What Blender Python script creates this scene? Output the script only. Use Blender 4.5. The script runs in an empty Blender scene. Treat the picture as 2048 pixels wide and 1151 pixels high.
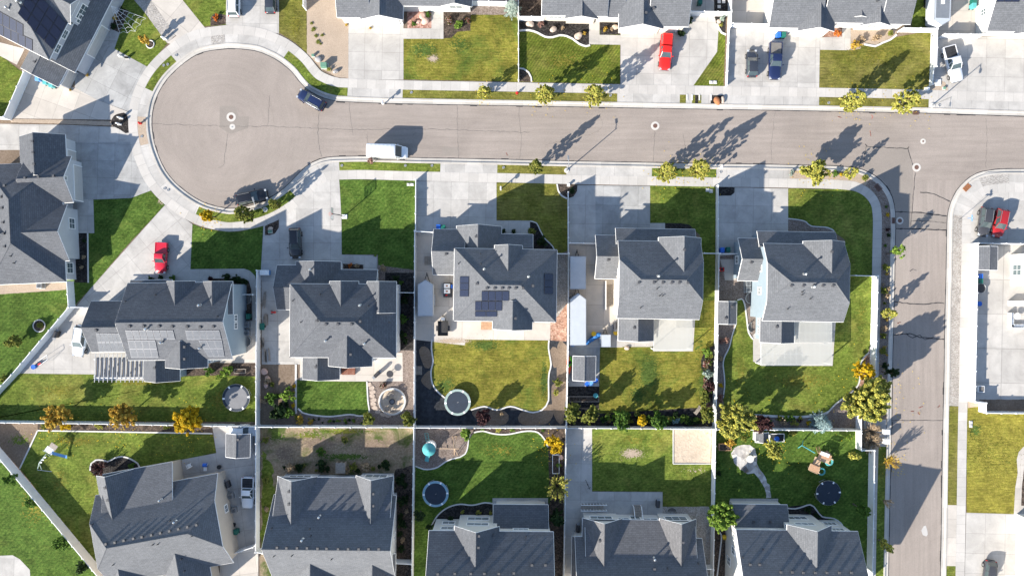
import bpy, bmesh, math, random
import numpy as np
from mathutils import Vector, Matrix
from mathutils.bvhtree import BVHTree

# ---------------------------------------------------------------- scale: survey metres per photo pixel
S = 0.08          # metres on the ground per survey pixel
H = 112.0         # camera height
R = math.radians
C = bpy.context.scene.collection
rnd = random.Random(7)

def W(px, py, z=0.0):
    k = S * (H - z) / H
    return Vector(((px - 1024) * k, -(py - 575.5) * k, z))

# ---------------------------------------------------------------- tagging / linking
def tag(o, label=None, cat=None, group=None, kind=None):
    if label: o['label'] = label
    if cat: o['category'] = cat
    if group: o['group'] = group
    if kind: o['kind'] = kind
    return o

def empty(name, loc, label, cat, group=None, rz=0.0):
    o = bpy.data.objects.new(name, None)
    C.objects.link(o)
    o.empty_display_size = 0.2
    o.location = loc
    o.rotation_euler = (0, 0, rz)
    return tag(o, label, cat, group)

def dup(o, parent=None):
    c = o.copy()
    C.objects.link(c)
    if parent is not None: c.parent = parent
    for ch in [k for k in bpy.data.objects if k.parent == o]:
        dup(ch, c)
    return c

_kids = {}
def copy_thing(root, loc, rz=0.0, label=None, group=None, scale=None):
    c = dup(root)
    c.location = loc
    c.rotation_euler = (0, 0, rz)
    if scale: c.scale = scale if not isinstance(scale, (int, float)) else (scale,) * 3
    if label: c['label'] = label
    if group: c['group'] = group
    return c

# ---------------------------------------------------------------- mesh builder
class MB:
    def __init__(s):
        s.v = []; s.f = []; s.m = []
    def face(s, pts, m=0):
        i = len(s.v)
        s.v += [tuple(p) for p in pts]
        s.f.append(tuple(range(i, i + len(pts)))); s.m.append(m)
    def add(s, verts, faces, m=0):
        i = len(s.v)
        s.v += [tuple(p) for p in verts]
        for f in faces:
            s.f.append(tuple(k + i for k in f)); s.m.append(m)
    def box(s, c, d, rz=0.0, m=0, taper=1.0):
        cx, cy, cz = c; a, b, h = d[0] / 2, d[1] / 2, d[2] / 2
        co, si = math.cos(rz), math.sin(rz)
        vs = []
        for z, t in ((-h, 1.0), (h, taper)):
            for x, y in ((-a, -b), (a, -b), (a, b), (-a, b)):
                x *= t; y *= t
                vs.append((cx + x * co - y * si, cy + x * si + y * co, cz + z))
        s.add(vs, [(3, 2, 1, 0), (4, 5, 6, 7), (0, 1, 5, 4), (1, 2, 6, 5), (2, 3, 7, 6), (3, 0, 4, 7)], m)
    def tube(s, p0, p1, r0, r1=None, n=8, m=0, cap=True):
        if r1 is None: r1 = r0
        p0 = Vector(p0); p1 = Vector(p1)
        d = (p1 - p0)
        if d.length < 1e-6: return
        d.normalize()
        a = d.cross(Vector((0, 0, 1)) if abs(d.z) < .95 else Vector((1, 0, 0))).normalized()
        b = d.cross(a)
        vs = []
        for p, r in ((p0, r0), (p1, r1)):
            for k in range(n):
                t = 2 * math.pi * k / n
                vs.append(p + a * (r * math.cos(t)) + b * (r * math.sin(t)))
        fs = [(k, (k + 1) % n, n + (k + 1) % n, n + k) for k in range(n)]
        if cap: fs += [tuple(range(n - 1, -1, -1)), tuple(range(n, 2 * n))]
        s.add(vs, fs, m)
    def ring(s, c, r, t, n=32, m=0, tn=6):
        c = Vector(c); vs = []; fs = []
        for i in range(n):
            a = 2 * math.pi * i / n
            for j in range(tn):
                b = 2 * math.pi * j / tn
                q = r + t * math.cos(b)
                vs.append((c.x + q * math.cos(a), c.y + q * math.sin(a), c.z + t * math.sin(b)))
        for i in range(n):
            for j in range(tn):
                fs.append((i * tn + j, ((i + 1) % n) * tn + j, ((i + 1) % n) * tn + (j + 1) % tn, i * tn + (j + 1) % tn))
        s.add(vs, fs, m)
    def disc(s, c, r, n=32, m=0, h=0.0):
        pts = [(c[0] + r * math.cos(2 * math.pi * k / n), c[1] + r * math.sin(2 * math.pi * k / n), c[2]) for k in range(n)]
        if h: s.prism([(p[0], p[1]) for p in pts], c[2] - h, c[2], m)
        else: s.face(pts, m)
    def prism(s, pts, z0, z1, m=0, mtop=None):
        n = len(pts)
        vs = [(p[0], p[1], z0) for p in pts] + [(p[0], p[1], z1) for p in pts]
        s.add(vs, [(k, (k + 1) % n, n + (k + 1) % n, n + k) for k in range(n)] + [tuple(range(n - 1, -1, -1))], m)
        s.add(vs[n:], [tuple(range(n))], m if mtop is None else mtop)
    def blob(s, c, r, sub=2, jit=.18, seed=0, m=0, flat=.75):
        bm = bmesh.new()
        bmesh.ops.create_icosphere(bm, subdivisions=sub, radius=1)
        q = random.Random(seed)
        ks = [Vector((q.uniform(-1, 1), q.uniform(-1, 1), q.uniform(-1, 1))).normalized() for _ in range(9)]
        am = [q.uniform(-jit, jit) for _ in range(9)]
        sx, sy = q.uniform(.8, 1.2), q.uniform(.8, 1.2)
        vs = []
        for v in bm.verts:
            d = v.co.normalized()
            t = 1 + sum(a * max(0, d.dot(k)) ** 3 for a, k in zip(am, ks))
            vs.append((c[0] + d.x * r * t * sx, c[1] + d.y * r * t * sy, c[2] + d.z * r * t * flat))
        bm.verts.index_update()
        s.add(vs, [tuple(v.index for v in f.verts) for f in bm.faces], m)
        bm.free()
    def loft(s, secs, m=0, caps=True):
        n = len(secs[0]); vs = [p for q in secs for p in q]; fs = []
        for i in range(len(secs) - 1):
            for k in range(n):
                fs.append((i * n + k, i * n + (k + 1) % n, (i + 1) * n + (k + 1) % n, (i + 1) * n + k))
        if caps: fs += [tuple(range(n - 1, -1, -1)), tuple(range((len(secs) - 1) * n, len(secs) * n))]
        s.add(vs, fs, m)
    def build(s, name, mats, parent=None, origin=None, smooth=False, uv=None, recalc=True, tri=False, bevel=0):
        me = bpy.data.meshes.new(name)
        o0 = Vector(origin) if origin is not None else Vector((0, 0, 0))
        me.from_pydata([(a[0] - o0.x, a[1] - o0.y, a[2] - o0.z) for a in s.v], [], s.f)
        if not isinstance(mats, (list, tuple)): mats = [mats]
        for m in mats: me.materials.append(M[m] if isinstance(m, str) else m)
        me.polygons.foreach_set('material_index', s.m)
        if recalc or tri:
            bm = bmesh.new(); bm.from_mesh(me)
            bmesh.ops.remove_doubles(bm, verts=bm.verts, dist=1e-5)
            if recalc: bmesh.ops.recalc_face_normals(bm, faces=bm.faces)
            if bevel:
                bmesh.ops.bevel(bm, geom=list(bm.edges), offset=bevel, segments=2, affect='EDGES', profile=.6, clamp_overlap=True)
            if tri: bmesh.ops.triangulate(bm, faces=bm.faces)
            bm.to_mesh(me); bm.free()
        if uv: facet_uv(me, uv if isinstance(uv, (int, float)) and not isinstance(uv, bool) else 0.0)
        if smooth:
            me.polygons.foreach_set('use_smooth', [True] * len(me.polygons))
            try: me.set_sharp_from_angle(angle=R(42))
            except Exception: pass
        o = bpy.data.objects.new(name, me)
        C.objects.link(o)
        if parent is not None: o.parent = parent
        elif origin is not None: o.location = o0
        return o

def facet_uv(me, rot=0.0):
    ul = me.uv_layers.new(name='UVMap')
    co = [v.co for v in me.vertices]
    for p in me.polygons:
        n = p.normal
        if abs(n.z) > .9999:
            t = Vector((math.cos(rot), math.sin(rot), 0)); b = Vector((-math.sin(rot), math.cos(rot), 0))
        else:
            t = Vector((0, 0, 1)).cross(n).normalized(); b = n.cross(t)
        for li in p.loop_indices:
            c = co[me.loops[li].vertex_index]
            ul.data[li].uv = (c.dot(t), c.dot(b))

# ---------------------------------------------------------------- materials
M = {}
class NT:
    def __init__(s, name):
        s.mat = bpy.data.materials.new(name); s.mat.use_nodes = True
        s.t = s.mat.node_tree; s.t.nodes.clear()
        s.out = s.n('ShaderNodeOutputMaterial')
        M[name] = s.mat
    def n(s, typ, **kw):
        k = s.t.nodes.new(typ)
        for a, b in kw.items():
            if a in k.inputs.keys(): k.inputs[a].default_value = b
            else: setattr(k, a, b)
        return k
    def l(s, a, b): s.t.links.new(a, b)
    def pos(s):
        return s.n('ShaderNodeNewGeometry').outputs['Position']
    def uv(s):
        return s.n('ShaderNodeUVMap').outputs['UV']
    def mapped(s, vec, scale=(1, 1, 1), rot=0.0):
        mp = s.n('ShaderNodeMapping'); mp.inputs['Scale'].default_value = scale
        mp.inputs['Rotation'].default_value = (0, 0, rot)
        s.l(vec, mp.inputs['Vector']); return mp.outputs['Vector']
    def noise(s, vec, scale, detail=4, rough=.6, dist=0.0):
        k = s.n('ShaderNodeTexNoise'); k.inputs['Scale'].default_value = scale
        k.inputs['Detail'].default_value = detail; k.inputs['Roughness'].default_value = rough
        k.inputs['Distortion'].default_value = dist
        s.l(vec, k.inputs['Vector']); return k.outputs['Fac']
    def ramp(s, fac, stops, interp='LINEAR'):
        k = s.n('ShaderNodeValToRGB'); e = k.color_ramp.elements
        k.color_ramp.interpolation = interp
        while len(e) < len(stops): e.new(.5)
        for q, (p, c) in zip(e, stops):
            q.position = p; q.color = (c[0], c[1], c[2], 1) if not isinstance(c, (int, float)) else (c, c, c, 1)
        s.l(fac, k.inputs['Fac']); return k.outputs['Color']
    def mix(s, a, b, fac=1.0, mode='MULTIPLY'):
        k = s.n('ShaderNodeMix'); k.data_type = 'RGBA'; k.blend_type = mode
        for sock, v in ((k.inputs[0], fac), (k.inputs[6], a), (k.inputs[7], b)):
            if hasattr(v, 'is_output'): s.l(v, sock)
            elif isinstance(v, (int, float)): sock.default_value = v if sock.type == "VALUE" else (v, v, v, 1)
            else: sock.default_value = (v[0], v[1], v[2], 1)
        return k.outputs[2]
    def math(s, op, a, b=None):
        k = s.n('ShaderNodeMath', operation=op)
        for sock, v in ((k.inputs[0], a), (k.inputs[1], b)):
            if v is None: continue
            if hasattr(v, 'is_output'): s.l(v, sock)
            else: sock.default_value = v
        return k.outputs[0]
    def finish(s, col, rough=.9, bump=None, bdist=.02, bstr=.5, metal=0.0, spec=.3, coat=0.0):
        b = s.n('ShaderNodeBsdfPrincipled')
        if hasattr(col, 'is_output'): s.l(col, b.inputs['Base Color'])
        else: b.inputs['Base Color'].default_value = (*col, 1)
        if hasattr(rough, 'is_output'): s.l(rough, b.inputs['Roughness'])
        else: b.inputs['Roughness'].default_value = rough
        b.inputs['Metallic'].default_value = metal
        b.inputs['Specular IOR Level'].default_value = spec
        b.inputs['Coat Weight'].default_value = coat
        if bump is not None:
            k = s.n('ShaderNodeBump'); k.inputs['Distance'].default_value = bdist; k.inputs['Strength'].default_value = bstr
            s.l(bump, k.inputs['Height']); s.l(k.outputs['Normal'], b.inputs['Normal'])
        s.l(b.outputs[0], s.out.inputs['Surface'])
        return s.mat

def plain(name, col, rough=.5, metal=0.0, spec=.4, coat=0.0, var=.10, vs=1.5):
    t = NT(name); p = t.pos()
    a = t.ramp(t.noise(p, vs, 5, .65), [(.3, 1 - var), (.7, 1 + var)])
    return t.finish(t.mix(col, a), rough, metal=metal, spec=spec, coat=coat)

def ground_mat(name, fine, big, s1=6.0, s2=.12, rough=.95, bs=.4, bd=.03, s3=14.0, mid=None):
    """fine: colour stops on fine noise; big: brightness swing on large noise; mid: patches of another colour"""
    t = NT(name); p = t.pos()
    c = t.ramp(t.noise(p, s1, 6, .7), fine)
    if mid:
        col, sc, lo, hi = mid
        k = t.ramp(t.noise(p, sc, 5, .65, .4), [(lo, 0.0), (hi, 1.0)])
        c = t.mix(c, col, k, 'MIX')
    c = t.mix(c, t.ramp(t.noise(p, s2, 4, .6), [(.3, 1 - big), (.7, 1 + big)]))
    return t.finish(c, rough, t.noise(p, s3, 5, .7), bd, bs, spec=.15)

def lawn_mat(name, cols, dry=None, stripes=0.0, sw=1.0, sr=0.0, dlo=.45, dhi=.7, dsc=.16):
    t = NT(name); p = t.pos()
    c = t.ramp(t.noise(p, 2.6, 10, .82), [(.36, cols[0]), (.5, cols[1]), (.64, cols[2])])
    if dry:
        k = t.ramp(t.noise(p, dsc, 8, .72, .6), [(dlo, 0.0), (dhi, 1.0)])
        c = t.mix(c, t.mix(dry, t.ramp(t.noise(p, 3.5, 8, .8), [(.36, .65), (.64, 1.3)])), t.mix(k, .8), 'MIX')
    c = t.mix(c, t.ramp(t.noise(p, .55, 6, .68), [(.38, .76), (.62, 1.2)]))
    c = t.mix(c, t.ramp(t.noise(p, .1, 4, .6), [(.38, .86), (.62, 1.12)]))
    c = t.mix(c, t.ramp(t.noise(t.mapped(p, (.5, 4.5, 1), sr), 1.3, 6, .75), [(.38, .72), (.62, 1.28)]))
    if stripes:
        w = t.n('ShaderNodeTexWave'); w.inputs['Scale'].default_value = sw; w.inputs['Distortion'].default_value = 1.2
        w.inputs['Detail'].default_value = 2; w.inputs['Detail Scale'].default_value = .6
        t.l(t.mapped(p, (1, 1, 1), sr), w.inputs['Vector'])
        c = t.mix(c, t.ramp(w.outputs['Fac'], [(.2, 1 - stripes), (.8, 1 + stripes)]))
    return t.finish(c, .95, t.noise(p, 5.0, 10, .85), .14, .8, spec=.1)

def concrete_mat(name, col, dirt=.12, joint=.76, seam=.012):
    t = NT(name); p = t.pos()
    c = t.mix(col, t.ramp(t.noise(p, .35, 7, .68, .5), [(.36, 1 - dirt), (.64, 1 + dirt * .7)]))
    c = t.mix(c, t.ramp(t.noise(p, 9.0, 5, .7), [(.3, .94), (.7, 1.05)]))
    # darker stains of tyres and drips
    c = t.mix(c, t.ramp(t.noise(p, .9, 5, .6, 1.5), [(.62, 1.0), (.8, 1 - dirt * 1.3)]))
    uv = t.uv()
    sx = t.n('ShaderNodeSeparateXYZ'); t.l(uv, sx.inputs[0])
    def line(o):
        f = t.math('FRACT', o)
        d = t.math('ABSOLUTE', t.math('SUBTRACT', f, .5))
        return t.math('GREATER_THAN', d, .5 - seam)
    cell = t.n('ShaderNodeTexWhiteNoise'); cell.noise_dimensions = '2D'
    fl = t.n('ShaderNodeVectorMath', operation='FLOOR'); t.l(uv, fl.inputs[0]); t.l(fl.outputs[0], cell.inputs['Vector'])
    c = t.mix(c, t.ramp(cell.outputs['Value'], [(0, .91), (1, 1.06)]))
    j = t.math('MAXIMUM', line(sx.outputs[0]), line(sx.outputs[1]))
    c = t.mix(c, t.mix((1, 1, 1), (joint, joint, joint), j, 'MIX'))
    return t.finish(c, .9, t.noise(p, 30, 4, .6), .004, .4, spec=.25)

def w2(p): return W(p[0], p[1]).xy
def make_materials():
    # --- ground cover
    def asphalt(name, sc, bulb):
        t = NT(name); p = t.pos()
        c = t.ramp(t.noise(p, 10, 8, .85), [(.36, (.24, .204, .178)), (.64, (.335, .29, .256))])
        st = t.ramp(t.noise(t.mapped(p, sc, 0.02), 1.0, 6, .7), [(.36, .9), (.64, 1.08)])
        if bulb:
            b = w2((462, 256))
            v = t.n('ShaderNodeVectorMath', operation='SUBTRACT'); t.l(p, v.inputs[0]); v.inputs[1].default_value = (b.x, b.y, -.06)
            ln = t.n('ShaderNodeVectorMath', operation='LENGTH'); t.l(v.outputs[0], ln.inputs[0]); r = ln.outputs['Value']
            cb = t.n('ShaderNodeCombineXYZ'); t.l(r, cb.inputs[0])
            nz = t.n('ShaderNodeVectorMath', operation='SCALE'); t.l(p, nz.inputs[0]); nz.inputs['Scale'].default_value = .16
            ad = t.n('ShaderNodeVectorMath', operation='ADD'); t.l(cb.outputs[0], ad.inputs[0]); t.l(nz.outputs[0], ad.inputs[1])
            rg = t.ramp(t.noise(ad.outputs[0], 1.5, 5, .75), [(.36, .955), (.64, 1.045)])
            k = t.ramp(t.math('DIVIDE', r, 20.0), [(.55, 1.0), (.78, 0.0)])
            st = t.mix(st, rg, k, 'MIX')
        c = t.mix(c, st)
        c = t.mix(c, t.ramp(t.noise(p, .09, 5, .6, .8), [(.36, .92), (.64, 1.06)]))
        c = t.mix(c, t.ramp(t.noise(p, .5, 8, .72, 2.2), [(.49, 1.0), (.5, .9), (.51, 1.0)]))
        c = t.mix(c, t.ramp(t.noise(p, .8, 4, .6), [(.66, 1.0), (.76, .84)]))
        t.finish(c, .93, t.noise(p, 20, 5, .8), .012, .5, spec=.2)
    asphalt('asphalt', (.08, 1.3, 1), True)
    asphalt('asphalt_side', (1.3, .06, 1), False)
    ground_mat('asphalt_patch', [(.3, (.215, .188, .163)), (.7, (.29, .255, .226))], .06, 12, .3)
    ground_mat('asphalt_scar', [(.3, (.4, .38, .36)), (.7, (.5, .48, .46))], .06, 12, .3)
    plain('tar', (.035, .033, .034), .8, var=.3, vs=3)
    plain('crack', (.12, .108, .098), .9, var=.25, vs=2)
    plain('red_paint', (.4, .16, .12), .8, var=.4, vs=6)
    concrete_mat('concrete', (.43, .41, .385), .17)
    concrete_mat('concrete_warm', (.47, .43, .385), .09)
    concrete_mat('concrete_new', (.43, .408, .38), .14)
    concrete_mat('concrete_old', (.35, .345, .335), .2)
    concrete_mat('sidewalk', (.455, .43, .4), .08, .66, .012)
    concrete_mat('kerb_concrete', (.46, .43, .39), .1, .75, .006)
    lawn_mat('grass', [(.052, .08, .013), (.108, .148, .024), (.19, .22, .046)], (.235, .215, .053), .06, .5, .9, .5, .72)
    lawn_mat('grass_rich', [(.034, .07, .012), (.066, .116, .02), (.125, .175, .036)], (.15, .165, .04), .08, .55, .75, .56, .8)
    lawn_mat('grass_olive', [(.078, .096, .015), (.142, .145, .026), (.22, .2, .046)], (.2, .17, .055), .06, .6, 1.57, .42, .66)
    lawn_mat('grass_dry', [(.09, .108, .014), (.175, .164, .028), (.26, .215, .052)], (.055, .105, .018), .06, .7, 1.57, .5, .64, .11)
    lawn_mat('grass_gold', [(.15, .145, .022), (.22, .195, .034), (.3, .25, .055)], (.15, .17, .03), .05, .7, 1.57, .5, .75)
    lawn_mat('grass_striped', [(.055, .088, .01), (.1, .125, .018), (.155, .17, .03)], (.2, .165, .05), .16, .75, R(35), .5, .75)
    ground_mat('weeds', [(.3, (.16, .12, .07)), (.55, (.27, .21, .145)), (.75, (.37, .3, .21))], .2, 3.0, .3, bs=.8, bd=.08,
               mid=((.075, .1, .028), .28, .5, .64))
    ground_mat('dirt', [(.3, (.13, .095, .068)), (.6, (.21, .16, .12)), (.8, (.29, .23, .18))], .18, 3.5, .25, bs=.8, bd=.06)
    ground_mat('tan_gravel', [(.3, (.3, .235, .175)), (.6, (.42, .335, .26)), (.8, (.5, .42, .34))], .08, 8.0, .3, bs=.9, bd=.05)
    ground_mat('sand', [(.3, (.42, .34, .26)), (.7, (.54, .45, .355))], .06, 2.0, .4, bs=1, bd=.12, s3=1.6)
    def pebbles(name, cols, sc):
        t = NT(name); p = t.pos()
        v = t.n('ShaderNodeTexVoronoi'); v.inputs['Scale'].default_value = sc; t.l(p, v.inputs['Vector'])
        s = t.n('ShaderNodeSeparateColor'); t.l(v.outputs['Color'], s.inputs[0])
        c = t.ramp(s.outputs[0], cols)
        c = t.mix(c, t.ramp(t.noise(p, .5, 5, .6), [(.3, .85), (.7, 1.12)]))
        t.finish(c, .9, v.outputs['Distance'], .06, .8, spec=.2)
    pebbles('gravel', [(0, (.24, .215, .19)), (.5, (.33, .3, .27)), (1, (.42, .39, .355))], 7)
    pebbles('cobble', [(0, (.26, .24, .22)), (.5, (.35, .325, .3)), (1, (.43, .405, .375))], 7)
    pebbles('brown_gravel', [(0, (.13, .1, .085)), (.5, (.2, .16, .135)), (1, (.28, .228, .2))], 9.0)
    pebbles('red_rock', [(0, (.2, .1, .075)), (.5, (.36, .2, .155)), (1, (.48, .3, .25))], 3.0)
    pebbles('mulch', [(0, (.03, .024, .02)), (.5, (.065, .048, .038)), (1, (.12, .09, .07))], 5.0)
    pebbles('black_mulch', [(0, (.012, .011, .011)), (.5, (.025, .022, .021)), (1, (.055, .05, .047))], 5.0)
    pebbles('bark_red', [(0, (.22, .12, .08)), (.5, (.34, .2, .145)), (1, (.43, .29, .22))], 4.0)
    pebbles('flagstone', [(0, (.3, .28, .27)), (.5, (.42, .4, .38)), (1, (.56, .54, .52))], 1.7)
    ground_mat('fabric', [(.3, (.018, .02, .024)), (.7, (.05, .054, .062))], .25, 1.5, .5, bs=.8, bd=.1, s3=1.2)
    # --- buildings
    def shingles(name, a, b):
        t = NT(name); uv = t.uv(); p = t.pos()
        br = t.n('ShaderNodeTexBrick'); t.l(uv, br.inputs['Vector'])
        br.offset = .37; br.squash = 1.0
        br.inputs['Scale'].default_value = 1.0; br.inputs['Brick Width'].default_value = .62; br.inputs['Row Height'].default_value = .26
        br.inputs['Mortar Size'].default_value = .022; br.inputs['Mortar Smooth'].default_value = .4
        br.inputs['Color1'].default_value = (*a, 1); br.inputs['Color2'].default_value = (*b, 1)
        br.inputs['Mortar'].default_value = (a[0] * .68, a[1] * .68, a[2] * .68, 1)
        c = t.mix(br.outputs['Color'], t.ramp(t.noise(p, 14, 4, .8), [(.3, .93), (.7, 1.07)]))
        c = t.mix(c, t.ramp(t.noise(p, .25, 5, .6), [(.3, .93), (.7, 1.07)]))
        c = t.mix(c, t.ramp(t.noise(p, 2.2, 5, .7), [(.35, .9), (.65, 1.1)]))
        inv = t.math('SUBTRACT', 1.0, br.outputs['Fac'])
        t.finish(c, .95, t.math('ADD', inv, t.math('MULTIPLY', t.noise(p, 16, 4, .8), .4)), .015, .4, spec=.15)
    shingles('shingle', (.122, .127, .137), (.144, .149, .16))
    shingles('shingle_dark', (.098, .103, .114), (.118, .123, .135))
    shingles('shingle_warm', (.124, .123, .128), (.146, .145, .15))
    def siding(name, col, lap=.2):
        t = NT(name); uv = t.uv(); p = t.pos()
        sx = t.n('ShaderNodeSeparateXYZ'); t.l(uv, sx.inputs[0])
        f = t.math('FRACT', t.math('DIVIDE', sx.outputs[1], lap))
        c = t.mix(col, t.ramp(f, [(0, .72), (.1, .97), (1, 1.03)]))
        c = t.mix(c, t.ramp(t.noise(p, .8, 4, .6), [(.3, .95), (.7, 1.04)]))
        t.finish(c, .7, f, .02, .3, spec=.3)
    siding('siding_white', (.6, .585, .55)); siding('siding_cream', (.55, .5, .42)); siding('siding_beige', (.48, .42, .35))
    siding('siding_blue', (.26, .32, .365)); siding('siding_grey', (.5, .51, .52)); siding('siding_lilac', (.45, .46, .49))
    t = NT('brick'); uv = t.uv()
    br = t.n('ShaderNodeTexBrick'); t.l(uv, br.inputs['Vector']); br.inputs['Scale'].default_value = 1
    br.inputs['Brick Width'].default_value = .4; br.inputs['Row Height'].default_value = .13; br.inputs['Mortar Size'].default_value = .02
    br.inputs['Color1'].default_value = (.4, .3, .25, 1); br.inputs['Color2'].default_value = (.52, .42, .36, 1); br.inputs['Mortar'].default_value = (.55, .52, .48, 1)
    t.finish(br.outputs['Color'], .9)
    plain('trim', (.78, .77, .75), .5, var=.04)
    plain('garage_door', (.66, .65, .63), .5, var=.04)
    plain('garage_tan', (.5, .48, .45), .5, var=.04)
    t = NT('vinyl'); p = t.pos()
    t.finish(t.mix((.8, .8, .79), t.ramp(t.noise(p, 1.2, 4, .6), [(.3, .93), (.7, 1.03)])), .4, spec=.4)
    plain('glass', (.05, .07, .075), .06, spec=.7, var=.2)
    plain('house_glass', (.09, .12, .13), .06, spec=.8, var=.25, vs=.6)
    plain('metal_grey', (.32, .33, .34), .45, .6); plain('metal_dark', (.05, .05, .055), .5, .3)
    plain('galvanised', (.55, .56, .57), .35, .8); plain('white_metal', (.8, .8, .8), .35); plain('black_plastic', (.02, .02, .022), .5)
    plain('rubber', (.018, .018, .018), .85); plain('rim', (.42, .42, .43), .3, .9)
    plain('chrome', (.6, .6, .62), .2, .9); plain('liner', (.03, .03, .032), .8, var=.3); plain('liner_grey', (.16, .15, .14), .8, var=.15)
    plain('headlight', (.4, .42, .45), .1, spec=.8); plain('taillight', (.45, .012, .012), .2, spec=.6)
    for n_, c_ in (('navy', (.012, .02, .065)), ('black', (.012, .012, .015)), ('white', (.75, .76, .77)), ('silver', (.62, .63, .65)),
                   ('red', (.62, .018, .012)), ('crimson', (.5, .016, .035)), ('darkred', (.32, .016, .018)), ('charcoal', (.05, .05, .055)), ('slate', (.035, .04, .052))):
        plain('paint_' + n_, c_, .22, spec=.5, coat=.6, var=.03)
    t = NT('solar'); uv = t.uv()
    br = t.n('ShaderNodeTexBrick'); t.l(uv, br.inputs['Vector']); br.offset = 0; br.inputs['Scale'].default_value = 1
    br.inputs['Brick Width'].default_value = .17; br.inputs['Row Height'].default_value = .17; br.inputs['Mortar Size'].default_value = .006
    br.inputs['Color1'].default_value = (.012, .016, .035, 1); br.inputs['Color2'].default_value = (.016, .02, .042, 1); br.inputs['Mortar'].default_value = (.05, .055, .075, 1)
    t.finish(br.outputs['Color'], .2, spec=.5)
    t = NT('solar_pale'); uv = t.uv()
    br = t.n('ShaderNodeTexBrick'); t.l(uv, br.inputs['Vector']); br.offset = 0; br.inputs['Scale'].default_value = 1
    br.inputs['Brick Width'].default_value = .17; br.inputs['Row Height'].default_value = 1.0; br.inputs['Mortar Size'].default_value = .02
    br.inputs['Color1'].default_value = (.06, .065, .075, 1); br.inputs['Color2'].default_value = (.08, .085, .095, 1); br.inputs['Mortar'].default_value = (.14, .145, .16, 1)
    t.finish(br.outputs['Color'], .3, spec=.6)
    t = NT('clear_panel'); g = t.n('ShaderNodeBsdfGlossy'); g.inputs['Roughness'].default_value = .1
    tr = t.n('ShaderNodeBsdfTransparent'); tr.inputs['Color'].default_value = (.85, .9, .9, 1)
    m1 = t.n('ShaderNodeMixShader'); m1.inputs[0].default_value = .85; t.l(g.outputs[0], m1.inputs[1]); t.l(tr.outputs[0], m1.inputs[2]); t.l(m1.outputs[0], t.out.inputs['Surface'])
    plain('solar_frame', (.03, .03, .035), .4, .4)
    plain('panel_frame_pale', (.3, .3, .32), .4, .4)
    # translucent sheeting of the patio covers
    t = NT('sheeting'); uv = t.uv()
    sx = t.n('ShaderNodeSeparateXYZ'); t.l(uv, sx.inputs[0])
    f = t.math('ABSOLUTE', t.math('SUBTRACT', t.math('FRACT', t.math('MULTIPLY', sx.outputs[0], 5.0)), .5))
    d = t.n('ShaderNodeBsdfDiffuse'); d.inputs['Color'].default_value = (.56, .56, .53, 1)
    tl = t.n('ShaderNodeBsdfTranslucent'); tl.inputs['Color'].default_value = (.75, .75, .73, 1)
    tr = t.n('ShaderNodeBsdfTransparent'); tr.inputs['Color'].default_value = (.93, .94, .94, 1)
    m1 = t.n('ShaderNodeMixShader'); m1.inputs[0].default_value = .4; t.l(d.outputs[0], m1.inputs[1]); t.l(tl.outputs[0], m1.inputs[2])
    m2 = t.n('ShaderNodeMixShader'); t.l(t.ramp(f, [(0, .22), (.5, .3)]), m2.inputs[0]); t.l(m1.outputs[0], m2.inputs[1]); t.l(tr.outputs[0], m2.inputs[2])
    t.l(m2.outputs[0], t.out.inputs['Surface'])
    # safety net of the trampolines etc.
    plain('mat_black', (.018, .028, .046), .7, var=.15); plain('mat_grey', (.17, .17, .178), .7, var=.1); plain('pad_blue', (.2, .34, .42), .6); plain('pad_green', (.28, .36, .33), .6)  # mat_black has the blue of skylit shade mixed into its colour
    plain('net', (.03, .03, .03), .8)
    plain('wood', (.42, .25, .15), .8, var=.25, vs=4); plain('wood_grey', (.3, .26, .22), .85, var=.25, vs=4); plain('deck_red', (.2, .075, .045), .7, var=.2, vs=4)
    plain('wood_tan', (.5, .36, .24), .8, var=.2, vs=4)
    plain('bark', (.12, .09, .07), .9, var=.3, vs=6); plain('rock', (.42, .34, .28), .9, var=.25, vs=3); plain('rock_grey', (.36, .34, .33), .9, var=.2, vs=3)
    plain('rock_pink', (.5, .34, .28), .9, var=.2, vs=3)
    for n_, c_ in (('blue', (.02, .12, .5)), ('sky_blue', (.12, .3, .6)), ('green', (.01, .12, .09)), ('teal', (.08, .33, .34)), ('yellow', (.65, .42, .02)), ('lime', (.15, .6, .03)),
                   ('orange_red', (.75, .09, .02)), ('red', (.55, .02, .02)), ('util_green', (.12, .24, .17)), ('white', (.78, .78, .77)), ('terracotta', (.45, .22, .12))):
        plain('plastic_' + n_, c_, .45, var=.08)
    plain('iron', (.15, .085, .065), .75, .2, var=.3, vs=8); plain('rust', (.3, .12, .05), .85, var=.3, vs=5)
    plain('trailer_white', (.42, .45, .485), .35, spec=.5, var=.06, vs=.8); plain('tarp', (.03, .16, .42), .5, var=.25, vs=3)  # trailer_white has sky reflection put into its colour as a blue-grey tint
    plain('hedge_stone', (.55, .54, .52), .9, var=.1)
    # --- leaves: each leaf picks its own tint
    def leaf(name, stops, tr=.3):
        t = NT(name)
        g = t.n('ShaderNodeNewGeometry')
        c = t.ramp(g.outputs['Random Per Island'], stops)
        d = t.n('ShaderNodeBsdfPrincipled'); t.l(c, d.inputs['Base Color']); d.inputs['Roughness'].default_value = .75; d.inputs['Specular IOR Level'].default_value = .15
        k = t.n('ShaderNodeBsdfTranslucent'); t.l(c, k.inputs['Color'])
        m = t.n('ShaderNodeMixShader'); m.inputs[0].default_value = tr
        t.l(d.outputs[0], m.inputs[1]); t.l(k.outputs[0], m.inputs[2]); t.l(m.outputs[0], t.out.inputs['Surface'])
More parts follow.
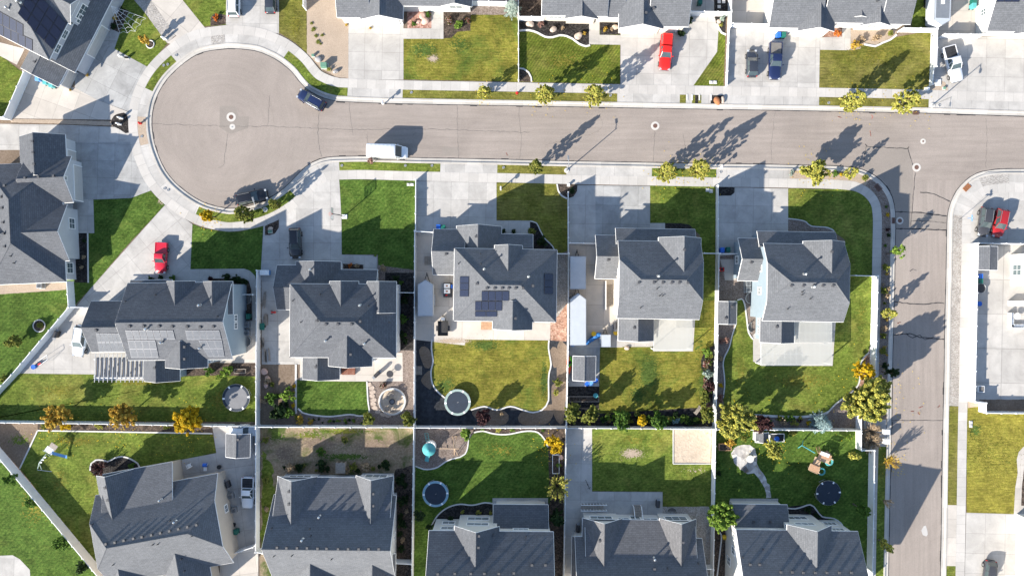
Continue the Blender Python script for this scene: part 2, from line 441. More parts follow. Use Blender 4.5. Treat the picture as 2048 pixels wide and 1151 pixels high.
    leaf('leaf_lime', [(0, (0.152, 0.199, 0.0433)), (.35, (0.305, 0.336, 0.0724)), (.7, (0.518, 0.473, 0.101)), (1, (0.732, 0.61, 0.174))])
    leaf('leaf_olive', [(0, (0.0762, 0.114, 0.0228)), (.5, (0.199, 0.229, 0.0457)), (1, (0.397, 0.366, 0.0915))])
    leaf('leaf_green', [(0, (0.0381, 0.0915, 0.0183)), (.5, (0.0915, 0.183, 0.0305)), (1, (0.199, 0.305, 0.061))])
    leaf('leaf_bright', [(0, (0.0762, 0.152, 0.0228)), (.5, (0.183, 0.305, 0.0457)), (1, (0.366, 0.458, 0.0915))])
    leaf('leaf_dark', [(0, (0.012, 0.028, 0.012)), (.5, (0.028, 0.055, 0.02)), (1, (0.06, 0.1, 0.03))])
    leaf('leaf_gold', [(0, (0.375, 0.25, 0.0125)), (.4, (0.625, 0.425, 0.0187)), (.8, (0.8, 0.562, 0.0312)), (1, (0.375, 0.35, 0.0375))])
    leaf('leaf_orange', [(0, (0.345, 0.195, 0.03)), (.5, (0.604, 0.39, 0.075)), (.85, (0.719, 0.569, 0.105)), (1, (0.287, 0.293, 0.075))])
    leaf('leaf_rust', [(0, (0.375, 0.0875, 0.025)), (.5, (0.625, 0.175, 0.0375)), (1, (0.75, 0.35, 0.0625))])
    leaf('leaf_purple', [(0, (0.035, 0.014, 0.018)), (.5, (0.075, 0.032, 0.036)), (1, (0.16, 0.09, 0.08))])
    leaf('leaf_silver', [(0, (0.15, 0.213, 0.175)), (.5, (0.3, 0.375, 0.325)), (1, (0.525, 0.587, 0.5))], .1)
    leaf('leaf_blue', [(0, (0.1, 0.163, 0.163)), (.5, (0.225, 0.325, 0.325)), (1, (0.425, 0.55, 0.55))], .1)
    leaf('leaf_tan', [(0, (0.25, 0.175, 0.1)), (.5, (0.45, 0.338, 0.213)), (1, (0.65, 0.525, 0.375))])
    leaf('leaf_yellowgreen', [(0, (0.122, 0.152, 0.0433)), (.4, (0.289, 0.321, 0.0724)), (.75, (0.61, 0.549, 0.116)), (1, (0.8, 0.701, 0.145))])
    leaf('leaf_pink', [(0, (0.2, 0.1, 0.075)), (.5, (0.375, 0.213, 0.175)), (1, (0.525, 0.35, 0.275))])
    leaf('leaf_flower', [(0, (0.0375, 0.0875, 0.0187)), (.4, (0.0875, 0.15, 0.0375)), (.7, (0.375, 0.0375, 0.05)), (1, (0.75, 0.688, 0.625))])
make_materials()
# ================================================================ GROUND
def catmull(pts, step=.6, closed=False):
    P = [Vector(p) for p in pts]; out = []
    n = len(P)
    for i in range(n if closed else n - 1):
        a = P[(i - 1) % n] if (closed or i > 0) else P[i]; b = P[i]; c = P[(i + 1) % n]
        d = P[(i + 2) % n] if (closed or i + 2 < n) else P[(i + 1) % n]
        k = max(1, int((c - b).length / step))
        for j in range(k):
            t = j / k
            out.append(.5 * ((2 * b) + (c - a) * t + (2 * a - 5 * b + 4 * c - d) * t * t + (3 * b - a - 3 * c + d) * t ** 3))
    if not closed: out.append(P[-1])
    return out


_sheet_n = [0]
def layer_z(layer):
    _sheet_n[0] += 1
    return layer * .012 + _sheet_n[0] * .0001

def sheet(name, pts, mat, layer=1, joint=None, rot=0.0, smooth=False, jit=.035, kind='structure', org=None):
    """one ground surface from its survey outline; joint = slab size in metres"""
    q = random.Random(len(pts) * 31 + int(pts[0][0]))
    P = [w2(p) for p in pts]
    if smooth: P = catmull(P, .5, True)
    out = []
    n = len(P)
    for i in range(n):
        a, b = P[i], P[(i + 1) % n]
        k = max(1, int((b - a).length / .45)) if jit else 1
        for j in range(k):
            t = a.lerp(b, j / k)
            if jit and j: t = t + Vector((q.uniform(-jit, jit), q.uniform(-jit, jit)))
            out.append(t)
    z = layer_z(layer)
    me = bpy.data.meshes.new(name)
    me.from_pydata([(p.x, p.y, z) for p in out], [], [tuple(range(len(out)))])
    bm = bmesh.new(); bm.from_mesh(me); bmesh.ops.triangulate(bm, faces=bm.faces)
    for f in bm.faces:
        if f.normal.z < 0: f.normal_flip()
    bm.to_mesh(me); bm.free()
    me.materials.append(M[mat])
    if joint:
        ul = me.uv_layers.new(name='UVMap')
        o = w2(org) if org else P[0]
        co, si = math.cos(rot), math.sin(rot)
        for l in me.loops:
            d = me.vertices[l.vertex_index].co.xy - o
            ul.data[l.index].uv = ((d.x * co + d.y * si) / joint[0] + .03, (-d.x * si + d.y * co) / joint[1] + .03)
    o = bpy.data.objects.new(name, me); C.objects.link(o)
    return tag(o, kind=kind)

WEST = [(2260,236),(2048,232),(1850,226),(1650,222),(1440,218.5),(1240,215),(1020,211),(800,207),(690,203),(668,201),(643,194),(616,180),(599,163),(582,142),
        (556,121),(530,108),(509,101),(470,97),(444,98),(400,106),(365,128),(333,159),(313,193),(305,221),(303,250),(308,285),(318,315),(330,340),(349,364),
        (378,388),(410,406),(447,415.5),(468,416.5),(504,410),(535,398),(567,377),(593,351),(610,334),(624,325),(640,318),(660,314),(686,313),(733,312.5),
        (816,315),(995,318.5),(1138,322),(1200,323),(1408,327),(1525,328.5),(1647,331),(1699,334),(1725,339),(1751,352),(1772,372),(1785,395),(1790,418),
        (1791.5,445),(1790.5,500),(1789.5,560),(1787.5,650),(1786,700),(1784.5,780),(1783,877),(1780,992),(1777,1151),(1775,1300)]
EAST = [(1879,1300),(1881.5,1151),(1883,1079),(1886.5,850),(1888.5,774),(1890.5,640),(1892.5,560),(1893.5,500),(1894.5,450),(1896,427),(1902,404),(1918,375),
        (1947,350),(1983,340),(2048,337.5),(2260,341)]
def path(pts): return catmull([w2(p) for p in pts], .5)
PW, PE = path(WEST), path(EAST)
def normals(P):
    out = []
    for i in range(len(P)):
        d = (P[min(i + 1, len(P) - 1)] - P[max(i - 1, 0)]).normalized()
        out.append(Vector((d.y, -d.x)))
    return out
def smooth_n(N, k=6):
    out = []
    for i in range(len(N)):
        a = Vector((0, 0))
        for j in range(-k, k + 1): a += N[min(max(i + j, 0), len(N) - 1)]
        out.append(a.normalized())
    return out
# outward = away from the roadway
NW = [n for n in normals(PW)]
cx = w2((900, 260))
if (PW[len(PW) // 40] + NW[len(PW) // 40] * 2 - w2((2000, 280))).length < (PW[len(PW) // 40] - w2((2000, 280))).length: NW = [-n for n in NW]
NE = normals(PE)
if ((PE[5] + NE[5]) - w2((1830, 1250))).length < (PE[5] - w2((1830, 1250))).length: NE = [-n for n in NE]
NW, NE = smooth_n(NW, 3), smooth_n(NE, 3)
def offset(P, N, d): return [p + n * d for p, n in zip(P, N)]
def near(P, px):
    q = w2(px); return min(range(len(P)), key=lambda i: (P[i] - q).length)

def ribbon(name, P, N, prof, mat, i0=0, i1=None, uvs=1.5, kind='structure', closed=False):
    """sweep a profile [(offset, z)...] along a path"""
    i1 = len(P) if i1 is None else i1
    if i1 < i0: i0, i1 = i1, i0
    idx = list(range(i0, i1))
    me = bpy.data.meshes.new(name); vs = []; fs = []; us = []
    L = 0.0; m = len(prof)
    for a, i in enumerate(idx):
        if a: L += (P[i] - P[idx[a - 1]]).length
        acc = 0
        for b, (d, z) in enumerate(prof):
            p = P[i] + N[i] * d
            vs.append((p.x, p.y, z)); us.append((L / uvs + .5, b * .0 + .5))
    for a in range(len(idx) - 1):
        for b in range(m - 1):
            fs.append((a * m + b, a * m + b + 1, (a + 1) * m + b + 1, (a + 1) * m + b))
    me.from_pydata(vs, [], fs)
    bm = bmesh.new(); bm.from_mesh(me)
    bmesh.ops.recalc_face_normals(bm, faces=bm.faces)
    if sum(f.normal.z for f in bm.faces) < 0:
        bmesh.ops.reverse_faces(bm, faces=bm.faces)
    bm.to_mesh(me); bm.free()
    me.materials.append(M[mat])
    ul = me.uv_layers.new(name='UVMap')
    for l in me.loops: ul.data[l.index].uv = us[l.vertex_index]
    o = bpy.data.objects.new(name, me); C.objects.link(o)
    return tag(o, kind=kind)

def strip(name, px0, px1, o0, o1, mat, layer, which='W', taper0=0.0, taper1=0.0, uvs=1.5):
    """surface between two offsets (in survey px) of the road edge, from one end point to the other"""
    P, N = (PW, NW) if which == 'W' else (PE, NE)
    a, b = sorted((near(P, px0), near(P, px1)))
    z = layer_z(layer)
    return ribbon(name, P, N, [(o0 * S, z), ((o0 * 2 + o1) / 3 * S, z), ((o0 + o1 * 2) / 3 * S, z), (o1 * S, z)], mat, a, b + 1, uvs)

def build_ground():
    ROADZ = -.06
    # terrain far below/around so that the lots never end inside a neighbouring view
    o = MB(); o.face([(-900, -900, -.35), (900, -900, -.35), (900, 900, -.35), (-900, 900, -.35)]); tag(o.build('ground', 'dirt', recalc=False), kind='structure')
    # roads
    m = MB()
    def rd(pts, z): 
        m.face([(*w2(p), z) for p in pts])
    me = MB()
    pts = [p for p in PW] 
    zi = near(PW, (1775, 1300))
    main = [(2260,120),(250,40),(250,470),(700,470),(700,345),(1740,360),(2260,360)]
    me.face([(*w2(p), ROADZ) for p in main])
    road = me.build('road', ['asphalt', 'crack', 'tar', 'asphalt_patch', 'red_paint'], recalc=False, tri=True)
    tag(road, kind='structure')
    mb = MB()
    mb.face([(*w2(p), ROADZ - .006) for p in [(1700,300),(2000,300),(2000,1400),(1700,1400)]])
    side = mb.build('side_road', ['asphalt_side'], recalc=False); tag(side, kind='structure')
    # cracks, tar lines, patches: part of the road surface
    ck = MB()
    def crack(pts, w=.05, m_=1, z=ROADZ + .010, jit=.10, seed=1):
        q = random.Random(seed + int(pts[0][0]))
        P = catmull([w2(p) for p in pts], .45) if len(pts) > 2 else [w2(pts[0]).lerp(w2(pts[1]), t / 20) for t in range(21)]
        P = [p + Vector((q.uniform(-jit, jit), q.uniform(-jit, jit))) for p in P]
        for a, b in zip(P, P[1:]):
            d = (b - a)
            if d.length < 1e-4: continue
            n = Vector((-d.y, d.x)).normalized() * w * q.uniform(.3, .7)
            ck.face([(*(a - n), z), (*(b - n), z), (*(b + n), z), (*(a + n), z)], m_)
    def patch(pts, m_=3, z=ROADZ + .004): 
        ck.face([(*w2(p), z) for p in pts], m_)
    patch([(439,212),(470,212),(477,233),(498,233),(496,256),(461,268),(439,255)])
    patch([(884,294),(918,295),(918,312),(884,311)])
    patch([(1733,292),(1815,297),(1827,331),(1822,455),(1792,455),(1790,400),(1772,365),(1748,345),(1728,337)])
    patch([(1792,425),(1893,431),(1893,458),(1792,455)], 3, ROADZ + .006)
    for pts, w in [([(303,247),(380,250),(462,252),(550,253),(640,257),(720,259),(852,258),(1000,263),(1060,265)], .05), ([(455,268),(450,300),(447,330),(435,336)], .04),
                   ([(638,226),(636,258),(638,290),(644,314)], .05), ([(540,190),(537,225),(535,252)], .03), ([(697,205),(702,240),(706,270)], .03),
                   ([(914,210),(915,250),(916,290),(918,316)], .03), ([(1040,212),(1038,240),(1042,266),(1040,318)], .03), ([(1200,230),(1195,262),(1090,290)], .02),
                   ([(1310,262),(1308,290),(1306,324)], .04), ([(1550,222),(1548,250),(1542,300),(1545,326)], .03), ([(1366,268),(1372,300)], .03), ([(1972,236),(1974,280),(1972,336)], .04),
                   ([(733,270),(738,295)], .03)]:
        crack(pts, w)
    for pts, w in [([(1731,288),(1735,293),(1775,295),(1815,297)], .09), ([(1816,296),(1822,318),(1827,332)], .1), ([(1831,345),(1826,400),(1822,455)], .08), ([(1733,292),(1729,315),(1727,335)], .07),
                   ([(1792,423),(1850,426),(1894,432)], .16), ([(1792,457),(1850,458),(1894,460)], .16), ([(1841,385),(1862,386),(1880,393),(1900,403)], .12),
                   ([(1822,441),(1850,442),(1892,445)], .08), ([(1790,603),(1820,607),(1850,608),(1875,605),(1889,606)], .13), ([(1788,670),(1820,667),(1840,674),(1889,678)], .14),
                   ([(1812,666),(1825,675),(1840,669),(1850,679),(1868,673)], .1), ([(1783,840),(1887,840)], .07), ([(1820,542),(1826,538),(1834,541)], .08), ([(1815,297),(1818,294)], .07)]:
        crack(pts, w, 2, jit=.05)
    # tar seam along the gutters
    for P, N in ((PW, NW), (PE, NE)):
        q = random.Random(3)
        for i in range(len(P) - 1):
            if i % 2: continue
            j = min(i + 2, len(P) - 1)
            wi = .05 + .06 * q.random() * (1 if q.random() < .8 else 3)
            ck.face([(*(P[i] - N[i] * wi), ROADZ + .014), (*(P[j] - N[j] * wi), ROADZ + .014), (*(P[j] + N[j] * .03), ROADZ + .014), (*(P[i] + N[i] * .03), ROADZ + .014)], 2)
    for pts in [[(1743,230),(1746,233),(1744,238)],[(1741,262),(1742,272)],[(1676,233),(1683,235)],[(1838,815),(1846,812)],[(1836,824),(1840,829)],[(1822,822),(1828,822)],[(1795,646),(1801,644)],[(1012,305),(1015,311)],[(1876,814),(1880,810)]]:
        crack(pts, .12, 4, jit=.05)
    me2 = ck.build('seams', ['asphalt', 'crack', 'tar', 'asphalt_patch', 'red_paint'], recalc=False, tri=True)
    bm = bmesh.new(); bm.from_mesh(road.data); bm.from_mesh(me2.data)
    for f in bm.faces:
        if f.normal.z < 0: f.normal_flip()
    bm.to_mesh(road.data); bm.free(); bpy.data.objects.remove(me2)
    sc = MB(); sc.face([(*w2(p), ROADZ + .008) for p in [(1843,1060),(1848,1051),(1852,1050),(1855,1060),(1856,1068),(1853,1072),(1846,1069)]])
    o = sc.build('pale_patch', ['asphalt_scar'], recalc=False); tag(o, kind='structure'); o.name = 'road_patch'
    # blocks of land either side of the road (their rims are the kerbs)
    def block(poly, name):
        b = MB(); n = len(poly)
        b.face([(p.x, p.y, 0) for p in poly])
        for i in range(n):
            p, q = poly[i], poly[(i + 1) % n]
            b.face([(p.x, p.y, 0), (q.x, q.y, 0), (q.x, q.y, -.3), (p.x, p.y, -.3)])
        o = b.build(name, 'dirt', tri=True); return tag(o, kind='structure')
    west = offset(PW, NW, .62)
    big = [w2((1700, 1900)), w2((-1000, 1900)), w2((-1000, -900)), w2((2300, -900))]
    block(west + big, 'terrain')
    block(offset(PE, NE, .62) + [w2((3000, 345)), w2((3000, 1900)), w2((1879, 1900))], 'terrain')
    # kerb and gutter
    prof = [(0.0, ROADZ + .004), (.42, ROADZ + .012), (.5, .02), (.56, .09), (.66, .1), (.82, .1), (.86, -.05)]
    ribbon('kerb', PW, NW, prof, 'kerb_concrete', uvs=2.4)
    ribbon('kerb', PE, NE, prof, 'kerb_concrete', uvs=2.4)
    # park strip (concrete aprons under everything), then sidewalk
    a = near(PW, (1772, 372))
    strip('driveway_apron', (2260,236), (1740,345), 8, 30, 'concrete', 4, uvs=3.0)
    strip('gravel_strip', (1740,345), (1784.5,780), 8, 30, 'brown_gravel', 4)
    strip('sidewalk', (2260,236), (1783,860), 28, 46, 'sidewalk', 5)
    strip('sidewalk', (1783,862), (1775,1300), 26, 42, 'sidewalk', 5)
    strip('grass_strip', (1782,880), (1775,1300), 9, 27, 'grass', 4)
    strip('gravel_strip', (1896,427), (1887,812), 9, 30, 'gravel', 4, 'E')
    strip('driveway_apron', (2260,341), (1896,427), 8, 30, 'concrete_new', 4, 'E')
    strip('grass_strip', (1887,812), (1884,1010), 9, 29, 'grass_olive', 4, 'E')
    strip('driveway_apron', (1884,1010), (1882,1128), 8, 29, 'concrete_warm', 4, 'E', uvs=3)
    strip('grass_strip', (1882,1128), (1879,1300), 9, 29, 'grass', 4, 'E')
    strip('sidewalk', (1879,1300), (1896,427), 29, 47, 'sidewalk', 5, 'E')
    strip('sidewalk', (1896,427), (2260,341), 29, 47, 'sidewalk', 5, 'E')
    strip('gravel_strip', (1955,345), (2020,338), 10, 29, 'cobble', 4.5, 'E')
    # grass and gravel panels of the park strip
    for a_, b_, mat in [((1859,226),(1638,222),'grass_olive'), ((1236,215),(807,207),'grass_olive'), ((694,203),(562,125),'grass'), ((358,133),(318,186),'grass'),
                        ((405,404),(575,372),'grass'), ((677,313),(878,316),'grass'), ((997,318),(1135,322),'grass_olive'), ((1303,325),(1432,327),'grass'),
                        ((1400,218),(1384,217),'grass_olive'),((1374,217),(1360,217),'grass_olive')]:
        strip('grass_strip', a_, b_, 11, 27.5, mat, 4.5)
    for a_, b_, mat in [((303,236),(309,285),'tan_gravel'), ((450,97.5),(424,100),'cobble'), ((1449,218.5),(1422,218),'black_mulch'), ((1398,218),(1388,218),'black_mulch'), ((1580,329.5),(1745,348),'tan_gravel')]:
        strip('gravel_strip', a_, b_, 11, 27.5, mat, 4.6)
    G = lambda pts, mat='grass', layer=2, **k: sheet('lawn', pts, mat, layer, **k)
    CN = lambda name, pts, mat='concrete', layer=3, joint=(3.0, 3.2), rot=-.021, **k: sheet(name, pts, mat, layer, joint=joint, rot=rot, jit=0, **k)
    D = lambda name, pts, mat, layer=1.5, **k: sheet(name, pts, mat, layer, **k)
    # ---------------- north-west corner house
    G([(-120,90),(0,110),(48,147),(5,236),(-120,236)], 'grass')
    CN('walkway', [(-120,40),(0,85),(50,98),(34,130),(0,112),(-120,95)], 'concrete_warm')
    CN('driveway', [(150,140),(182,80),(229,98),(295,134),(274,185),(262,225),(195,200),(150,178)], 'concrete_old', joint=(3.2,3.2), rot=R(-27))
    CN('driveway', [(63,150),(150,176),(195,200),(262,226),(256,240),(22,237),(45,180)], 'concrete_warm', joint=(2.8,3), rot=R(-20))
    D('gravel_strip', [(22,238),(130,240),(230,243),(232,252),(130,248),(22,245)], 'tan_gravel', 3.4)
    D('planting_bed', [(222,245),(228,232),(240,227),(254,229),(256,266),(238,258),(226,252)], 'black_mulch', 3.6, smooth=True)
    G([(229,98),(294,135),(336,86),(290,26),(268,0),(250,-80),(190,-80),(222,10),(245,22),(238,67)], 'grass')
    CN('walkway', [(182,80),(200,48),(240,66),(229,98)], 'concrete_old', 2.9)
    D('planting_bed', [(215,5),(258,22),(240,66),(205,50)], 'mulch', 2.4)
    D('gravel_strip', [(268,0),(302,0),(353,70),(334,86),(290,26)], 'cobble', 2)
    CN('driveway', [(302,0),(290,-80),(360,-80),(365,0),(402,46),(412,58),(380,70),(352,92),(334,86),(353,72)], 'concrete_warm', joint=(4,4), rot=R(50))
    G([(362,-40),(440,-60),(453,-30),(453,50),(403,54),(365,0)], 'grass')
    D('planting_bed', [(421,36),(428,28),(440,28),(452,31),(452,48),(438,51),(421,52)], 'mulch', 2.5)
    CN('driveway', [(453,-60),(558,-60),(558,68),(500,54),(452,50)], 'concrete', joint=(2.8,2.8))
    G([(558,-40),(606,-60),(613,20),(614,107),(590,85),(558,66)], 'grass_olive')
    D('gravel_yard', [(613,-60),(697,-60),(697,157),(672,154),(640,135),(614,107)], 'tan_gravel', 2)
    CN('driveway', [(697,30),(807,30),(807,160),(697,159)], 'concrete_new', joint=(2.8,2.9))
    # ---------------- first house north of the road
    G([(806,78),(886,78),(904,75),(915,62),(940,62),(942,29),(1010,29),(1036,34),(1036,164),(806,159)], 'grass_dry')
    CN('walkway', [(806,57),(863,57),(863,10),(887,10),(887,78),(806,78)], 'concrete_new', 3.2, joint=(1.5,1.7))
    D('planting_bed', [(815,18),(863,18),(863,57),(815,57)], 'red_rock', 2.6)
    D('planting_bed', [(887,20),(942,20),(941,62),(915,64),(903,76),(887,77)], 'mulch', 2.6)
    D('gravel_yard', [(942,-60),(1036,-60),(1036,34),(1010,30),(942,30)], 'brown_gravel', 2.1)
    D('gravel_yard', [(1036,-60),(1090,-60),(1090,45),(1036,45)], 'mulch', 2)
    # ---------------- second
    G([(1038,60),(1240,60),(1240,168),(1038,164)], 'grass_striped')
    D('planting_bed', [(1038,38),(1180,38),(1180,92),(1172,93),(1158,88),(1145,78),(1134,73),(1120,71),(1105,75),(1090,74),(1075,66),(1058,61),(1038,62)], 'black_mulch', 2.6)
    D('planting_bed', [(1037,137),(1047,138),(1057,145),(1062,155),(1063,164),(1037,164)], 'mulch', 2.6)
    D('planting_bed', [(1200,44),(1240,44),(1240,70),(1200,70)], 'black_mulch', 2.6)
    CN('walkway', [(1178,40),(1199,40),(1199,70),(1241,71),(1241,90),(1178,89)], 'concrete_new', 3.2, joint=(1.7,1.7))
    CN('driveway', [(1241,40),(1376,35),(1376,30),(1430,30),(1437,60),(1434,104),(1385,174),(1241,170)], 'concrete_new', joint=(2.8,2.8))
    G([(1436,55),(1451,60),(1447,174),(1384,173),(1433,105)], 'grass_striped')
    D('planting_bed', [(1428,33),(1452,33),(1450,68),(1442,64),(1436,56)], 'black_mulch', 3.5)
    CN('patio', [(1376,-60),(1428,-60),(1428,30),(1376,30)], 'concrete', 2.5)
    D('planting_bed', [(1428,-60),(1457,-60),(1456,31),(1428,31)], 'black_mulch', 2.6)
    # ---------------- third
    CN('patio', [(1459,-60),(1540,-60),(1535,56),(1458,54)], 'concrete_warm', 2.5)
    CN('driveway', [(1458,56),(1640,60),(1638,180),(1453,175)], 'concrete', joint=(2.8,2.8))
    CN('walkway', [(1640,75),(1684,74),(1684,48),(1701,48),(1701,101),(1640,100)], 'concrete_new', 3.2, joint=(2,2))
    D('planting_bed', [(1646,60),(1683,50),(1684,82),(1648,82)], 'bark_red', 2.6)
    G([(1640,101),(1862,62),(1859,184),(1637,179)], 'grass_olive')
    D('planting_bed', [(1701,60),(1793,55),(1792,72),(1780,80),(1765,86),(1750,93),(1738,91),(1728,89),(1720,98),(1702,101)], 'tan_gravel', 2.6)
    G([(1823,-60),(1866,-60),(1863,55),(1823,55)], 'grass')
    # ---------------- fourth
    CN('trailer_pad', [(1870,-60),(1965,-60),(1955,76),(1872,76)], 'concrete_warm', 2.5)
    CN('driveway', [(1862,75),(2200,72),(2200,190),(1895,185),(1862,184)], 'concrete_new', joint=(3,3))
    D('gravel_strip', [(1861,160),(1878,160),(1890,165),(1895,175),(1896,186),(1861,184)], 'tan_gravel', 3.4)
    # ---------------- west house
    CN('driveway', [(-120,246),(130,250),(232,254),(262,268),(264,300),(150,300),(-120,300)], 'concrete', joint=(3.2,3.2))
    CN('driveway', [(130,285),(263,284),(276,335),(302,381),(262,396),(186,399),(130,400)], 'concrete_old', 3.2, joint=(2.7,2.7))
    CN('walkway', [(130,399),(187,399),(189,466),(130,466)], 'concrete', 3.4, joint=(1.9,2.4))
    G([(186,398),(262,395),(301,381),(330,410),(255,490),(180,578),(148,612),(130,612),(130,466),(189,466)], 'grass_rich')
    D('planting_bed', [(150,465),(176,465),(177,565),(150,565)], 'black_mulch', 2.6)
    D('planting_bed', [(-120,560),(134,555),(132,579),(60,584),(0,588),(-120,592)], 'tan_gravel', 2.6)
    G([(-120,580),(132,572),(148,612),(39,745),(0,795),(-120,920)], 'grass_rich')
    # ---------------- house with the pergola
    CN('driveway', [(330,410),(385,448),(381,540),(420,548),(420,575),(240,600),(150,616),(180,578)], 'concrete', joint=(3.2,3.2), rot=R(40))
    G([(385,448),(410,457),(440,462),(480,463),(527,452),(525,545),(515,562),(505,545),(490,537),(380,538)], 'grass_rich')
    CN('walkway', [(380,538),(488,537),(500,541),(510,551),(515,570),(517,640),(505,640),(503,578),(498,562),(488,556),(380,557)], 'concrete', 3.4, joint=(1.6,1.6), smooth=False)
    D('planting_bed', [(380,556),(488,555),(500,565),(503,580),(504,640),(440,640),(440,575)], 'mulch', 2.6)
    CN('parking_pad', [(148,612),(260,600),(260,720),(190,748),(36,746)], 'concrete_new', joint=(2.9,2.5))
    CN('walkway', [(440,640),(515,640),(515,725),(440,725)], 'concrete_warm', 2.8, joint=(2,2))
    G([(39,746),(190,748),(360,750),(500,750),(513,752),(514,843),(0,840),(-120,838),(-120,940),(0,793)], 'grass')
    D('planting_bed', [(360,725),(500,725),(512,725),(512,752),(430,750),(360,752)], 'mulch', 2.4)
    CN('patio', [(190,705),(290,705),(290,760),(190,760)], 'concrete', 2.2)
    # ---------------- house two lots east of the cul-de-sac
    CN('driveway', [(527,451),(560,425),(595,392),(630,350),(677,340),(680,380),(683,440),(684,560),(553,560),(521,560)], 'concrete', joint=(2.7,2.7), rot=0)
    D('planting_bed', [(530,452),(558,439),(558,455),(550,467),(540,470),(530,470)], 'mulch', 3.4)
    CN('walkway', [(683,509),(755,510),(755,545),(683,545)], 'concrete', 3.2, joint=(1.9,1.9))
    D('planting_bed', [(686,527),(727,529),(727,545),(686,545)], 'mulch', 3.6)
    G([(678,358),(832,361),(830,560),(757,545),(756,509),(683,508),(683,440)], 'grass_rich')
    D('planting_bed', [(756,530),(830,540),(830,850),(600,850),(592,826),(593,755),(730,760),(800,762),(790,560),(756,560)], 'brown_gravel', 2.3)
    D('planting_bed', [(770,545),(830,545),(830,700),(770,700)], 'black_mulch', 2.5)
    CN('side_yard', [(523,560),(600,560),(600,728),(524,728)], 'concrete', joint=(2.8,3.2))
    D('planting_bed', [(523,728),(600,728),(593,760),(592,848),(523,848)], 'dirt', 2.5)
    CN('patio', [(600,705),(805,705),(806,762),(680,762),(600,760)], 'concrete_warm', joint=(3,3.2))
    G([(593,759),(733,762),(736,800),(738,826),(720,831),(700,828),(660,832),(625,829),(605,824),(593,818)], 'grass_rich', 2.7)
    # ---------------- middle house
    CN('driveway', [(834,362),(993,364),(993,480),(834,480)], 'concrete', joint=(2.8,2.75))
    G([(993,365),(1134,367),(1136,500),(1112,512),(1103,490),(1088,475),(1080,460),(1073,445),(1060,441),(993,440)], 'grass_olive')
    D('planting_bed', [(1114,366),(1116,380),(1123,391),(1134,397),(1147,393),(1154,382),(1155,368)], 'mulch', 3.5)
    CN('walkway', [(993,441),(1060,441),(1060,480),(993,480)], 'concrete_new', 3.2, joint=(2,2))
    D('planting_bed', [(1060,443),(1073,446),(1080,460),(1090,477),(1105,492),(1112,512),(1112,530),(1060,530)], 'black_mulch', 2.6)
    CN('side_yard', [(832,470),(930,470),(930,690),(832,679)], 'concrete_warm', joint=(2.8,2.8))
    CN('patio', [(864,640),(1101,640),(1100,680),(864,678)], 'concrete_warm', 3.2, joint=(5,4))
    D('gravel_strip', [(1108,508),(1136,508),(1136,620),(1112,640),(1108,640)], 'gravel', 2.6)
    D('planting_bed', [(1100,640),(1116,632),(1134,606),(1133,682),(1101,680)], 'bark_red', 2.7)
    D('weed_fabric', [(832,678),(1134,680),(1131,850),(831,850)], 'fabric', 1.6)
    for pts in ([(838,700),(850,692),(862,705),(864,730),(850,735)], [(842,760),(860,740),(864,765),(860,778)], [(1100,700),(1112,694),(1120,720),(1108,735)], [(1115,690),(1133,690),(1132,800),(1116,790)],
                [(945,822),(1010,822),(1012,846),(970,848)], [(1040,826),(1095,808),(1110,812),(1095,845),(1045,848)], [(1104,770),(1128,775),(1126,845),(1108,830)]):
        D('bare_patch', pts, 'dirt', 2.0, smooth=True, jit=.15)
    G([(864,678),(1098,680),(1097,696),(1102,728),(1099,742),(1097,758),(1097,800),(1092,811),(1084,819),(1066,824),(1045,819),(1021,812),(993,819),(969,812),(942,819),(910,812),(890,795),(875,782),(865,767),(862,743),(866,722),(863,696)], 'grass_dry', 2.4)
    # ---------------- house with two trailers
    CN('driveway', [(1138,370),(1300,372),(1300,500),(1138,490)], 'concrete_old', joint=(2.8,3))
    CN('driveway', [(1138,371),(1191,372),(1191,492),(1138,490)], 'concrete', 3.1, joint=(2.8,3))
    G([(1300,371),(1431,373),(1430,640),(1400,640),(1400,470),(1388,460),(1378,450),(1360,446),(1300,446)], 'grass')
    D('planting_bed', [(1330,446),(1360,446),(1378,449),(1388,458),(1392,470),(1330,470)], 'black_mulch', 2.6)
    CN('walkway', [(1300,446),(1330,446),(1330,480),(1300,480)], 'concrete', 3.2, joint=(2,2))
    CN('side_yard', [(1136,487),(1245,487),(1245,694),(1135,694)], 'concrete_warm', 2.8, joint=(3,3.2))
    CN('patio', [(1232,635),(1390,635),(1386,702),(1306,702),(1306,693),(1232,693)], 'concrete_new', 3.2, joint=(3.1,3.1))
    G([(1198,694),(1306,690),(1390,600),(1430,600),(1427,690),(1410,700),(1402,720),(1405,770),(1412,790),(1400,816),(1300,822),(1198,832)], 'grass_dry')
    D('planting_bed', [(1134,694),(1200,694),(1198,816),(1133,812)], 'black_mulch', 2.2)
    CN('shed_pad', [(1137,690),(1200,690),(1198,772),(1137,772)], 'concrete_old', 2.6, joint=(.5,.5))
    D('planting_bed', [(1133,810),(1200,826),(1300,820),(1400,814),(1412,790),(1404,770),(1402,720),(1410,698),(1428,690),(1425,852),(1132,850)], 'black_mulch', 2.3)
    # ---------------- corner house
    CN('driveway', [(1436,374),(1576,377),(1576,500),(1436,512)], 'concrete', joint=(2.9,2.8))
    D('gravel_strip', [(1435,374),(1469,375),(1469,385),(1462,391),(1435,392)], 'black_mulch', 3.6)
    G([(1576,377),(1690,378.5),(1714,383),(1733,394),(1744,412),(1748,438),(1747,552),(1690,552),(1690,480),(1672,466),(1655,455),(1620,450),(1605,440),(1576,438)], 'grass')
    D('planting_bed', [(1576,437),(1600,440),(1612,444),(1622,452),(1655,455),(1668,462),(1674,475),(1576,480)], 'brown_gravel', 2.6)
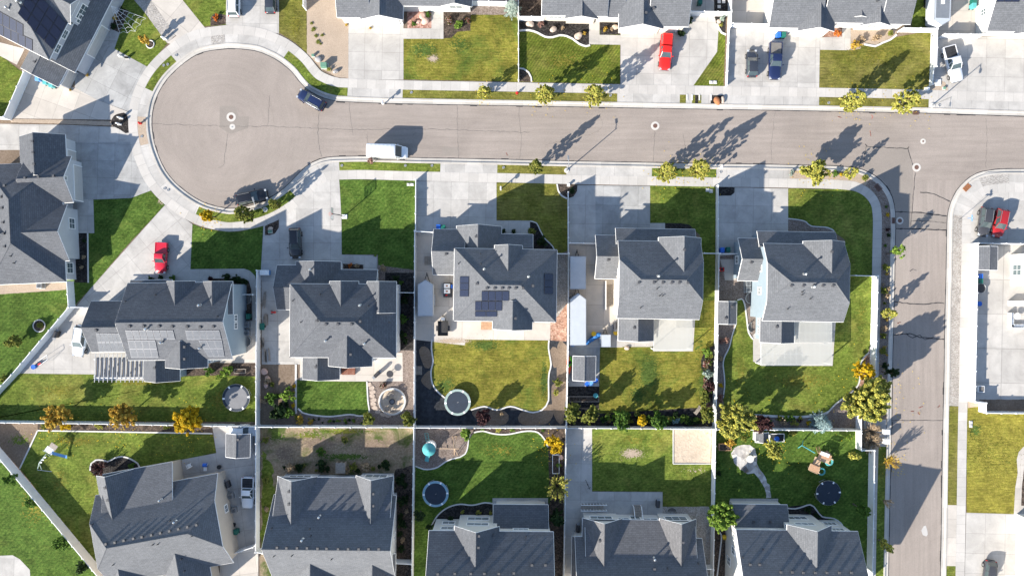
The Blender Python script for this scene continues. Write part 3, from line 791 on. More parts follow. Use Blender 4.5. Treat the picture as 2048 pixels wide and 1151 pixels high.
    D('gravel_yard', [(1435,508),(1560,508),(1540,660),(1500,730),(1450,830),(1428,830)], 'brown_gravel', 1.8)
    CN('walkway', [(1440,518),(1472,518),(1472,560),(1450,560)], 'concrete_warm', 2.4, joint=(2,2))
    G([(1471,599),(1483,597),(1489,608),(1493,636),(1497,665),(1507,681),(1600,600),(1690,600),(1690,550),(1745,552),(1741,680),(1736,705),(1722,722),(1716,768),(1684,797),(1672,806),(1656,823),(1600,831),(1505,828),(1450,826),(1446,795),(1449,770),(1448,748),(1446,730),(1448,715),(1458,694),(1464,670),(1471,649)], 'grass', 2.2)
    CN('patio', [(1506,670),(1540,630),(1672,630),(1665,731),(1523,731),(1506,722)], 'concrete_new', 3.2, joint=(3,3))
    D('planting_bed', [(1446,826),(1505,828),(1600,831),(1656,822),(1672,806),(1700,786),(1740,770),(1730,690),(1755,690),(1755,760),(1712,856),(1432,853),(1428,830)], 'brown_gravel', 2.0)
    D('planting_bed', [(1716,770),(1724,722),(1738,704),(1744,704),(1742,775)], 'bark_red', 2.3)
    CN('mailbox_pad', [(1727,838),(1772,838),(1772,892),(1727,892)], 'concrete', 5.3, joint=(2,2))
    D('planting_bed', [(1714,838),(1740,838),(1738,893),(1714,893)], 'brown_gravel', 2.5)
    # ---------------- east side
    CN('driveway', [(1941,360),(1975,345),(2200,345),(2200,490),(1941,490)], 'concrete_new', 3, joint=(3.1,3.1))
    CN('courtyard', [(1941,487),(2200,487),(2200,800),(1935,800)], 'concrete_new', 3, joint=(5.5,5.5))
    D('planting_bed', [(1958,798),(2200,798),(2200,822),(1958,822)], 'dirt', 3.3)
    D('planting_bed', [(1935,800),(1958,800),(1958,812),(1935,815)], 'tan_gravel', 3.5)
    G([(1933,812),(2200,820),(2200,1032),(2027,1029),(1933,1025)], 'grass_gold')
    CN('walkway', [(2200,888),(2060,888),(2046,893),(2037,903),(2033,918),(2035,945),(2030,975),(2027,1030),(2200,1032)], 'concrete_warm', 3.2, joint=(1.8,1.8))
    D('planting_bed', [(2200,905),(2060,905),(2050,920),(2046,950),(2043,975),(2042,1010),(2200,1010)], 'mulch', 3.5)
    CN('driveway', [(1932,1024),(2200,1032),(2200,1300),(1926,1300)], 'concrete_new', 3.1, joint=(3.2,3.2))
    # ---------------- south row
    G([(-120,770),(0,905),(100,1022),(212,1160),(212,1300),(-120,1300)], 'grass_rich')
    CN('patio', [(-120,1112),(0,1110),(26,1109),(40,1117),(60,1138),(70,1300),(-120,1300)], 'concrete_new')
    D('planting_bed', [(-120,842),(78,846),(76,860),(40,937),(0,894),(-120,750)], 'dirt', 1.8)
    D('planting_bed', [(76,846),(428,852),(428,866),(76,860)], 'mulch', 2.4)
    G([(76,860),(425,866),(433,904),(345,925),(300,960),(200,1060),(215,1160),(40,936)], 'grass')
    CN('driveway', [(425,853),(517,853),(516,1095),(470,1120),(430,1000),(344,960),(344,922),(433,905)], 'concrete', joint=(2.8,3.4), rot=R(8))
    CN('driveway', [(440,1110),(517,1092),(516,1300),(440,1300)], 'concrete_warm', joint=(2.8,3.4), rot=R(8))
    D('planting_bed', [(180,940),(183,926),(192,919),(205,919),(216,922),(230,915),(245,912),(262,917),(276,926),(285,945),(220,965)], 'black_mulch', 2.6, smooth=True)
    D('weedy_yard', [(522,853),(829,853),(826,1300),(520,1300)], 'weeds', 1.8)
    D('lawn', [(524,900),(545,930),(550,985),(545,1095),(522,1095)], 'grass', 2.2, jit=.25)
    D('planting_bed', [(790,940),(826,930),(824,1300),(785,1300)], 'mulch', 2.3, jit=.2)
    G([(831,920),(950,860),(1095,860),(1107,1010),(1100,1300),(826,1300)], 'grass_rich')
    D('play_bed', [(831,851),(953,852),(948,865),(937,880),(935,895),(930,907),(920,913),(903,917),(890,923),(876,933),(862,937),(847,937),(831,931)], 'brown_gravel', 2.6)
    D('planting_bed', [(940,851),(1131,851),(1127,1010),(1100,1010),(1098,950),(1096,895),(1088,876),(1076,864),(1062,861),(1045,862),(1020,867),(1003,868),(985,866),(965,861),(948,864)], 'mulch', 2.6)
    D('planting_bed', [(1096,1005),(1128,1005),(1126,1300),(1096,1300)], 'mulch', 2.7)
    D('planting_bed', [(860,1065),(864,1048),(875,1030),(890,1017),(905,1010),(922,1007),(945,1009),(970,1004),(992,1006),(992,1070)], 'black_mulch', 2.6)
    CN('patio', [(985,995),(1096,995),(1096,1045),(985,1045)], 'concrete', 3, joint=(2.5,2.5))
    CN('walkway', [(1131,852),(1184,853),(1184,982),(1325,983),(1325,1060),(1150,1060),(1148,1300),(1126,1300)], 'concrete', 3, joint=(2.7,2.9))
    G([(1184,853),(1424,856),(1421,1012),(1325,1012),(1325,982),(1184,981)], 'grass')
    D('sandpit', [(1346,857),(1423,858),(1421,926),(1346,926)], 'sand', 2.8)
    D('gravel_yard', [(1325,1012),(1421,1012),(1419,1300),(1380,1300),(1380,1060),(1325,1060)], 'gravel', 2.2)
    G([(1427,855),(1712,857),(1712,895),(1737,895),(1734,1300),(1421,1300)], 'grass_rich')
    D('paving', [(1462,905),(1468,895),(1480,890),(1500,889),(1510,896),(1514,912),(1513,925),(1518,935),(1530,952),(1540,975),(1542,994),(1532,995),(1529,975),(1518,956),(1508,945),(1495,947),(1480,938),(1468,925)], 'flagstone', 2.8, jit=.12)
    D('planting_bed', [(1428,1010),(1460,1040),(1462,1300),(1424,1300)], 'mulch', 2.5)
    CN('patio', [(1460,996),(1556,996),(1556,1030),(1460,1030)], 'concrete', 3, joint=(2.5,2.5))
    D('planting_bed', [(1570,1012),(1620,1008),(1640,1025),(1660,1040),(1684,1050),(1686,1065),(1560,1065)], 'black_mulch', 2.5)
build_ground()

# kerbed garden edging: pale concrete ribbons along lawns
def edging(pts, label, w=.16, h=.12, mat='hedge_stone', name='garden_edging'):
    P = catmull([w2(p) for p in pts], .5)
    N = normals(P)
    vs = []; fs = []
    for i, (p, n) in enumerate(zip(P, N)):
        for d, z in ((-w / 2, .0), (-w / 2, h), (w / 2, h), (w / 2, .0)):
            q = p + n * d; vs.append((q.x, q.y, z))
    for i in range(len(P) - 1):
        for k in range(3):
            fs.append((i * 4 + k, i * 4 + k + 1, i * 4 + 5 + k, i * 4 + 4 + k))
    fs += [(0, 1, 2, 3), tuple(len(P) * 4 - 1 - k for k in range(4))]
    b = MB(); b.add(vs, fs)
    o = b.build(name, mat)
    return tag(o, label, 'edging', 'pale garden edging strips')
edging([(1038,62),(1058,61),(1075,66),(1090,74),(1105,75),(1120,71),(1134,73),(1145,78),(1158,88),(1172,93),(1180,91)], 'wavy white edging between striped front lawn and black mulch bed', .3)
edging([(1037,137),(1047,138),(1057,145),(1062,155),(1063,164)], 'quarter circle edging at the roadside end of the low white fence', .25)
edging([(1452,70),(1443,66),(1437,57),(1434,48)], 'short curved edging by the blue-grey bush next to the long driveway', .3)
edging([(1793,70),(1780,80),(1765,86),(1750,93),(1738,91),(1728,89)], 'curved stone edging in front of the tan bed below the top right house', .3)
edging([(1060,442),(1073,446),(1080,460),(1090,477),(1105,492),(1112,507)], 'curved white edging beside the shaded front lawn of the middle house')
edging([(1114,368),(1116,380),(1123,391),(1134,397)], 'quarter circle edging by the pavement at the front end of a white fence', .22)
edging([(864,678),(863,696),(866,722),(862,743),(865,767),(875,782),(890,795)], 'wavy pale edging left of the yellowing back lawn above the trampoline', .22)
edging([(942,819),(969,812),(993,819),(1021,812),(1045,819),(1066,824),(1084,819),(1092,811),(1097,800),(1097,758),(1099,742),(1102,728),(1097,696),(1098,680)], 'long wavy pale edging right of and below the yellowing back lawn', .22)
edging([(734,762),(736,800),(738,826),(720,831),(700,828),(660,832),(625,829),(605,824),(596,816)], 'stone edging round the small rich green back lawn near the fire pit', .22)
edging([(592,728),(592,826)], 'straight stone edging between orange flowers and the small green lawn', .3)
edging([(76,860),(250,863),(425,866)], 'straight pale edging along the mulch under the golden trees', .2)
edging([(40,936),(58,898),(76,860)], 'diagonal pale edging at the corner of bare dirt and swing set lawn', .2)
edging([(181,940),(183,926),(192,919),(205,919),(216,922),(230,915),(245,912),(262,917),(276,926),(281,936)], 'kidney shaped edging round the purple shrub bed behind a big roof', .22)
edging([(831,931),(847,937),(862,937),(876,933),(890,923),(903,917),(920,913),(930,907),(935,895),(937,880),(940,868)], 'wavy edging round the playground bed with the teal tower', .2)
edging([(948,864),(965,861),(985,866),(1003,868),(1020,867),(1045,862),(1062,861),(1076,864),(1088,876),(1096,893)], 'wavy edging along the top of the bright green lawn right of the playground', .22)
edging([(860,1060),(864,1048),(875,1030),(890,1017),(905,1010),(922,1007),(945,1009),(970,1004),(986,1006)], 'curved edging below the blue trampoline round a dark bed', .2)
edging([(1471,649),(1464,670),(1458,694),(1448,715),(1446,730),(1448,748),(1449,770),(1446,795)], 'wavy edging on the left of the large corner back lawn', .18)
edging([(1474,600),(1483,597),(1489,608),(1493,636),(1497,665),(1506,678)], 'curved edging between corner house and shed lawn', .2)
edging([(1505,829),(1560,832),(1600,833),(1640,829),(1656,823)], 'stone edging below the large corner lawn beside the purple shrub', .35)
edging([(1656,823),(1672,806),(1684,797),(1716,769),(1723,722),(1738,704)], 'pale curved edging under the big yellow tree by the road', .2)
edging([(1346,926),(1346,857)], 'left timber edge of the square sandpit', .13, .15)
edging([(1346,926.5),(1421,926.5)], 'bottom timber edge of the square sandpit', .13, .15)
edging([(1576,437),(1600,440),(1612,444),(1622,452),(1655,455),(1668,462)], 'edging of the shaded bed in front of the corner house')
edging([(1558,1012),(1590,1016),(1620,1008),(1632,1018),(1644,1032),(1668,1036),(1684,1048),(1686,1064)], 'wavy white edging below the round dark blue trampoline', .2)
edging([(1428,1050),(1442,1068),(1440,1100),(1434,1151)], 'narrow white edging left of the bottom right house', .2)
edging([(176,466),(177,565)], 'straight edging of the shaded bed before the left hand house', .2)
for x in (1384, 1398.5, 1374, 1422):
    edging([(x, 201), (x, 189)], {1384:'white kerb strip left of the black roadside mulch square', 1398.5:'white kerb strip right of the black roadside mulch square', 1374:'white kerb strip at the first small roadside grass square', 1422:'white kerb strip beside the boulder in the roadside bed'}[x], .2)
# ================================================================ HOUSES
class House:
    n = 0
    def __init__(s, name, label, wall='siding_white', roof='shingle', a=0.0, cat='house', trim='trim'):
        s.name, s.label, s.wallm, s.roofm, s.a, s.cat, s.trim = name, label, wall, roof, R(a), cat, trim
        s.rb, s.wb = MB(), MB(); s.pr = []
    def frame(s, p0, p2, z):
        P0, P2 = W(*p0, z), W(*p2, z)
        u = Vector((math.cos(s.a), -math.sin(s.a), 0)); v = Vector((-math.sin(s.a), -math.cos(s.a), 0))
        d = P2 - P0
        return P0, u, v, d.dot(u), d.dot(v)
    def shell(s, polys, th, m=0):
        key = lambda p: (round(p.x, 4), round(p.y, 4), round(p.z, 4))
        edges = {}
        for f in polys:
            for i in range(len(f)):
                a, b = key(f[i]), key(f[(i + 1) % len(f)])
                edges.setdefault(frozenset((a, b)), []).append((f[i], f[(i + 1) % len(f)]))
        dn = Vector((0, 0, th))
        for f in polys:
            s.rb.face(f, m); s.rb.face([p - dn for p in reversed(f)], 1)
        for e in edges.values():
            if len(e) == 1:
                a, b = e[0]; s.rb.face([b, a, a - dn, b - dn], 1); s.rb.tube(a - dn * .45, b - dn * .45, .055, n=6, m=1)
    def gable(s, p0, p2, z=6.6, pitch=.6, ax='x', f=(1, 1), ov=.4, wall=True, th=.18, base=0.0):
        P0, u, v, w, h = s.frame(p0, p2, z)
        ov += .006 * len(s.pr); z += .003 * len(s.pr)
        if ax == 'x': A, B, L, D = u, v, w, h
        else: A, B, L, D = v, u, h, w
        pt = lambda a, b, zz: Vector((*(P0 + A * a + B * b).xy, zz))
        hd = D / 2; r = hd * pitch
        (c0, i0), (c1, i1) = [(k * hd, (1 - k) * hd) for k in f]
        def side(fl):
            q = (lambda b: D - b) if fl else (lambda b: b)
            P = [pt(0, q(0), z), pt(L, q(0), z)]
            if 0 < f[1] < 1: P.append(pt(L, q(c1), z + f[1] * r))
            P += [pt(L - i1, hd, z + r), pt(i0, hd, z + r)]
            if 0 < f[0] < 1: P.append(pt(0, q(c0), z + f[0] * r))
            return P
        polys = [side(0), side(1)]
        if f[0] < 1: polys.append([pt(0, c0, z + f[0] * r), pt(0, D - c0, z + f[0] * r), pt(i0, hd, z + r)])
        if f[1] < 1: polys.append([pt(L, c1, z + f[1] * r), pt(L, D - c1, z + f[1] * r), pt(L - i1, hd, z + r)])
        for k, q in enumerate(polys):
            n = (q[1] - q[0]).cross(q[2] - q[0])
            if n.z < 0: polys[k] = q[::-1]
        s.shell(polys, th)
        # ridge and hip caps
        def cap(a, b, wd=.14):
            s.rb.tube(a + Vector((0, 0, -.02)), b + Vector((0, 0, -.02)), .075, n=6, m=0)
        cap(pt(i0, hd, z + r), pt(L - i1, hd, z + r))
        for e, (c, i) in ((0, (c0, i0)), (1, (c1, i1))):
            if f[e] < 1:
                for bb in (c, D - c):
                    cap(pt(0 if e == 0 else L, bb, z + f[e] * r), pt(i if e == 0 else L - i, hd, z + r))
        if wall:
            secs = []
            for e, a in ((0, ov), (1, L - ov)):
                zt = z + ov * pitch - th + .03
                zc = min(z + r, z + f[e] * r + ov * pitch) - th + .03
                bs = max(ov + .001, min(hd - .001, (zc + th - .03 - z) / pitch))
                secs.append([pt(a, ov, base), pt(a, ov, zt), pt(a, bs, zc), pt(a, D - bs, zc), pt(a, D - ov, zt), pt(a, D - ov, base)])
            s.wb.loft(secs)
        s.pr.append((P0, u, v, w, h, z, ov)); return len(s.pr) - 1
    def shed(s, p0, p2, z=3.0, rise=1.5, hi='S', ov=.4, wall=True, th=.18):
        P0, u, v, w, h = s.frame(p0, p2, z)
        ov += .006 * len(s.pr); z += .003 * len(s.pr)
        zz = lambda x, y: z + rise * {'S': y / h, 'N': 1 - y / h, 'E': x / w, 'W': 1 - x / w}[hi]
        pt = lambda x, y, q=None: Vector((*(P0 + u * x + v * y).xy, zz(x, y) if q is None else q))
        P = [pt(0, 0), pt(0, h), pt(w, h), pt(w, 0)]
        if (P[1] - P[0]).cross(P[2] - P[0]).z < 0: P = P[::-1]
        s.shell([P], th)
        if wall:
            o = ov; t = .15
            cs = [(o, o), (w - o, o), (w - o, h - o), (o, h - o)]
            lo = [pt(x, y, 0.0) for x, y in cs]; hi_ = [pt(x, y) - Vector((0, 0, t)) for x, y in cs]
            s.wb.add(lo + hi_, [(0, 1, 5, 4), (1, 2, 6, 5), (2, 3, 7, 6), (3, 0, 4, 7), (4, 5, 6, 7), (3, 2, 1, 0)])
        s.pr.append((P0, u, v, w, h, z, ov)); return len(s.pr) - 1
    def done(s):
        P0, u, v, w, h, z, ov = s.pr[0]
        c = P0 + u * w / 2 + v * h / 2; c.z = 0
        s.o = c
        s.root = empty(s.name, c, s.label, s.cat, 'grey roofed houses' if s.cat == 'house' else None)
        s.wall = s.wb.build('wall', s.wallm, s.root, c, uv=True)
        s.roof = s.rb.build('roof', [s.roofm, s.trim], s.root, c, uv=True)
        vs = [Vector(p) for p in s.rb.v]
        s.bvh = BVHTree.FromPolygons(vs, s.rb.f)
        return s
    def hit(s, px, py):
        o = Vector((0, 0, H)); d = (W(px, py) - o).normalized()
        loc, n, i, dist = s.bvh.ray_cast(o, d)
        if loc is None: return None, None
        if n.z < 0: n = -n
        return loc, n
    def wallpt(s, k, side, t, z):
        P0, u, v, w, h, ze, ov = s.pr[k]
        x, y, n = {'N': (ov + t * (w - 2 * ov), ov, -v), 'S': (ov + t * (w - 2 * ov), h - ov, v), 'W': (ov, ov + t * (h - 2 * ov), -u), 'E': (w - ov, ov + t * (h - 2 * ov), u)}[side]
        p = P0 + u * x + v * y
        return Vector((p.x, p.y, z)), n
    def window(s, k, side, t, z, w=1.4, h=1.2, bars=1):
        p, n = s.wallpt(k, side, t, z)
        ang = math.atan2(n.y, n.x) - math.pi / 2     # local y = outward
        f = MB(); g = MB()
        fw = .15
        f.box((0, .02, h / 2), (w + 2 * fw, .12, fw), m=0); f.box((0, .02, -h / 2), (w + 2 * fw, .16, fw))
        for sx in (-1, 1): f.box((sx * (w / 2 + fw / 2), .022, 0), (fw, .11, h - .1))
        for b in range(bars): f.box((-w / 2 + w * (b + 1) / (bars + 1), .023, 0), (.06, .1, h - .1))
        f.box((0, .019, 0), (w, .09, .05))
        g.box((0, .0, 0), (w, .08, h))
        rt = Matrix.Rotation(ang, 4, 'Z')
        fo = f.build('window', 'trim', s.root); fo.location = p - s.o; fo.rotation_euler = (0, 0, ang)
        go = g.build('pane', 'house_glass', fo)
        return fo
    def door(s, k, side, t, w=4.9, h=2.2, mat='garage_door', name='garage_door'):
        p, n = s.wallpt(k, side, t, 0)
        ang = math.atan2(n.y, n.x) - math.pi / 2
        f = MB()
        for r_ in range(4): f.box((0, .0, h * (r_ + .5) / 4), (w, .1, h / 4 - .03))
        for sx in (-1, 1): f.box((sx * (w / 2 + .09), .03, h / 2 + .05), (.16, .14, h + .1), m=1)
        f.box((0, .032, h + .08), (w + .34, .15, .16), m=1)
        o = f.build(name, [mat, 'trim'], s.root); o.location = p - s.o; o.rotation_euler = (0, 0, ang)
    def vents(s, pts, kind='box'):
        for px, py in pts:
            loc, n = s.hit(px, py)
            if loc is None: continue
            b = MB()
            if kind == 'box':
                b.box((0, 0, .12), (.3, .3, .26), m=0); b.box((0, 0, .26), (.38, .38, .05), m=1, taper=.85); nm = 'roof_vent'; mats = ['metal_dark', 'vent_grey']
            elif kind == 'pipe':
                b.tube((0, 0, -.1), (0, 0, .45), .06, n=8); b.tube((0, 0, -.05), (0, 0, .08), .13, .08, n=8); nm = 'vent_pipe'; mats = ['metal_dark']
            else:
                b.tube((0, 0, -.1), (0, 0, .75), .11, n=10); b.tube((0, 0, .7), (0, 0, .82), .19, n=10); b.tube((0, 0, .82), (0, 0, .95), .19, .06, n=10); b.tube((0, 0, -.05), (0, 0, .14), .24, .13, n=10); nm = 'chimney_flue'; mats = ['galvanised']
            o = b.build(nm, mats, s.roof); o.location = loc - s.o
            o.rotation_euler = (0, 0, -s.a)
    def solar(s, quad, nx, ny, mat='solar', frame='solar_frame', gap=.012):
        cx_ = sum(q[0] for q in quad) / 4; cy_ = sum(q[1] for q in quad) / 4
        loc, n = s.hit(cx_, cy_)
        if loc is None: return
        o = Vector((0, 0, H)); P = []
        for q in quad:
            d = W(*q) - o
            P.append(o + d * ((loc - o).dot(n) / d.dot(n)) + n * .10)
        for i in range(nx):
            for j in range(ny):
                def pt(a, b): return P[0].lerp(P[1], a).lerp(P[3].lerp(P[2], a), b)
                a0, a1, b0, b1 = i / nx + gap / 2, (i + 1) / nx - gap / 2, j / ny + gap / 2, (j + 1) / ny - gap / 2
                q = [pt(a0, b0), pt(a1, b0), pt(a1, b1), pt(a0, b1)]
                if (q[1] - q[0]).cross(q[2] - q[0]).dot(n) < 0: q = q[::-1]
                b = MB(); t = n * .06
                b.add(q + [p - t for p in q], [(3, 2, 1, 0), (0, 1, 5, 4), (1, 2, 6, 5), (2, 3, 7, 6), (3, 0, 4, 7)][1:] , 1)
                b.face(q, 1)
                c = sum(q, Vector()) / 4
                ii = [c + (p - c) * (1 - .05) + n * .004 for p in q]
                b.face(ii, 0)
                b.build('solar_panel', [mat, frame], s.root, s.o, uv=True, recalc=False)

plain('vent_grey', (.075, .075, .08), .6)
def houses():
    # --- H1 north-west corner, turned 27 degrees
    h = House('house', 'top left two storey house turned askew, with black solar arrays', 'siding_lilac', 'shingle', 27)
    h.gable((38,-180), (98,120), 6.6, .64, 'y', (0, 0))
    h.gable((75,-60), (140.7,48.5), 6.6, .75, 'x', (1, 1))
    h.gable((160,-72), (150,145), 3.2, .66, 'y', (1, 1))
    h.gable((63,93), (116,174), 3.2, .55, 'y', (1, 1))
    h.done()
    h.solar([(35,27),(105.5,100),(134,47),(64,-26)], 4, 3)
    h.solar([(-20,12),(47,49),(47,72),(-20,38)], 5, 1); h.solar([(-20,39),(66,80),(66,102),(-20,60)], 6, 1)
    h.vents([(40,5),(18,18)], 'flue'); h.vents([(70,124)], 'box')
    for t in (.5, .62, .76, .9): h.window(0, 'E', t, 5.6, 1.2, 1.0)
    h.window(1, 'E', .5, 5.0, 2.2, 1.6, 2); h.window(1, 'E', .75, 4.6, 1.2, 1.4)
    h.door(2, 'E', .62, 4.9, 2.2, 'garage_tan'); h.door(3, 'E', .5, 2.6, 2.2, 'garage_tan')
    # --- H2 west house
    h = House('house', 'single storey house at the left edge whose garages face the bulb of the road', 'siding_grey', 'shingle_dark', -2.5)
    h.gable((-33,330), (132,563), 3.3, .55, 'y', (0, 0))
    h.gable((38,273), (134,352), 3.2, .6, 'y', (1, 1))
    h.gable((50,316), (147,404.5), 3.2, .62, 'x', (1, 1))
    h.gable((15,414), (139,521), 3.3, .6, 'x', (1, 1))
    h.gable((70,462), (133,490), 2.9, .7, 'x', (1, 1))
    h.done()
    h.vents([(66,283),(67,305),(69,328),(51,356),(78,354),(108,352),(10,371),(3,394),(5,416),(7,445),(8,467),(10,493)])
    h.vents([(22,512),(29,526)], 'pipe')
    h.door(1, 'E', .55, 2.7, 2.2, 'garage_tan'); h.door(2, 'E', .55, 5.4, 2.2, 'garage_tan')
    h.window(0, 'E', .72, 1.6, 1.6, 1.5); h.window(0, 'E', .9, 1.6, 1.5, 1.5); h.window(2, 'E', .5, 4.3, .5, .6, 0); h.window(3, 'E', .3, 1.7, 1.5, 1.4)
    # --- H3 with pergola
    h = House('house', 'house with pale solar panels and a blue grey gable wall beside the striped pergola', 'siding_blue', 'shingle_dark', -.6)
    h.gable((255,566), (465,718), 6.6, .6, 'x', (1, 1))
    h.gable((333,562.5), (391,628), 6.6, .92, 'y', (1, 1)); h.gable((405.5,563), (466,628), 6.6, .92, 'y', (1, 1))
    h.gable((261,560), (345,610), 4.6, .4, 'x', (1, 1)); h.gable((182,602), (258,703), 3.2, .68, 'x', (1, 1))
    h.gable((330,680), (415.5,734), 6.6, .62, 'y', (1, 1)); h.gable((287,700), (360,761), 3.2, .66, 'y', (1, 1))
    h.done()
    h.vents([(260,652),(288,652),(319,652),(345,653),(375,653),(401,654),(427,653)]); h.vents([(295,657),(402,695)], 'flue'); h.vents([(325,684)], 'flue'); h.vents([(370,693),(370,717),(193,660),(310,735)])
    h.vents([(312,589),(252,602),(436,632)], 'pipe'); h.vents([(401,610)], 'flue')
    h.solar([(192,665),(240,665.5),(249,701),(199,702)], 6, 2, 'solar_pale', 'panel_frame_pale')
    h.solar([(250.7,659.5),(346.6,659.5),(351,677.5),(255.4,678)], 7, 1, 'solar_pale', 'panel_frame_pale'); h.solar([(255.6,679.5),(311,679.5),(318,714),(263,714)], 4, 2, 'solar_pale', 'panel_frame_pale')
    h.solar([(371,659.5),(439,659.5),(443.5,678),(375,678)], 5, 1, 'solar_pale', 'panel_frame_pale'); h.solar([(397,679.5),(444,679.5),(449.5,712),(417,712)], 3, 2, 'solar_pale', 'panel_frame_pale')
    h.window(0, 'E', .47, 4.3, .8, 1.1); h.window(0, 'E', .58, 4.3, .8, 1.1); h.window(0, 'E', .12, 4.6, 1.8, .8, 2); h.window(6, 'E', .6, 1.6, .8, 1.2); h.window(5, 'E', .8, 4.2, .8, 1.0)
    # --- H4
    h = House('house', 'hip roofed house with two little north gables above the driveway with a black car', 'siding_grey', 'shingle_dark', .3)
    h.gable((580,567), (792,715), 6.6, .62, 'x', (0, 0))
    h.gable((659,562), (717,625), 6.6, .92, 'y', (1, 1)); h.gable((734,562.5), (792.5,625), 6.6, .92, 'y', (1, 1))
    h.gable((592,522.5), (681.5,600), 3.2, .68, 'y', (1, 1)); h.gable((554,530), (640,619), 3.2, .5, 'x', (1, 1)); h.gable((640,538.5), (755,600), 3.2, .5, 'x', (1, 1))
    h.gable((657,670), (744,732), 6.6, .66, 'y', (1, 1)); h.gable((605,690), (679,758), 3.2, .66, 'y', (1, 1))
    h.done()
    h.vents([(634,641),(652,648),(676,648),(703,648),(721,642),(702,708),(632,733)]); h.vents([(653,680),(730,686)], 'flue'); h.vents([(586,601),(602,644),(641,588),(737,611),(779,644)], 'pipe'); h.vents([(721,610),(622,539)], 'flue')
    h.window(0, 'E', .12, 4.5, 1.6, 1.0); h.window(0, 'E', .5, 4.5, 1.0, 1.0); h.window(6, 'E', .9, 1.8, .6, 1.3); h.window(7, 'E', .5, 1.5, 1.0, 1.2)
    h.door(3, 'N', .5, 4.9); h.door(4, 'N', .25, 2.6)
    # --- H5
    h = House('house', 'hip roofed middle house with small solar groups and a white cargo trailer beside it', 'siding_white', 'shingle', .9)
    h.gable((909,496), (1112,644), 6.6, .62, 'x', (0, 0))
    h.gable((989,490), (1043.5,580), 6.6, .98, 'y', (1, 1))
    h.gable((913,451.5), (1002,530), 3.2, .92, 'y', (1, 1)); h.gable((960,467), (1065,525), 3.2, .5, 'x', (1, 1)); h.gable((867.5,458), (930,550), 3.3, .68, 'x', (1, 1))
    h.gable((986,600), (1064,659), 6.6, .8, 'y', (1, 1))
    h.done()
    h.solar([(920.4,552.5),(938.5,552.5),(938,592.8),(920,592.8)], 1, 3); h.solar([(1088,546.5),(1105.7,547),(1105.7,587.4),(1088,587)], 1, 3)
    h.solar([(963,581),(1018,581),(1018,600.5),(963,600.5)], 4, 1); h.solar([(950,601.5),(1004,601.5),(1004,620),(950,620)], 4, 1); h.solar([(950,621.5),(994,621.5),(994,632),(950,632)], 2, 1)
    h.vents([(954,567),(974,576),(989,576),(1004,576),(1017,576),(1031,576),(1046,576),(1031,636),(892,508),(952,473),(1066,571)])
    h.vents([(917,527),(961,507),(962,527)], 'pipe'); h.vents([(968.5,538),(1057,553)], 'flue')
    h.window(5, 'S', .5, 4.4, 1.6, 1.2); h.window(0, 'S', .2, 4.3, 1.4, 1.2); h.window(0, 'S', .85, 1.6, 1.6, 1.2); h.window(0, 'S', .3, 1.4, 1.8, 1.9)
    h.door(2, 'N', .5, 4.9); h.door(4, 'N', .5, 2.6)
    # --- H6
    h = House('house', 'clipped hip roofed house standing right of the two white cargo trailers', 'siding_cream', 'shingle', .9)
    h.gable((1236,481), (1398.5,638.5), 6.6, .62, 'x', (.5, .5))
    h.gable((1317,474.5), (1401,565), 6.6, .88, 'y', (1, 1)); h.gable((1231,456), (1389,520), 3.2, .48, 'x', (1, 1)); h.gable((1191,470), (1260,558), 3.3, .68, 'x', (1, 1))
    h.gable((1237,620), (1307,681.5), 3.2, .66, 'y', (1, 1))
    h.done()
    h.vents([(1277,565),(1307,565),(1325,565),(1343,565),(1358,565),(1375,565),(1368,499),(1268,655),(1216,520)]); h.vents([(1281,615),(1313,562),(1319,591),(1325,591),(1314,577)], 'pipe'); h.vents([(1316,552)], 'flue')
    h.window(0, 'W', .4, 4.0, 1.0, 1.2); h.window(0, 'W', .7, 1.6, 1.0, 1.2); h.window(0, 'S', .2, 4.3, 1.6, 1.2); h.window(0, 'S', .75, 4.3, 1.6, 1.2); h.window(0, 'S', .6, 1.4, 1.8, 1.9)
    h.door(2, 'N', .3, 4.9); h.door(3, 'N', .5, 2.6)
    # --- H7
    h = House('house', 'corner house with blue grey siding and an L shaped translucent patio cover', 'siding_blue', 'shingle', .9)
    h.gable((1527,486.5), (1687,643.5), 6.6, .62, 'x', (.5, .5))
    h.gable((1606,482), (1688.5,568), 6.6, .86, 'y', (1, 1)); h.gable((1514,462), (1670,525), 3.2, .48, 'x', (1, 1)); h.gable((1476,476), (1545,562), 3.3, .68, 'x', (1, 1))
    h.gable((1520.5,620), (1588,685), 3.2, .66, 'y', (1, 1))
    h.done()
    h.vents([(1582,571),(1606,571),(1627,571),(1645,571),(1665,571),(1663,503),(1553,653),(1502,525)]); h.vents([(1575,617),(1604,583),(1604,589),(1620,597)], 'pipe'); h.vents([(1608,548)], 'flue'); h.vents([(1625,573)], 'flue')
    h.window(0, 'W', .62, 4.2, .9, 1.2); h.window(0, 'W', .3, 4.4, .9, 1.0); h.window(4, 'W', .35, 1.6, .8, 1.0); h.window(4, 'W', .7, 1.6, .8, 1.0); h.window(3, 'W', .5, 1.7, 1.0, 1.2); h.window(0, 'S', .3, 4.3, 1.6, 1.2); h.window(0, 'S', .75, 4.3, 1.6, 1.2); h.window(0, 'S', .75, 1.4, 2.0, 1.9)
    h.door(2, 'N', .3, 4.9); h.door(3, 'N', .5, 2.6)
    # --- north row
    h = House('house', 'house at the top with white garage and brick gable by red flowers', 'siding_white', 'shingle', .6)
    h.gable((676,-150), (740,36), 3.3, .5, 'x', (1, 1)); h.gable((722,-120), (806,40), 3.3, .55, 'y', (1, 1)); h.gable((795,-100), (890,13), 3.3, .5, 'x', (1, 1)); h.gable((879,-110), (944,14), 3.2, .55, 'y', (1, 1))
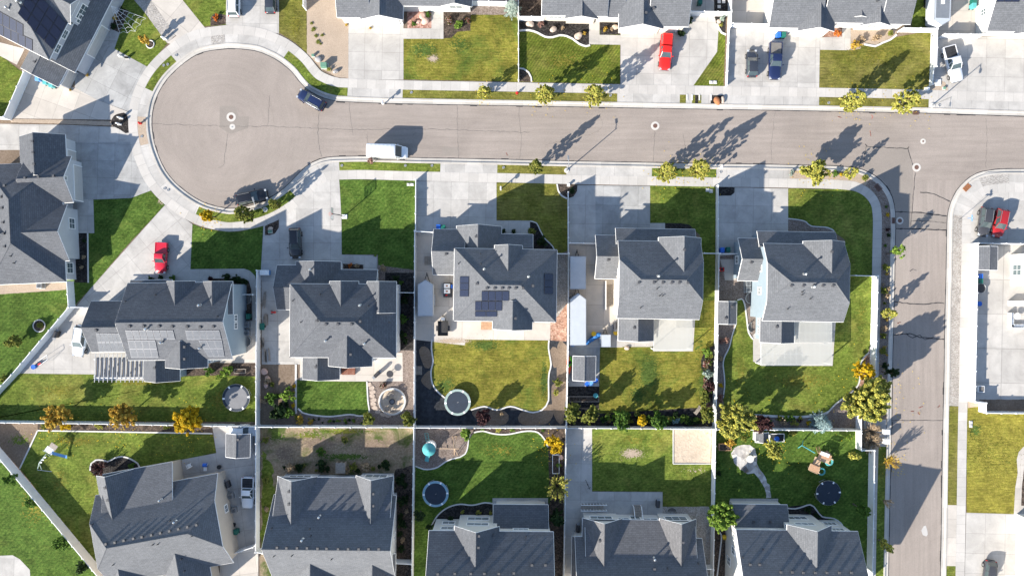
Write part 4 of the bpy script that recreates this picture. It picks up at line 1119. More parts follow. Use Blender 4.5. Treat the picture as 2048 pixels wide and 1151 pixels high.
    h.done(); h.window(1, 'S', .55, 3.6, 1.8, .6, 2); h.window(3, 'S', .5, 2.2, 1.9, 1.1); h.door(1, 'S', .5, 4.6); h.door(0, 'S', .5, 2.4)
    h = House('house', 'house at the top with black mulch bed and a red truck in its driveway', 'siding_cream', 'shingle', .8)
    h.gable((1086,-170), (1215,33), 3.3, .5, 'x', (1, 1)); h.gable((1131,-60), (1196,38), 3.2, .42, 'y', (1, 1)); h.gable((1240,-140), (1327,58), 3.3, .55, 'y', (1, 1)); h.gable((1300,-160), (1377,54), 3.3, .5, 'x', (1, 1)); h.gable((1200,-80),(1250,36), 3.05, .4, 'x', (1, 1))
    h.done(); h.window(0, 'S', .2, 1.8, 1.9, .9, 2); h.window(0, 'S', .5, 1.8, 1.9, 1.0, 2); h.window(2, 'S', .5, 3.4, 1.3, .5, 1); h.door(2, 'S', .5, 4.7); h.door(3, 'S', .6, 2.5); h.vents([(1292,26)]); h.vents([(1307,17)], 'box')
    h = House('house', 'house at the top right whose driveway holds a dark car and a navy pickup', 'siding_white', 'shingle', .8)
    h.gable((1541,-170), (1640,57), 3.3, .5, 'x', (1, 1)); h.gable((1598,-120), (1669,63), 3.3, .58, 'y', (1, 1)); h.gable((1650,-130), (1762,47), 3.3, .5, 'x', (1, 1)); h.gable((1722,-100), (1784,52), 3.05, .55, 'y', (1, 1)); h.gable((1765,-140), (1821,49), 3.3, .5, 'x', (1, 1)); h.gable((1682,-60),(1752,38), 2.95, .42, 'y', (1, 1))
    h.done(); h.window(3, 'S', .4, 1.9, 2.2, .9, 2); h.window(0, 'W', .55, 1.9, 1.0, 1.0); h.door(1, 'S', .5, 4.2); h.door(0, 'S', .4, 2.6); h.vents([(1754,2)], 'box')
    h = House('house', 'house in the top right corner with a brick trimmed garage beyond the silver pickup', 'siding_white', 'shingle', .8)
    h.gable((1977,-170), (2230,66), 3.3, .5, 'x', (1, 1)); h.gable((2030,-120), (2150,70), 3.2, .55, 'y', (1, 1))
    h.done(); h.window(0, 'W', .82, 1.9, .9, 1.2); h.door(0, 'S', .7, 5); h.solar([(1995,-12),(2040,-12),(2038,4),(1992,4)], 3, 1)
    # --- east side
    h = House('house', 'white walled house reaching in from the right edge behind the courtyard sofa', 'siding_white', 'shingle', .8)
    h.gable((2064,500), (2330,580), 5.2, .5, 'x', (1, 1)); h.gable((2160,560), (2330,700), 5.2, .4, 'x', (1, 1))
    h.done(); h.window(0, 'W', .5, 1.6, 1.6, 1.9)
    h = House('house', 'house in the bottom right corner with its white garage wall at the driveway', 'siding_white', 'shingle', .8)
    h.gable((2058,1035), (2330,1235), 3.3, .5, 'x', (1, 1)); h.done(); h.door(0, 'W', .45, 4.8); h.door(0, 'W', .8, 2.4)
    # --- south row
    h = House('house', 'bottom left house turned slightly askew with a long row of roof vents', 'siding_beige', 'shingle', -10.2)
    h.gable((191,990), (467,1124), 3.6, .74, 'x', (.5, .5))
    h.shed((205,948), (359,1006), 3.55, 2.25, 'S'); h.gable((192,951), (285,1041), 3.6, .9, 'y', (1, 1))
    h.gable((316,1062), (430,1190), 3.6, .8, 'y', (1, 1)); h.gable((212,1095), (300,1220), 3.6, .8, 'y', (1, 1))
    h.done()
    for t in (.12, .42, .72, .9): h.window(0, 'S', t, 1.8, 1.6, 1.3)
    h.vents([(213,1086),(231,1083),(249,1079),(268,1075),(285,1072),(304,1068),(322,1064),(340,1060),(358,1056),(376,1052),(394,1048),(211,974),(216,999)])
    h.vents([(323,998),(352,1041)], 'flue'); h.vents([(341,1040),(186,1047),(306,1088),(316,1087),(227,1128),(384,1071),(364,1116),(370,1140)], 'pipe')
    h.window(0, 'E', .42, 2.0, 1.0, 1.0, 1); h.window(2, 'N', .5, 1.8, 1.8, 1.2, 2)
    h = House('house', 'bottom house over dry weedy ground with twin north gables and a row of vents', 'siding_grey', 'shingle', .6)
    h.gable((548,988), (791,1160), 3.1, .8, 'x', (1, 1)); h.shed((556,953), (785,1036), 3.05, 2.6, 'S')
    h.gable((555,951.5), (634,1045), 3.1, .98, 'y', (1, 1)); h.gable((712,950), (786,1045), 3.1, 1.0, 'y', (1, 1))
    h.gable((590,1095), (670,1250), 3.1, .9, 'y', (1, 1)); h.gable((712,1105), (790,1250), 3.1, .9, 'y', (1, 1))
    h.done()
    for t in (.12, .42, .72, .9): h.window(0, 'S', t, 1.8, 1.6, 1.3)
    h.vents([(555,1093),(574,1094),(595,1094),(615,1094),(636,1095),(654,1095),(677,1096),(697,1096),(718,1096),(738,1096),(758,1096),(578,982),(578,1007),(747,986),(747,1010)])
    h.vents([(640,1031),(606,1077)], 'flue'); h.vents([(544,1055),(620,1056),(622,1070),(663,1117),(584,1110),(548,1111)], 'pipe')
    for k in (2, 3): h.window(k, 'N', .5, 2.0, 3.3, 1.6, 2)
    h.window(0, 'E', .5, 2.2, .8, 1.2)
    h = House('house', 'bottom middle house with a low dark porch roof beside the dark garden bed', 'siding_white', 'shingle_dark', .6)
    h.gable((858,1060), (1105,1232), 6.6, .64, 'x', (1, 1)); h.gable((909,1051), (998,1140), 6.6, .85, 'y', (1, 1)); h.shed((987,1007.5), (1096,1066), 3.2, 1.3, 'S')
    h.done()
    for t in (.12, .42, .72, .9): h.window(0, 'S', t, 1.8, 1.6, 1.3)
    h.vents([(876,1146),(910,1145),(942,1145),(969,1145),(998,1145),(1028,1144),(1064,1128),(1091,1128),(957,1093),(958,1070),(987,1069)]); h.vents([(1052,1072)], 'pipe')
    h.window(1, 'N', .5, 4.6, 3.2, 1.0, 2); h.window(1, 'N', .5, 2.0, 3.2, 1.2, 2); h.window(0, 'N', .12, 4.4, 1.8, 1.0, 1); h.window(0, 'N', .12, 1.9, 1.8, 1.2, 1); h.window(0, 'N', .75, 4.6, 2.2, .7, 2)
    h = House('house', 'bottom house with concrete patio steps beside the lawn with a sandpit', 'siding_white', 'shingle_warm', .9)
    h.gable((1150,1072), (1401,1262), 3.9, .75, 'x', (1, 1)); h.shed((1170,1037), (1388,1120), 3.85, 2.25, 'S')
    h.gable((1165,1035), (1243,1130), 3.9, .86, 'y', (1, 1)); h.gable((1319,1036), (1391,1130), 3.9, .9, 'y', (1, 1)); h.gable((1144,1071), (1175,1180), 3.2, .66, 'y', (1, 1))
    h.done()
    for t in (.12, .42, .72, .9): h.window(0, 'S', t, 1.8, 1.6, 1.3)
    h.vents([(1199,1080),(1366,1083),(1309,1136)]); h.vents([(1308,1115)], 'flue'); h.vents([(1396,1125),(1335,1135)], 'pipe')
    h.window(2, 'N', .5, 2.6, 3.3, 1.6, 2); h.window(3, 'N', .5, 2.6, 3.3, 1.6, 2); h.window(1, 'N', .36, 2.6, 1.6, 1.2, 1); h.window(1, 'N', .62, 2.6, 2.1, 1.2, 1); h.window(1, 'N', .48, 2.0, 1.4, 2.0, 1)
    h = House('house', 'bottom right house with a shaded porch roof below the dark trampoline', 'siding_white', 'shingle', .9)
    h.gable((1472,1058), (1713,1232), 6.4, .62, 'x', (1, 1)); h.gable((1574,1048.5), (1662,1130), 6.4, .85, 'y', (1, 1)); h.shed((1466,1007), (1574,1066), 3.2, 1.4, 'S'); h.gable((1570,1048), (1608,1120), 5.2, .5, 'x', (1, 1))
    h.done()
    for t in (.12, .42, .72, .9): h.window(0, 'S', t, 1.8, 1.6, 1.3)
    h.vents([(1500,1127),(1519,1127),(1561,1142),(1584,1142),(1606,1143),(1630,1143),(1653,1143),(1678,1143),(1702,1143),(1507,1042),(1540,1042)]); h.vents([(1526,1097),(1485,1113)], 'pipe')
    h.window(1, 'N', .5, 4.8, 2.8, .9, 2); h.window(1, 'N', .5, 2.0, 2.8, 1.3, 2); h.window(0, 'N', .9, 4.6, 1.8, 1.0, 2); h.window(0, 'N', .9, 1.9, 1.8, 1.2, 2); h.window(0, 'W', .3, 4.2, 1.0, 1.4); h.window(0, 'W', .12, 4.3, .9, 1.2); h.window(0, 'W', .5, 2.0, 1.2, 1.4)
houses()

# ---------------------------------------------------------------- fences
_post = {}
def fence(pts, label, h=1.83, mat='vinyl', sp=2.4, group='white vinyl fences'):
    P = [W(*p) for p in pts]
    root = empty('fence', P[0], label, 'fence', group)
    pan = MB(); spots = []
    for a, b in zip(P, P[1:]):
        d = b - a; L = d.length; ang = math.atan2(d.y, d.x); c = (a + b) / 2 - P[0]
        pan.box((c.x, c.y, h / 2 + .05), (L, .045, h - .12), ang)
        pan.box((c.x, c.y, h - .02), (L, .1, .09), ang); pan.box((c.x, c.y, .13), (L, .09, .14), ang)
        n = max(1, round(L / sp))
        for k in range(n + 1):
            if k == 0 and spots: continue
            spots.append((a.lerp(b, k / n) - P[0], ang))
    pan.build('panel', mat, root)
    key = (round(h, 2), mat)
    if key not in _post:
        m = MB(); m.box((0, 0, h / 2 + .05), (.16, .16, h + .1)); m.box((0, 0, h + .13), (.22, .22, .07), taper=.6)
        o = m.build('post', mat); C.objects.unlink(o); _post[key] = o
    for p, ang in spots:
        o = bpy.data.objects.new('post', _post[key].data); C.objects.link(o); o.parent = root; o.location = p; o.rotation_euler = (0, 0, ang)
    return root
def fences():
    F = fence
    F([(521.5,541),(520.5,700),(520,848)], 'tall fence between the pergola house and the hip roofed house to its right')
    F([(520,852),(519.5,970),(519,1095)], 'tall fence between the white pickup yard and the dry weedy yard')
    F([(519,1095),(533,1097)], 'tiny fence return at the left corner of the twin gabled bottom house')
    F([(833,361),(832.5,462)], 'low front fence between green lawn and driveway of the middle house', 1.05)
    F([(832.3,463),(832,584),(831,849)], 'tall fence left of the middle house beside the white cargo trailer')
    F([(830.5,852),(829,970),(826.5,1160)], 'tall fence between the weedy yard and the playground lawn')
    F([(833,464),(868,466)], 'short gate fence closing the yard left of the middle house garage')
    F([(1135.5,386),(1135.7,506)], 'front fence between the dark lawn and the stained driveway', 1.1)
    F([(1136,508),(1134.5,700),(1131.5,849)], 'tall fence left of the two big white cargo trailers')
    F([(1131,852),(1128.5,1000),(1126,1160)], 'tall fence left of the long concrete walk beside the sandpit lawn')
    F([(1113,508),(1135.5,508)], 'short gate fence right of the middle house')
    F([(1138,487),(1192,488)], 'gate fence in front of the first parked cargo trailer')
    F([(1432,373),(1431.6,506)], 'front fence left of the wide shaded driveway of the corner house', 1.2)
    F([(1431.4,508),(1428.5,700),(1425,851)], 'tall fence between the two patio covers, left of the small grey shed')
    F([(1424.5,855),(1422.5,1010),(1420,1160)], 'tall fence right of the sandpit')
    F([(1402,507),(1431,507.5)], 'short fence right of the clipped hip roof leading to the shed yard')
    F([(1433,508),(1472,508)], 'short gate fence behind the blue and green bins')
    F([(1744,552),(1741,680),(1738.5,772)], 'tall roadside fence right of the corner house lawn')
    F([(1700,551),(1743,552)], 'short fence joining the corner house to the roadside fence')
    F([(1711.5,828),(1711.5,894)], 'short tall fence below the big yellow roadside tree')
    F([(1712,895),(1737,895)], 'short fence stub under the tan grasses')
    F([(1737.5,895),(1735.5,1020),(1733,1160)], 'long roadside fence right of the trampoline lawn with playset')
    F([(-60,839.5),(200,842.5),(520,848.5)], 'long back fence under the three golden trees')
    F([(521,849),(830,850)], 'back fence between fire pit garden and weedy yard')
    F([(831.5,850.5),(1130.5,851)], 'back fence above the playground with the teal tower')
    F([(1131.5,851),(1425,853)], 'back fence above the sandpit lawn')
    F([(1426,854),(1711,856)], 'back fence beside the blue spruce above the playset')
    F([(-60,826),(0,893),(100,1012),(218,1154)], 'long diagonal fence in the bottom left corner')
    F([(147.5,563),(151,613)], 'short tall fence at the corner of the bright left lawn')
    F([(150,615),(39,746),(-60,852)], 'diagonal fence between bright left lawn and the white car pad', 1.83)
    F([(152,613.5),(181,614)], 'gate fence left of the pergola house garage')
    F([(63,150),(24,239)], 'diagonal fence beside the top left driveway', 1.83)
    F([(23,240),(-40,236)], 'short fence stub at the left edge below the top left lawn')
    F([(612,-50),(613,21)], 'fence at the top edge right of the narrow lawn with the dark car')
    F([(944,11.5),(1013,13)], 'fence behind the silver bush at the top')
    F([(1036.5,-60),(1036.5,36)], 'tall fence at the top edge right of the silver bush')
    F([(1036.7,40),(1037,163)], 'low front fence between dry lawn and striped lawn', .8)
    F([(1038,42),(1087,42.5)], 'fence left of the house with the black mulch bed')
    F([(1376,31.5),(1456,33)], 'gate fence behind the driveway of the red truck')
    F([(1457,-60),(1455.5,60)], 'tall fence at the top between stepping stones and tan patio')
    F([(1455.3,62),(1451,173)], 'low front fence between small lawn wedge and two parked dark vehicles', .85)
    F([(1459,55.5),(1532,57)], 'gate fence behind the driveway of dark car and navy pickup')
    F([(1863,-60),(1862,66),(1860,140)], 'fence between the top right lawn and the camper pad', 1.75)
    F([(1860,141),(1858,172)], 'low end of the fence beside the top right lawn', 1.0)
    F([(1795,64.5),(1861,65.5)], 'fence closing the shaded strip behind the top right lawn')
    F([(1876,76.5),(1952,77)], 'gate fence in front of the white camper')
    F([(1941,488),(1938,650),(1935,798)], 'long tall courtyard fence right of the cobble strip')
    F([(1941.5,487.5),(2052,489)], 'fence behind the dark and red cars on the right')
    F([(1935.5,800),(1957,801.5),(1957,820.5)], 'stepped fence corner at the bottom of the courtyard')
    F([(1957.5,821.5),(2160,824)], 'fence above the golden lawn')
    F([(485,588.5),(514,588.5)], 'short gate fence beside the pergola house')
    F([(800,584.5),(831,585)], 'short fence joining the hip roofed house to its right neighbour')
    F([(792,1117),(826,1118.5)], 'short fence right of the twin gabled bottom house')
    F([(828,1118),(857,1118)], 'short fence left of the bottom middle house') if False else None
    F([(1403,1128),(1420,1128)], 'short fence right of the house with patio steps')
    F([(470,1100),(514,1085)], 'gate fence below the parked white pickup')
fences()
# ================================================================ PLANTS
def quads_mesh(name, cen, ax, bx, mat):
    """many separate leaf quads: centre, half axes"""
    n = len(cen)
    v = np.empty((n, 4, 3), np.float32)
    v[:, 0] = cen - ax; v[:, 1] = cen - bx; v[:, 2] = cen + ax; v[:, 3] = cen + bx
    me = bpy.data.meshes.new(name)
    me.vertices.add(4 * n); me.vertices.foreach_set('co', v.ravel())
    me.loops.add(4 * n); me.loops.foreach_set('vertex_index', np.arange(4 * n, dtype=np.int32))
    me.polygons.add(n); me.polygons.foreach_set('loop_start', np.arange(0, 4 * n, 4, dtype=np.int32))
    try: me.polygons.foreach_set('loop_total', np.full(n, 4, np.int32))
    except Exception: pass
    me.update(calc_edges=True); me.validate()
    me.materials.append(M[mat])
    return me

def unit(a): return a / (np.linalg.norm(a, axis=-1, keepdims=True) + 1e-9)

def leaves(name, pts, nrm, size, mat, rg, long=1.5, flat=.55):
    n = len(pts)
    nr = unit(nrm * flat + rg.normal(size=(n, 3)) * .55)
    t = unit(np.cross(nr, rg.normal(size=(n, 3))))
    b = np.cross(nr, t)
    s = size * rg.uniform(.6, 1.25, size=(n, 1))
    return quads_mesh(name, pts, t * s * long * .5, b * s * .5, mat)

def crown_points(kind, r, h0, h1, n, rg, clumps):
    """points through a crown: a few main lobes, each made of many small leaf clumps"""
    hc, hz = (h0 + h1) / 2, (h1 - h0) / 2
    lobes = []
    nl = 5 + int(r * 2.2) if kind != 'column' else 11
    for k in range(nl):
        d = rg.normal(size=3); d /= np.linalg.norm(d); q = rg.uniform(.3, .68)
        z = d[2]
        if kind == 'column': kk = 1.06 - .62 * max(0, z + .15)
        elif kind == 'spread': kk = 1.2 - .35 * abs(z)
        else: kk = 1.0
        lobes.append((d[0] * q * r * kk, d[1] * q * r * kk, hc + z * q * hz * 1.05, r * (rg.uniform(.36, .6) if kind != 'column' else rg.uniform(.5, .62) * (1 - .35 * max(0, z))), (r * .35 + hz * .3) * rg.uniform(.6, .95)))
    C_ = []
    for k in range(clumps if kind == 'column' else 0):
        t = rg.uniform(0, 1) ** .95; f = max(.08, math.sin(math.pi * t ** .62)) ** .8 * rg.uniform(.88, 1.08); a = rg.uniform(0, 6.283); q = rg.uniform(.12, 1.0) ** .5
        C_.append((r * f * q * math.cos(a), r * f * q * math.sin(a), h0 + (h1 - h0) * t, rg.uniform(.1, .2) * (.25 + r * .5)))
    for k in range(0 if kind == 'column' else clumps):
        L = lobes[rg.integers(0, nl)]
        d = rg.normal(size=3); d /= np.linalg.norm(d); q = rg.uniform(.25, 1.0) ** .6
        C_.append((L[0] + d[0] * q * L[3], L[1] + d[1] * q * L[3], L[2] + d[2] * q * L[4], rg.uniform(.1, .24) * (.25 + r * .55)))
    C_ = np.array(C_); C_[:, 2] = np.clip(C_[:, 2], h0 * .8, h1)
    i = rg.integers(0, len(C_), n)
    d = unit(rg.normal(size=(n, 3))); q = rg.uniform(.2, 1, size=(n, 1)) ** .5
    rad = unit(C_[i, :3] - np.array([0, 0, h0 + hz * .4])); off = d * q * C_[i, 3:4]
    al = (off * rad).sum(1, keepdims=True)
    P = C_[i, :3] + (off - al * rad) * .8 + rad * al * 1.3
    nr = unit(d * .6 + unit(P - np.array([0, 0, hc])) * .8 + np.array([0, 0, .45]))
    return P, nr, C_

def trunk_mesh(h0, h1, r, cl, rg, parent, lean=0):
    m = MB()
    top = Vector((rg.uniform(-.1, .1), rg.uniform(-.1, .1), h0 + (h1 - h0) * .55))
    m.tube((0, 0, -.1), (0, 0, .15), r * 1.7, r * 1.15, 9); m.tube((0, 0, .15), (0, 0, h0), r * 1.15, r * .9, 9); m.tube((0, 0, h0), top, r * .9, r * .35, 8)
    for k in range(min(len(cl), 14)):
        c = Vector(cl[k][:3])
        s = Vector((0, 0, h0 * .9)).lerp(top, rg.uniform(.05, .9))
        mid = s.lerp(c, .5) + Vector((0, 0, .12 * (c - s).length))
        m.tube(s, mid, r * .42, r * .26, 6); m.tube(mid, c, r * .26, r * .1, 5)
    return m.build('trunk', 'bark', parent, smooth=True)

_tid = [0]
def tree(px, py, r, h, pal, label, kind='round', n=None, base=.2, leaf=.18, dens=1.0, group='garden trees', clumps=None, cat='tree', tr=.09):
    _tid[0] += 1
    rg = np.random.default_rng(_tid[0] * 17 + 3)
    rm = r * S * 1.1; h *= 1.03 if kind == 'column' else 1.13
    p = W(px, py, h * .6); p.z = 0
    if kind == 'column': base = min(base, .14); dens *= 1.25
    root = empty('tree', p, label, cat, group, 0)
    n = n or int(7600 * dens * max(.5, (rm / 1.7) ** 2) * max(.7, h / 5))
    P, nr, cl = crown_points(kind, rm * .86, h * base, h * .97, n, rg, clumps or int((50 + rm * 60) * (.45 + .55 * min(1, dens))))
    me = leaves('crown', P, nr, leaf, pal, rg)
    o = bpy.data.objects.new('crown', me); C.objects.link(o); o.parent = root
    trunk_mesh(h * base, h, tr * (.6 + h / 9), cl, rg, root)
    return root

def spruce(px, py, r, h, pal, label, cat='tree'):
    _tid[0] += 1
    rg = np.random.default_rng(_tid[0] * 13 + 5)
    rm = r * S
    p = W(px, py, h * .35); p.z = 0
    root = empty('spruce_tree', p, label, cat, 'garden trees')
    pts = []; dr = []
    lv = int(h * 3.2)
    tk = MB(); tk.tube((0, 0, 0), (0, 0, h * .97), .14, .02, 7)
    for k in range(lv):
        t = k / lv; z = h * (.06 + .92 * t); R_ = rm * (1 - t) ** .85 + .06
        nb = max(4, int(11 * (1 - t * .5))); a0 = rg.uniform(0, 6.28)
        for b in range(nb):
            a = a0 + 6.283 * b / nb + rg.normal() * .1; L = R_ * rg.uniform(.75, 1.12)
            dv = np.array([math.cos(a), math.sin(a), -.12])
            tk.tube((0, 0, z), tuple(np.array([0, 0, z]) + dv * L * .8), .025, .008, 4, cap=False)
            m = max(4, int(26 * L))
            s = rg.uniform(.12, 1, size=(m, 1))
            q = np.array([0, 0, z]) + dv * s * L + rg.normal(size=(m, 3)) * np.array([.07, .07, .04]) * (1.15 - s) * 1.6 * (.5 + rm)
            side = np.cross(dv, [0, 0, 1]) * rg.choice([-1, 1], size=(m, 1)) * .6
            pts.append(q); dr.append(unit(dv + side + rg.normal(size=(m, 3)) * .25))
    P = np.concatenate(pts); D_ = np.concatenate(dr); n = len(P)
    b = unit(np.cross(D_, rg.normal(size=(n, 3)) * .4 + np.array([0, 0, 1.0])))
    s = rg.uniform(.7, 1.2, size=(n, 1))
    o = bpy.data.objects.new('crown', quads_mesh('crown', P, D_ * .15 * s, b * .035 * s, pal)); C.objects.link(o); o.parent = root
    tk.build('trunk', 'bark', root)
    return root

def spiky(px, py, r, h, pal, label, nb=46, name='tree', cat='tree', droop=.2, lw=.05, group='garden trees'):
    """many upright-to-outward stems carrying narrow leaves"""
    _tid[0] += 1
    rg = np.random.default_rng(_tid[0] * 11 + 1)
    rm = r * S
    p = W(px, py, h * .5); p.z = 0
    root = empty(name, p, label, cat, group)
    pts = []; dr = []; tk = MB()
    for k in range(nb):
        a = rg.uniform(0, 6.283); e = rg.uniform(.15, 1.25); L = rg.uniform(.75, 1.1)
        end = np.array([math.cos(a) * rm * L * math.cos(e) ** .5, math.sin(a) * rm * L * math.cos(e) ** .5, h * (.35 + .65 * math.sin(e))])
        st = np.array([0, 0, h * .12]); mid = st * .45 + end * .55 + np.array([0, 0, h * .1])
        tk.tube(st, mid, .025, .015, 4, cap=False); tk.tube(mid, end, .015, .006, 4, cap=False)
        m = int(34)
        t = rg.uniform(.2, 1, size=(m, 1))
        q = (1 - t) ** 2 * st + 2 * t * (1 - t) * mid + t * t * end
        d = unit(end - st)
        pts.append(q + rg.normal(size=(m, 3)) * .05); dr.append(unit(d + rg.normal(size=(m, 3)) * .45))
    P = np.concatenate(pts); D_ = np.concatenate(dr); n = len(P)
    b = unit(np.cross(D_, rg.normal(size=(n, 3)))); s = rg.uniform(.7, 1.3, size=(n, 1))
    o = bpy.data.objects.new('foliage', quads_mesh('foliage', P, D_ * .17 * s, b * lw * s, pal)); C.objects.link(o); o.parent = root
    tk.build('stem', 'bark', root)
    return root

_shr = {}
def shrub(px, py, r, pal, label, h=None, name='shrub', group='garden shrubs', dens=1.0, cat='shrub'):
    v = rnd.randrange(3)
    key = (pal, v, dens)
    if key not in _shr:
        rg = np.random.default_rng(v * 7 + len(_shr))
        P, nr, cl = crown_points('round', .8, .05, .9, int(900 * dens), rg, 40)
        P[:, 2] = np.abs(P[:, 2]); nr[:, 2] = np.abs(nr[:, 2])
        _shr[key] = leaves('shrub', P, nr, .17, pal, rg)
    rm = r * S
    h = h or rm * 1.15
    o = bpy.data.objects.new(name, _shr[key]); C.objects.link(o)
    p = W(px, py, h * .6); p.z = 0.02
    o.location = p; o.scale = (rm * 1.05, rm * 1.05, h); o.rotation_euler = (0, 0, rnd.uniform(0, 6.28))
    return tag(o, label, cat, group)

def plants():
    T = tree; ST = 'street trees along the kerbs'
    L = 'leaf_lime'
    T(968,181,14,3.6,'leaf_yellowgreen','smallest of the three street trees above the road at top centre, thin and yellow', 'column', group=ST, dens=.8)
    T(1091,186,20,6.4,L,'round yellow green street tree by the roadside below the striped lawn', 'column', group=ST)
    T(1190,187,22,6.8,L,'round yellow green street tree at the corner of the red truck driveway', 'column', group=ST)
    T(1712,198,22,6.4,L,'left of the two round street trees with stone rings at top right', 'column', group=ST)
    T(1818,200,24,6.8,L,'right of the two round street trees with stone rings at top right', 'column', group=ST)
    T(1071,331,16,6.2,'leaf_olive','street tree standing alone south of the road between van and lamp post', 'column', group=ST)
    T(1337,342,21,6.6,L,'left tree of the street tree pair on the short grass panel south of the road', 'column', group=ST)
    T(1403,336,21,6.8,L,'right tree of the street tree pair on the short grass panel south of the road', 'column', group=ST)
    T(1631,342,27,5.2,'leaf_yellowgreen','wide ragged yellow street tree in the corner gravel bed', 'spread', group=ST)
    T(1706,345,12,4.2,'leaf_yellowgreen','thin yellow sapling at the end of the corner gravel bed', 'column', dens=.55, group=ST)
    T(416,431,14,3.8,'leaf_gold','small bright yellow tree at the left end of the grass arc below the bulb', 'round', group=ST)
    T(484,427,19,5.6,'leaf_olive','olive street tree beside the black car parked on the bulb', 'column', group=ST)
    T(547,406,11,4.8,'leaf_olive','thin olive tree at the right end of the grass arc below the bulb', 'column', dens=.6, group=ST)
    T(742,322,8,2.6,'leaf_pink','tiny bare pinkish tree on the grass beside the white van', 'round', dens=.35, leaf=.13, group=ST, tr=.05)
    T(288,77,10,3.6,'leaf_orange','tiny orange sapling in a white ring on the top left lawn', 'round', dens=.6, group=ST)
    shrub(431,34,9,'leaf_rust','red orange bush in the small white bed at the top left')
    spruce(1024,14,19,4.2,'leaf_silver','silvery conifer beside the fence at the top centre')
    T(113,829,29,4.4,'leaf_orange','leftmost of the three golden trees on the back fence, half bare and rusty', 'spread', dens=.5, base=.35)
    T(242,832,29,4.6,'leaf_orange','middle one of the three golden trees on the back fence, half bare', 'spread', dens=.6, base=.35)
    T(371,841,32,5.0,'leaf_gold','right one of the three golden trees on the back fence, full and bright yellow', 'round', dens=1.0)
    T(735,838,16,3.4,'leaf_olive','small olive tree on the fence below the little green lawn', 'round')
    T(816,836,17,3.6,'leaf_olive','round grey olive tree beside the fire pit at the fence', 'round')
    T(966,834,18,3.6,'leaf_purple','dark purple tree on the fence right of the green rimmed trampoline', 'round')
    T(1150,829,24,4.0,'leaf_olive','left half of the olive tree pair below the small shed', 'round')
    T(1180,828,22,4.2,'leaf_olive','right half of the olive tree pair below the small shed', 'round')
    T(1242,838,21,3.6,'leaf_green','left of the two green trees on the fence above the sandpit lawn', 'round')
    T(1281,840,14,3.0,'leaf_gold','small golden tree between two green trees on the fence', 'round')
    T(1319,838,21,3.8,'leaf_green','right of the two green trees on the fence above the sandpit lawn', 'round')
    T(1468,834,38,7.0,'leaf_yellowgreen','broad yellow green tree over the fence corner between sandpit and playset', 'spread', dens=1.1)
    T(1415,826,18,4.0,'leaf_olive','olive tree beside the white bench at the fence corner', 'round', dens=.8)
    T(1527,845,21,4.2,'leaf_purple','dark purple tree over the fence above the playhouse', 'round')
    spruce(1645,847,22,4.4,'leaf_blue','blue spruce on the fence at the lower right')
    T(1742,805,50,8.2,'leaf_yellowgreen','largest tree, yellow green, overhanging the roadside fence', 'spread', dens=1.05)
    T(1733,743,20,5.6,'leaf_gold','yellow orange tree just above the largest roadside tree', 'column', dens=.8)
    T(1787,748,14,5.0,'leaf_dark','dark thin tree in the roadside gravel strip', 'round', dens=.35)
    T(1796,505,16,4.8,'leaf_bright','pale thin tree leaning over the kerb opposite the parked dark cars', 'round', dens=.2)
    T(1781,626,12,4.6,L,'small round lime tree in the roadside gravel strip', 'column')
    T(933,865,15,3.0,'leaf_bright','small bright green tree at the playground bed corner', 'round')
    T(1104,880,20,4.6,'leaf_gold','upper part of the golden tree in the right corner of the playground lawn', 'round', dens=.8)
    T(1113,900,15,4.0,'leaf_gold','lower part of the golden tree in the right corner of the playground lawn', 'round', dens=.8)
    spiky(1115,973,29,4.2,'leaf_lime','yellow green tree with radiating spiky branches right of the green lawn', 60, lw=.06)
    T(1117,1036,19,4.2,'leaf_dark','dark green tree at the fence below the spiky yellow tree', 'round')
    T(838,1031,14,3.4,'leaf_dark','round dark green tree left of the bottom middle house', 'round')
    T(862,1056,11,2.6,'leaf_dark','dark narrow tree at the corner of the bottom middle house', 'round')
    spiky(199,936,17,2.0,'leaf_purple','dark red spiky shrub in the kidney shaped bed', 40, name='shrub', cat='shrub', group='garden shrubs')
    spiky(1741,862,22,1.5,'leaf_tan','upper tan ornamental grass clump by the cluster mailboxes',90,name='pampas_clump',cat='grass clump',group='tan ornamental grasses',lw=.025); spiky(1741,884,22,1.5,'leaf_tan','lower tan ornamental grass clump beside the fence corner',90,name='pampas_clump',cat='grass clump',group='tan ornamental grasses',lw=.025)
    T(1446,1030,33,6.0,'leaf_bright','large fresh green tree at the left wall of the bottom right house', 'round', dens=.9)
    T(1549,899,21,3.8,'leaf_yellowgreen','small yellow tree on the shaded lawn below the playhouse', 'round', dens=.7)
    T(1711,914,13,3.0,'leaf_yellowgreen','thin yellow tree on the dark lawn right of the wooden playset', 'round', dens=.6)
    T(1724,1018,17,4.2,'leaf_green','dark green tree beside the long roadside fence', 'round')
    spiky(1781,922,16,3.6,'leaf_orange','star shaped orange tree on the grass strip beside the side road', 30, group=ST)
    spiky(1773,1004,11,3.2,'leaf_tan','half bare brownish sapling on the roadside grass strip', 14, group=ST, lw=.03)
    T(1774,1090,14,3.8,'leaf_yellowgreen','yellow green sapling near the bottom of the side road', 'spread', group=ST, dens=.5)
    T(25,684,17,2.6,'leaf_olive','pale round bush tree on the bright left lawn', 'round')
    T(18,958,16,2.8,'leaf_green','upper dark bush in the bottom left corner lawn', 'round')
    T(60,1004,13,2.4,'leaf_green','second bush down along the bottom left diagonal fence', 'column', dens=.6)
    T(121,1086,17,2.8,'leaf_green','third bush down along the bottom left diagonal fence', 'round', dens=.7)
    T(161,1133,14,2.6,'leaf_dark','lowest dark bush along the bottom left diagonal fence', 'round', dens=.8)
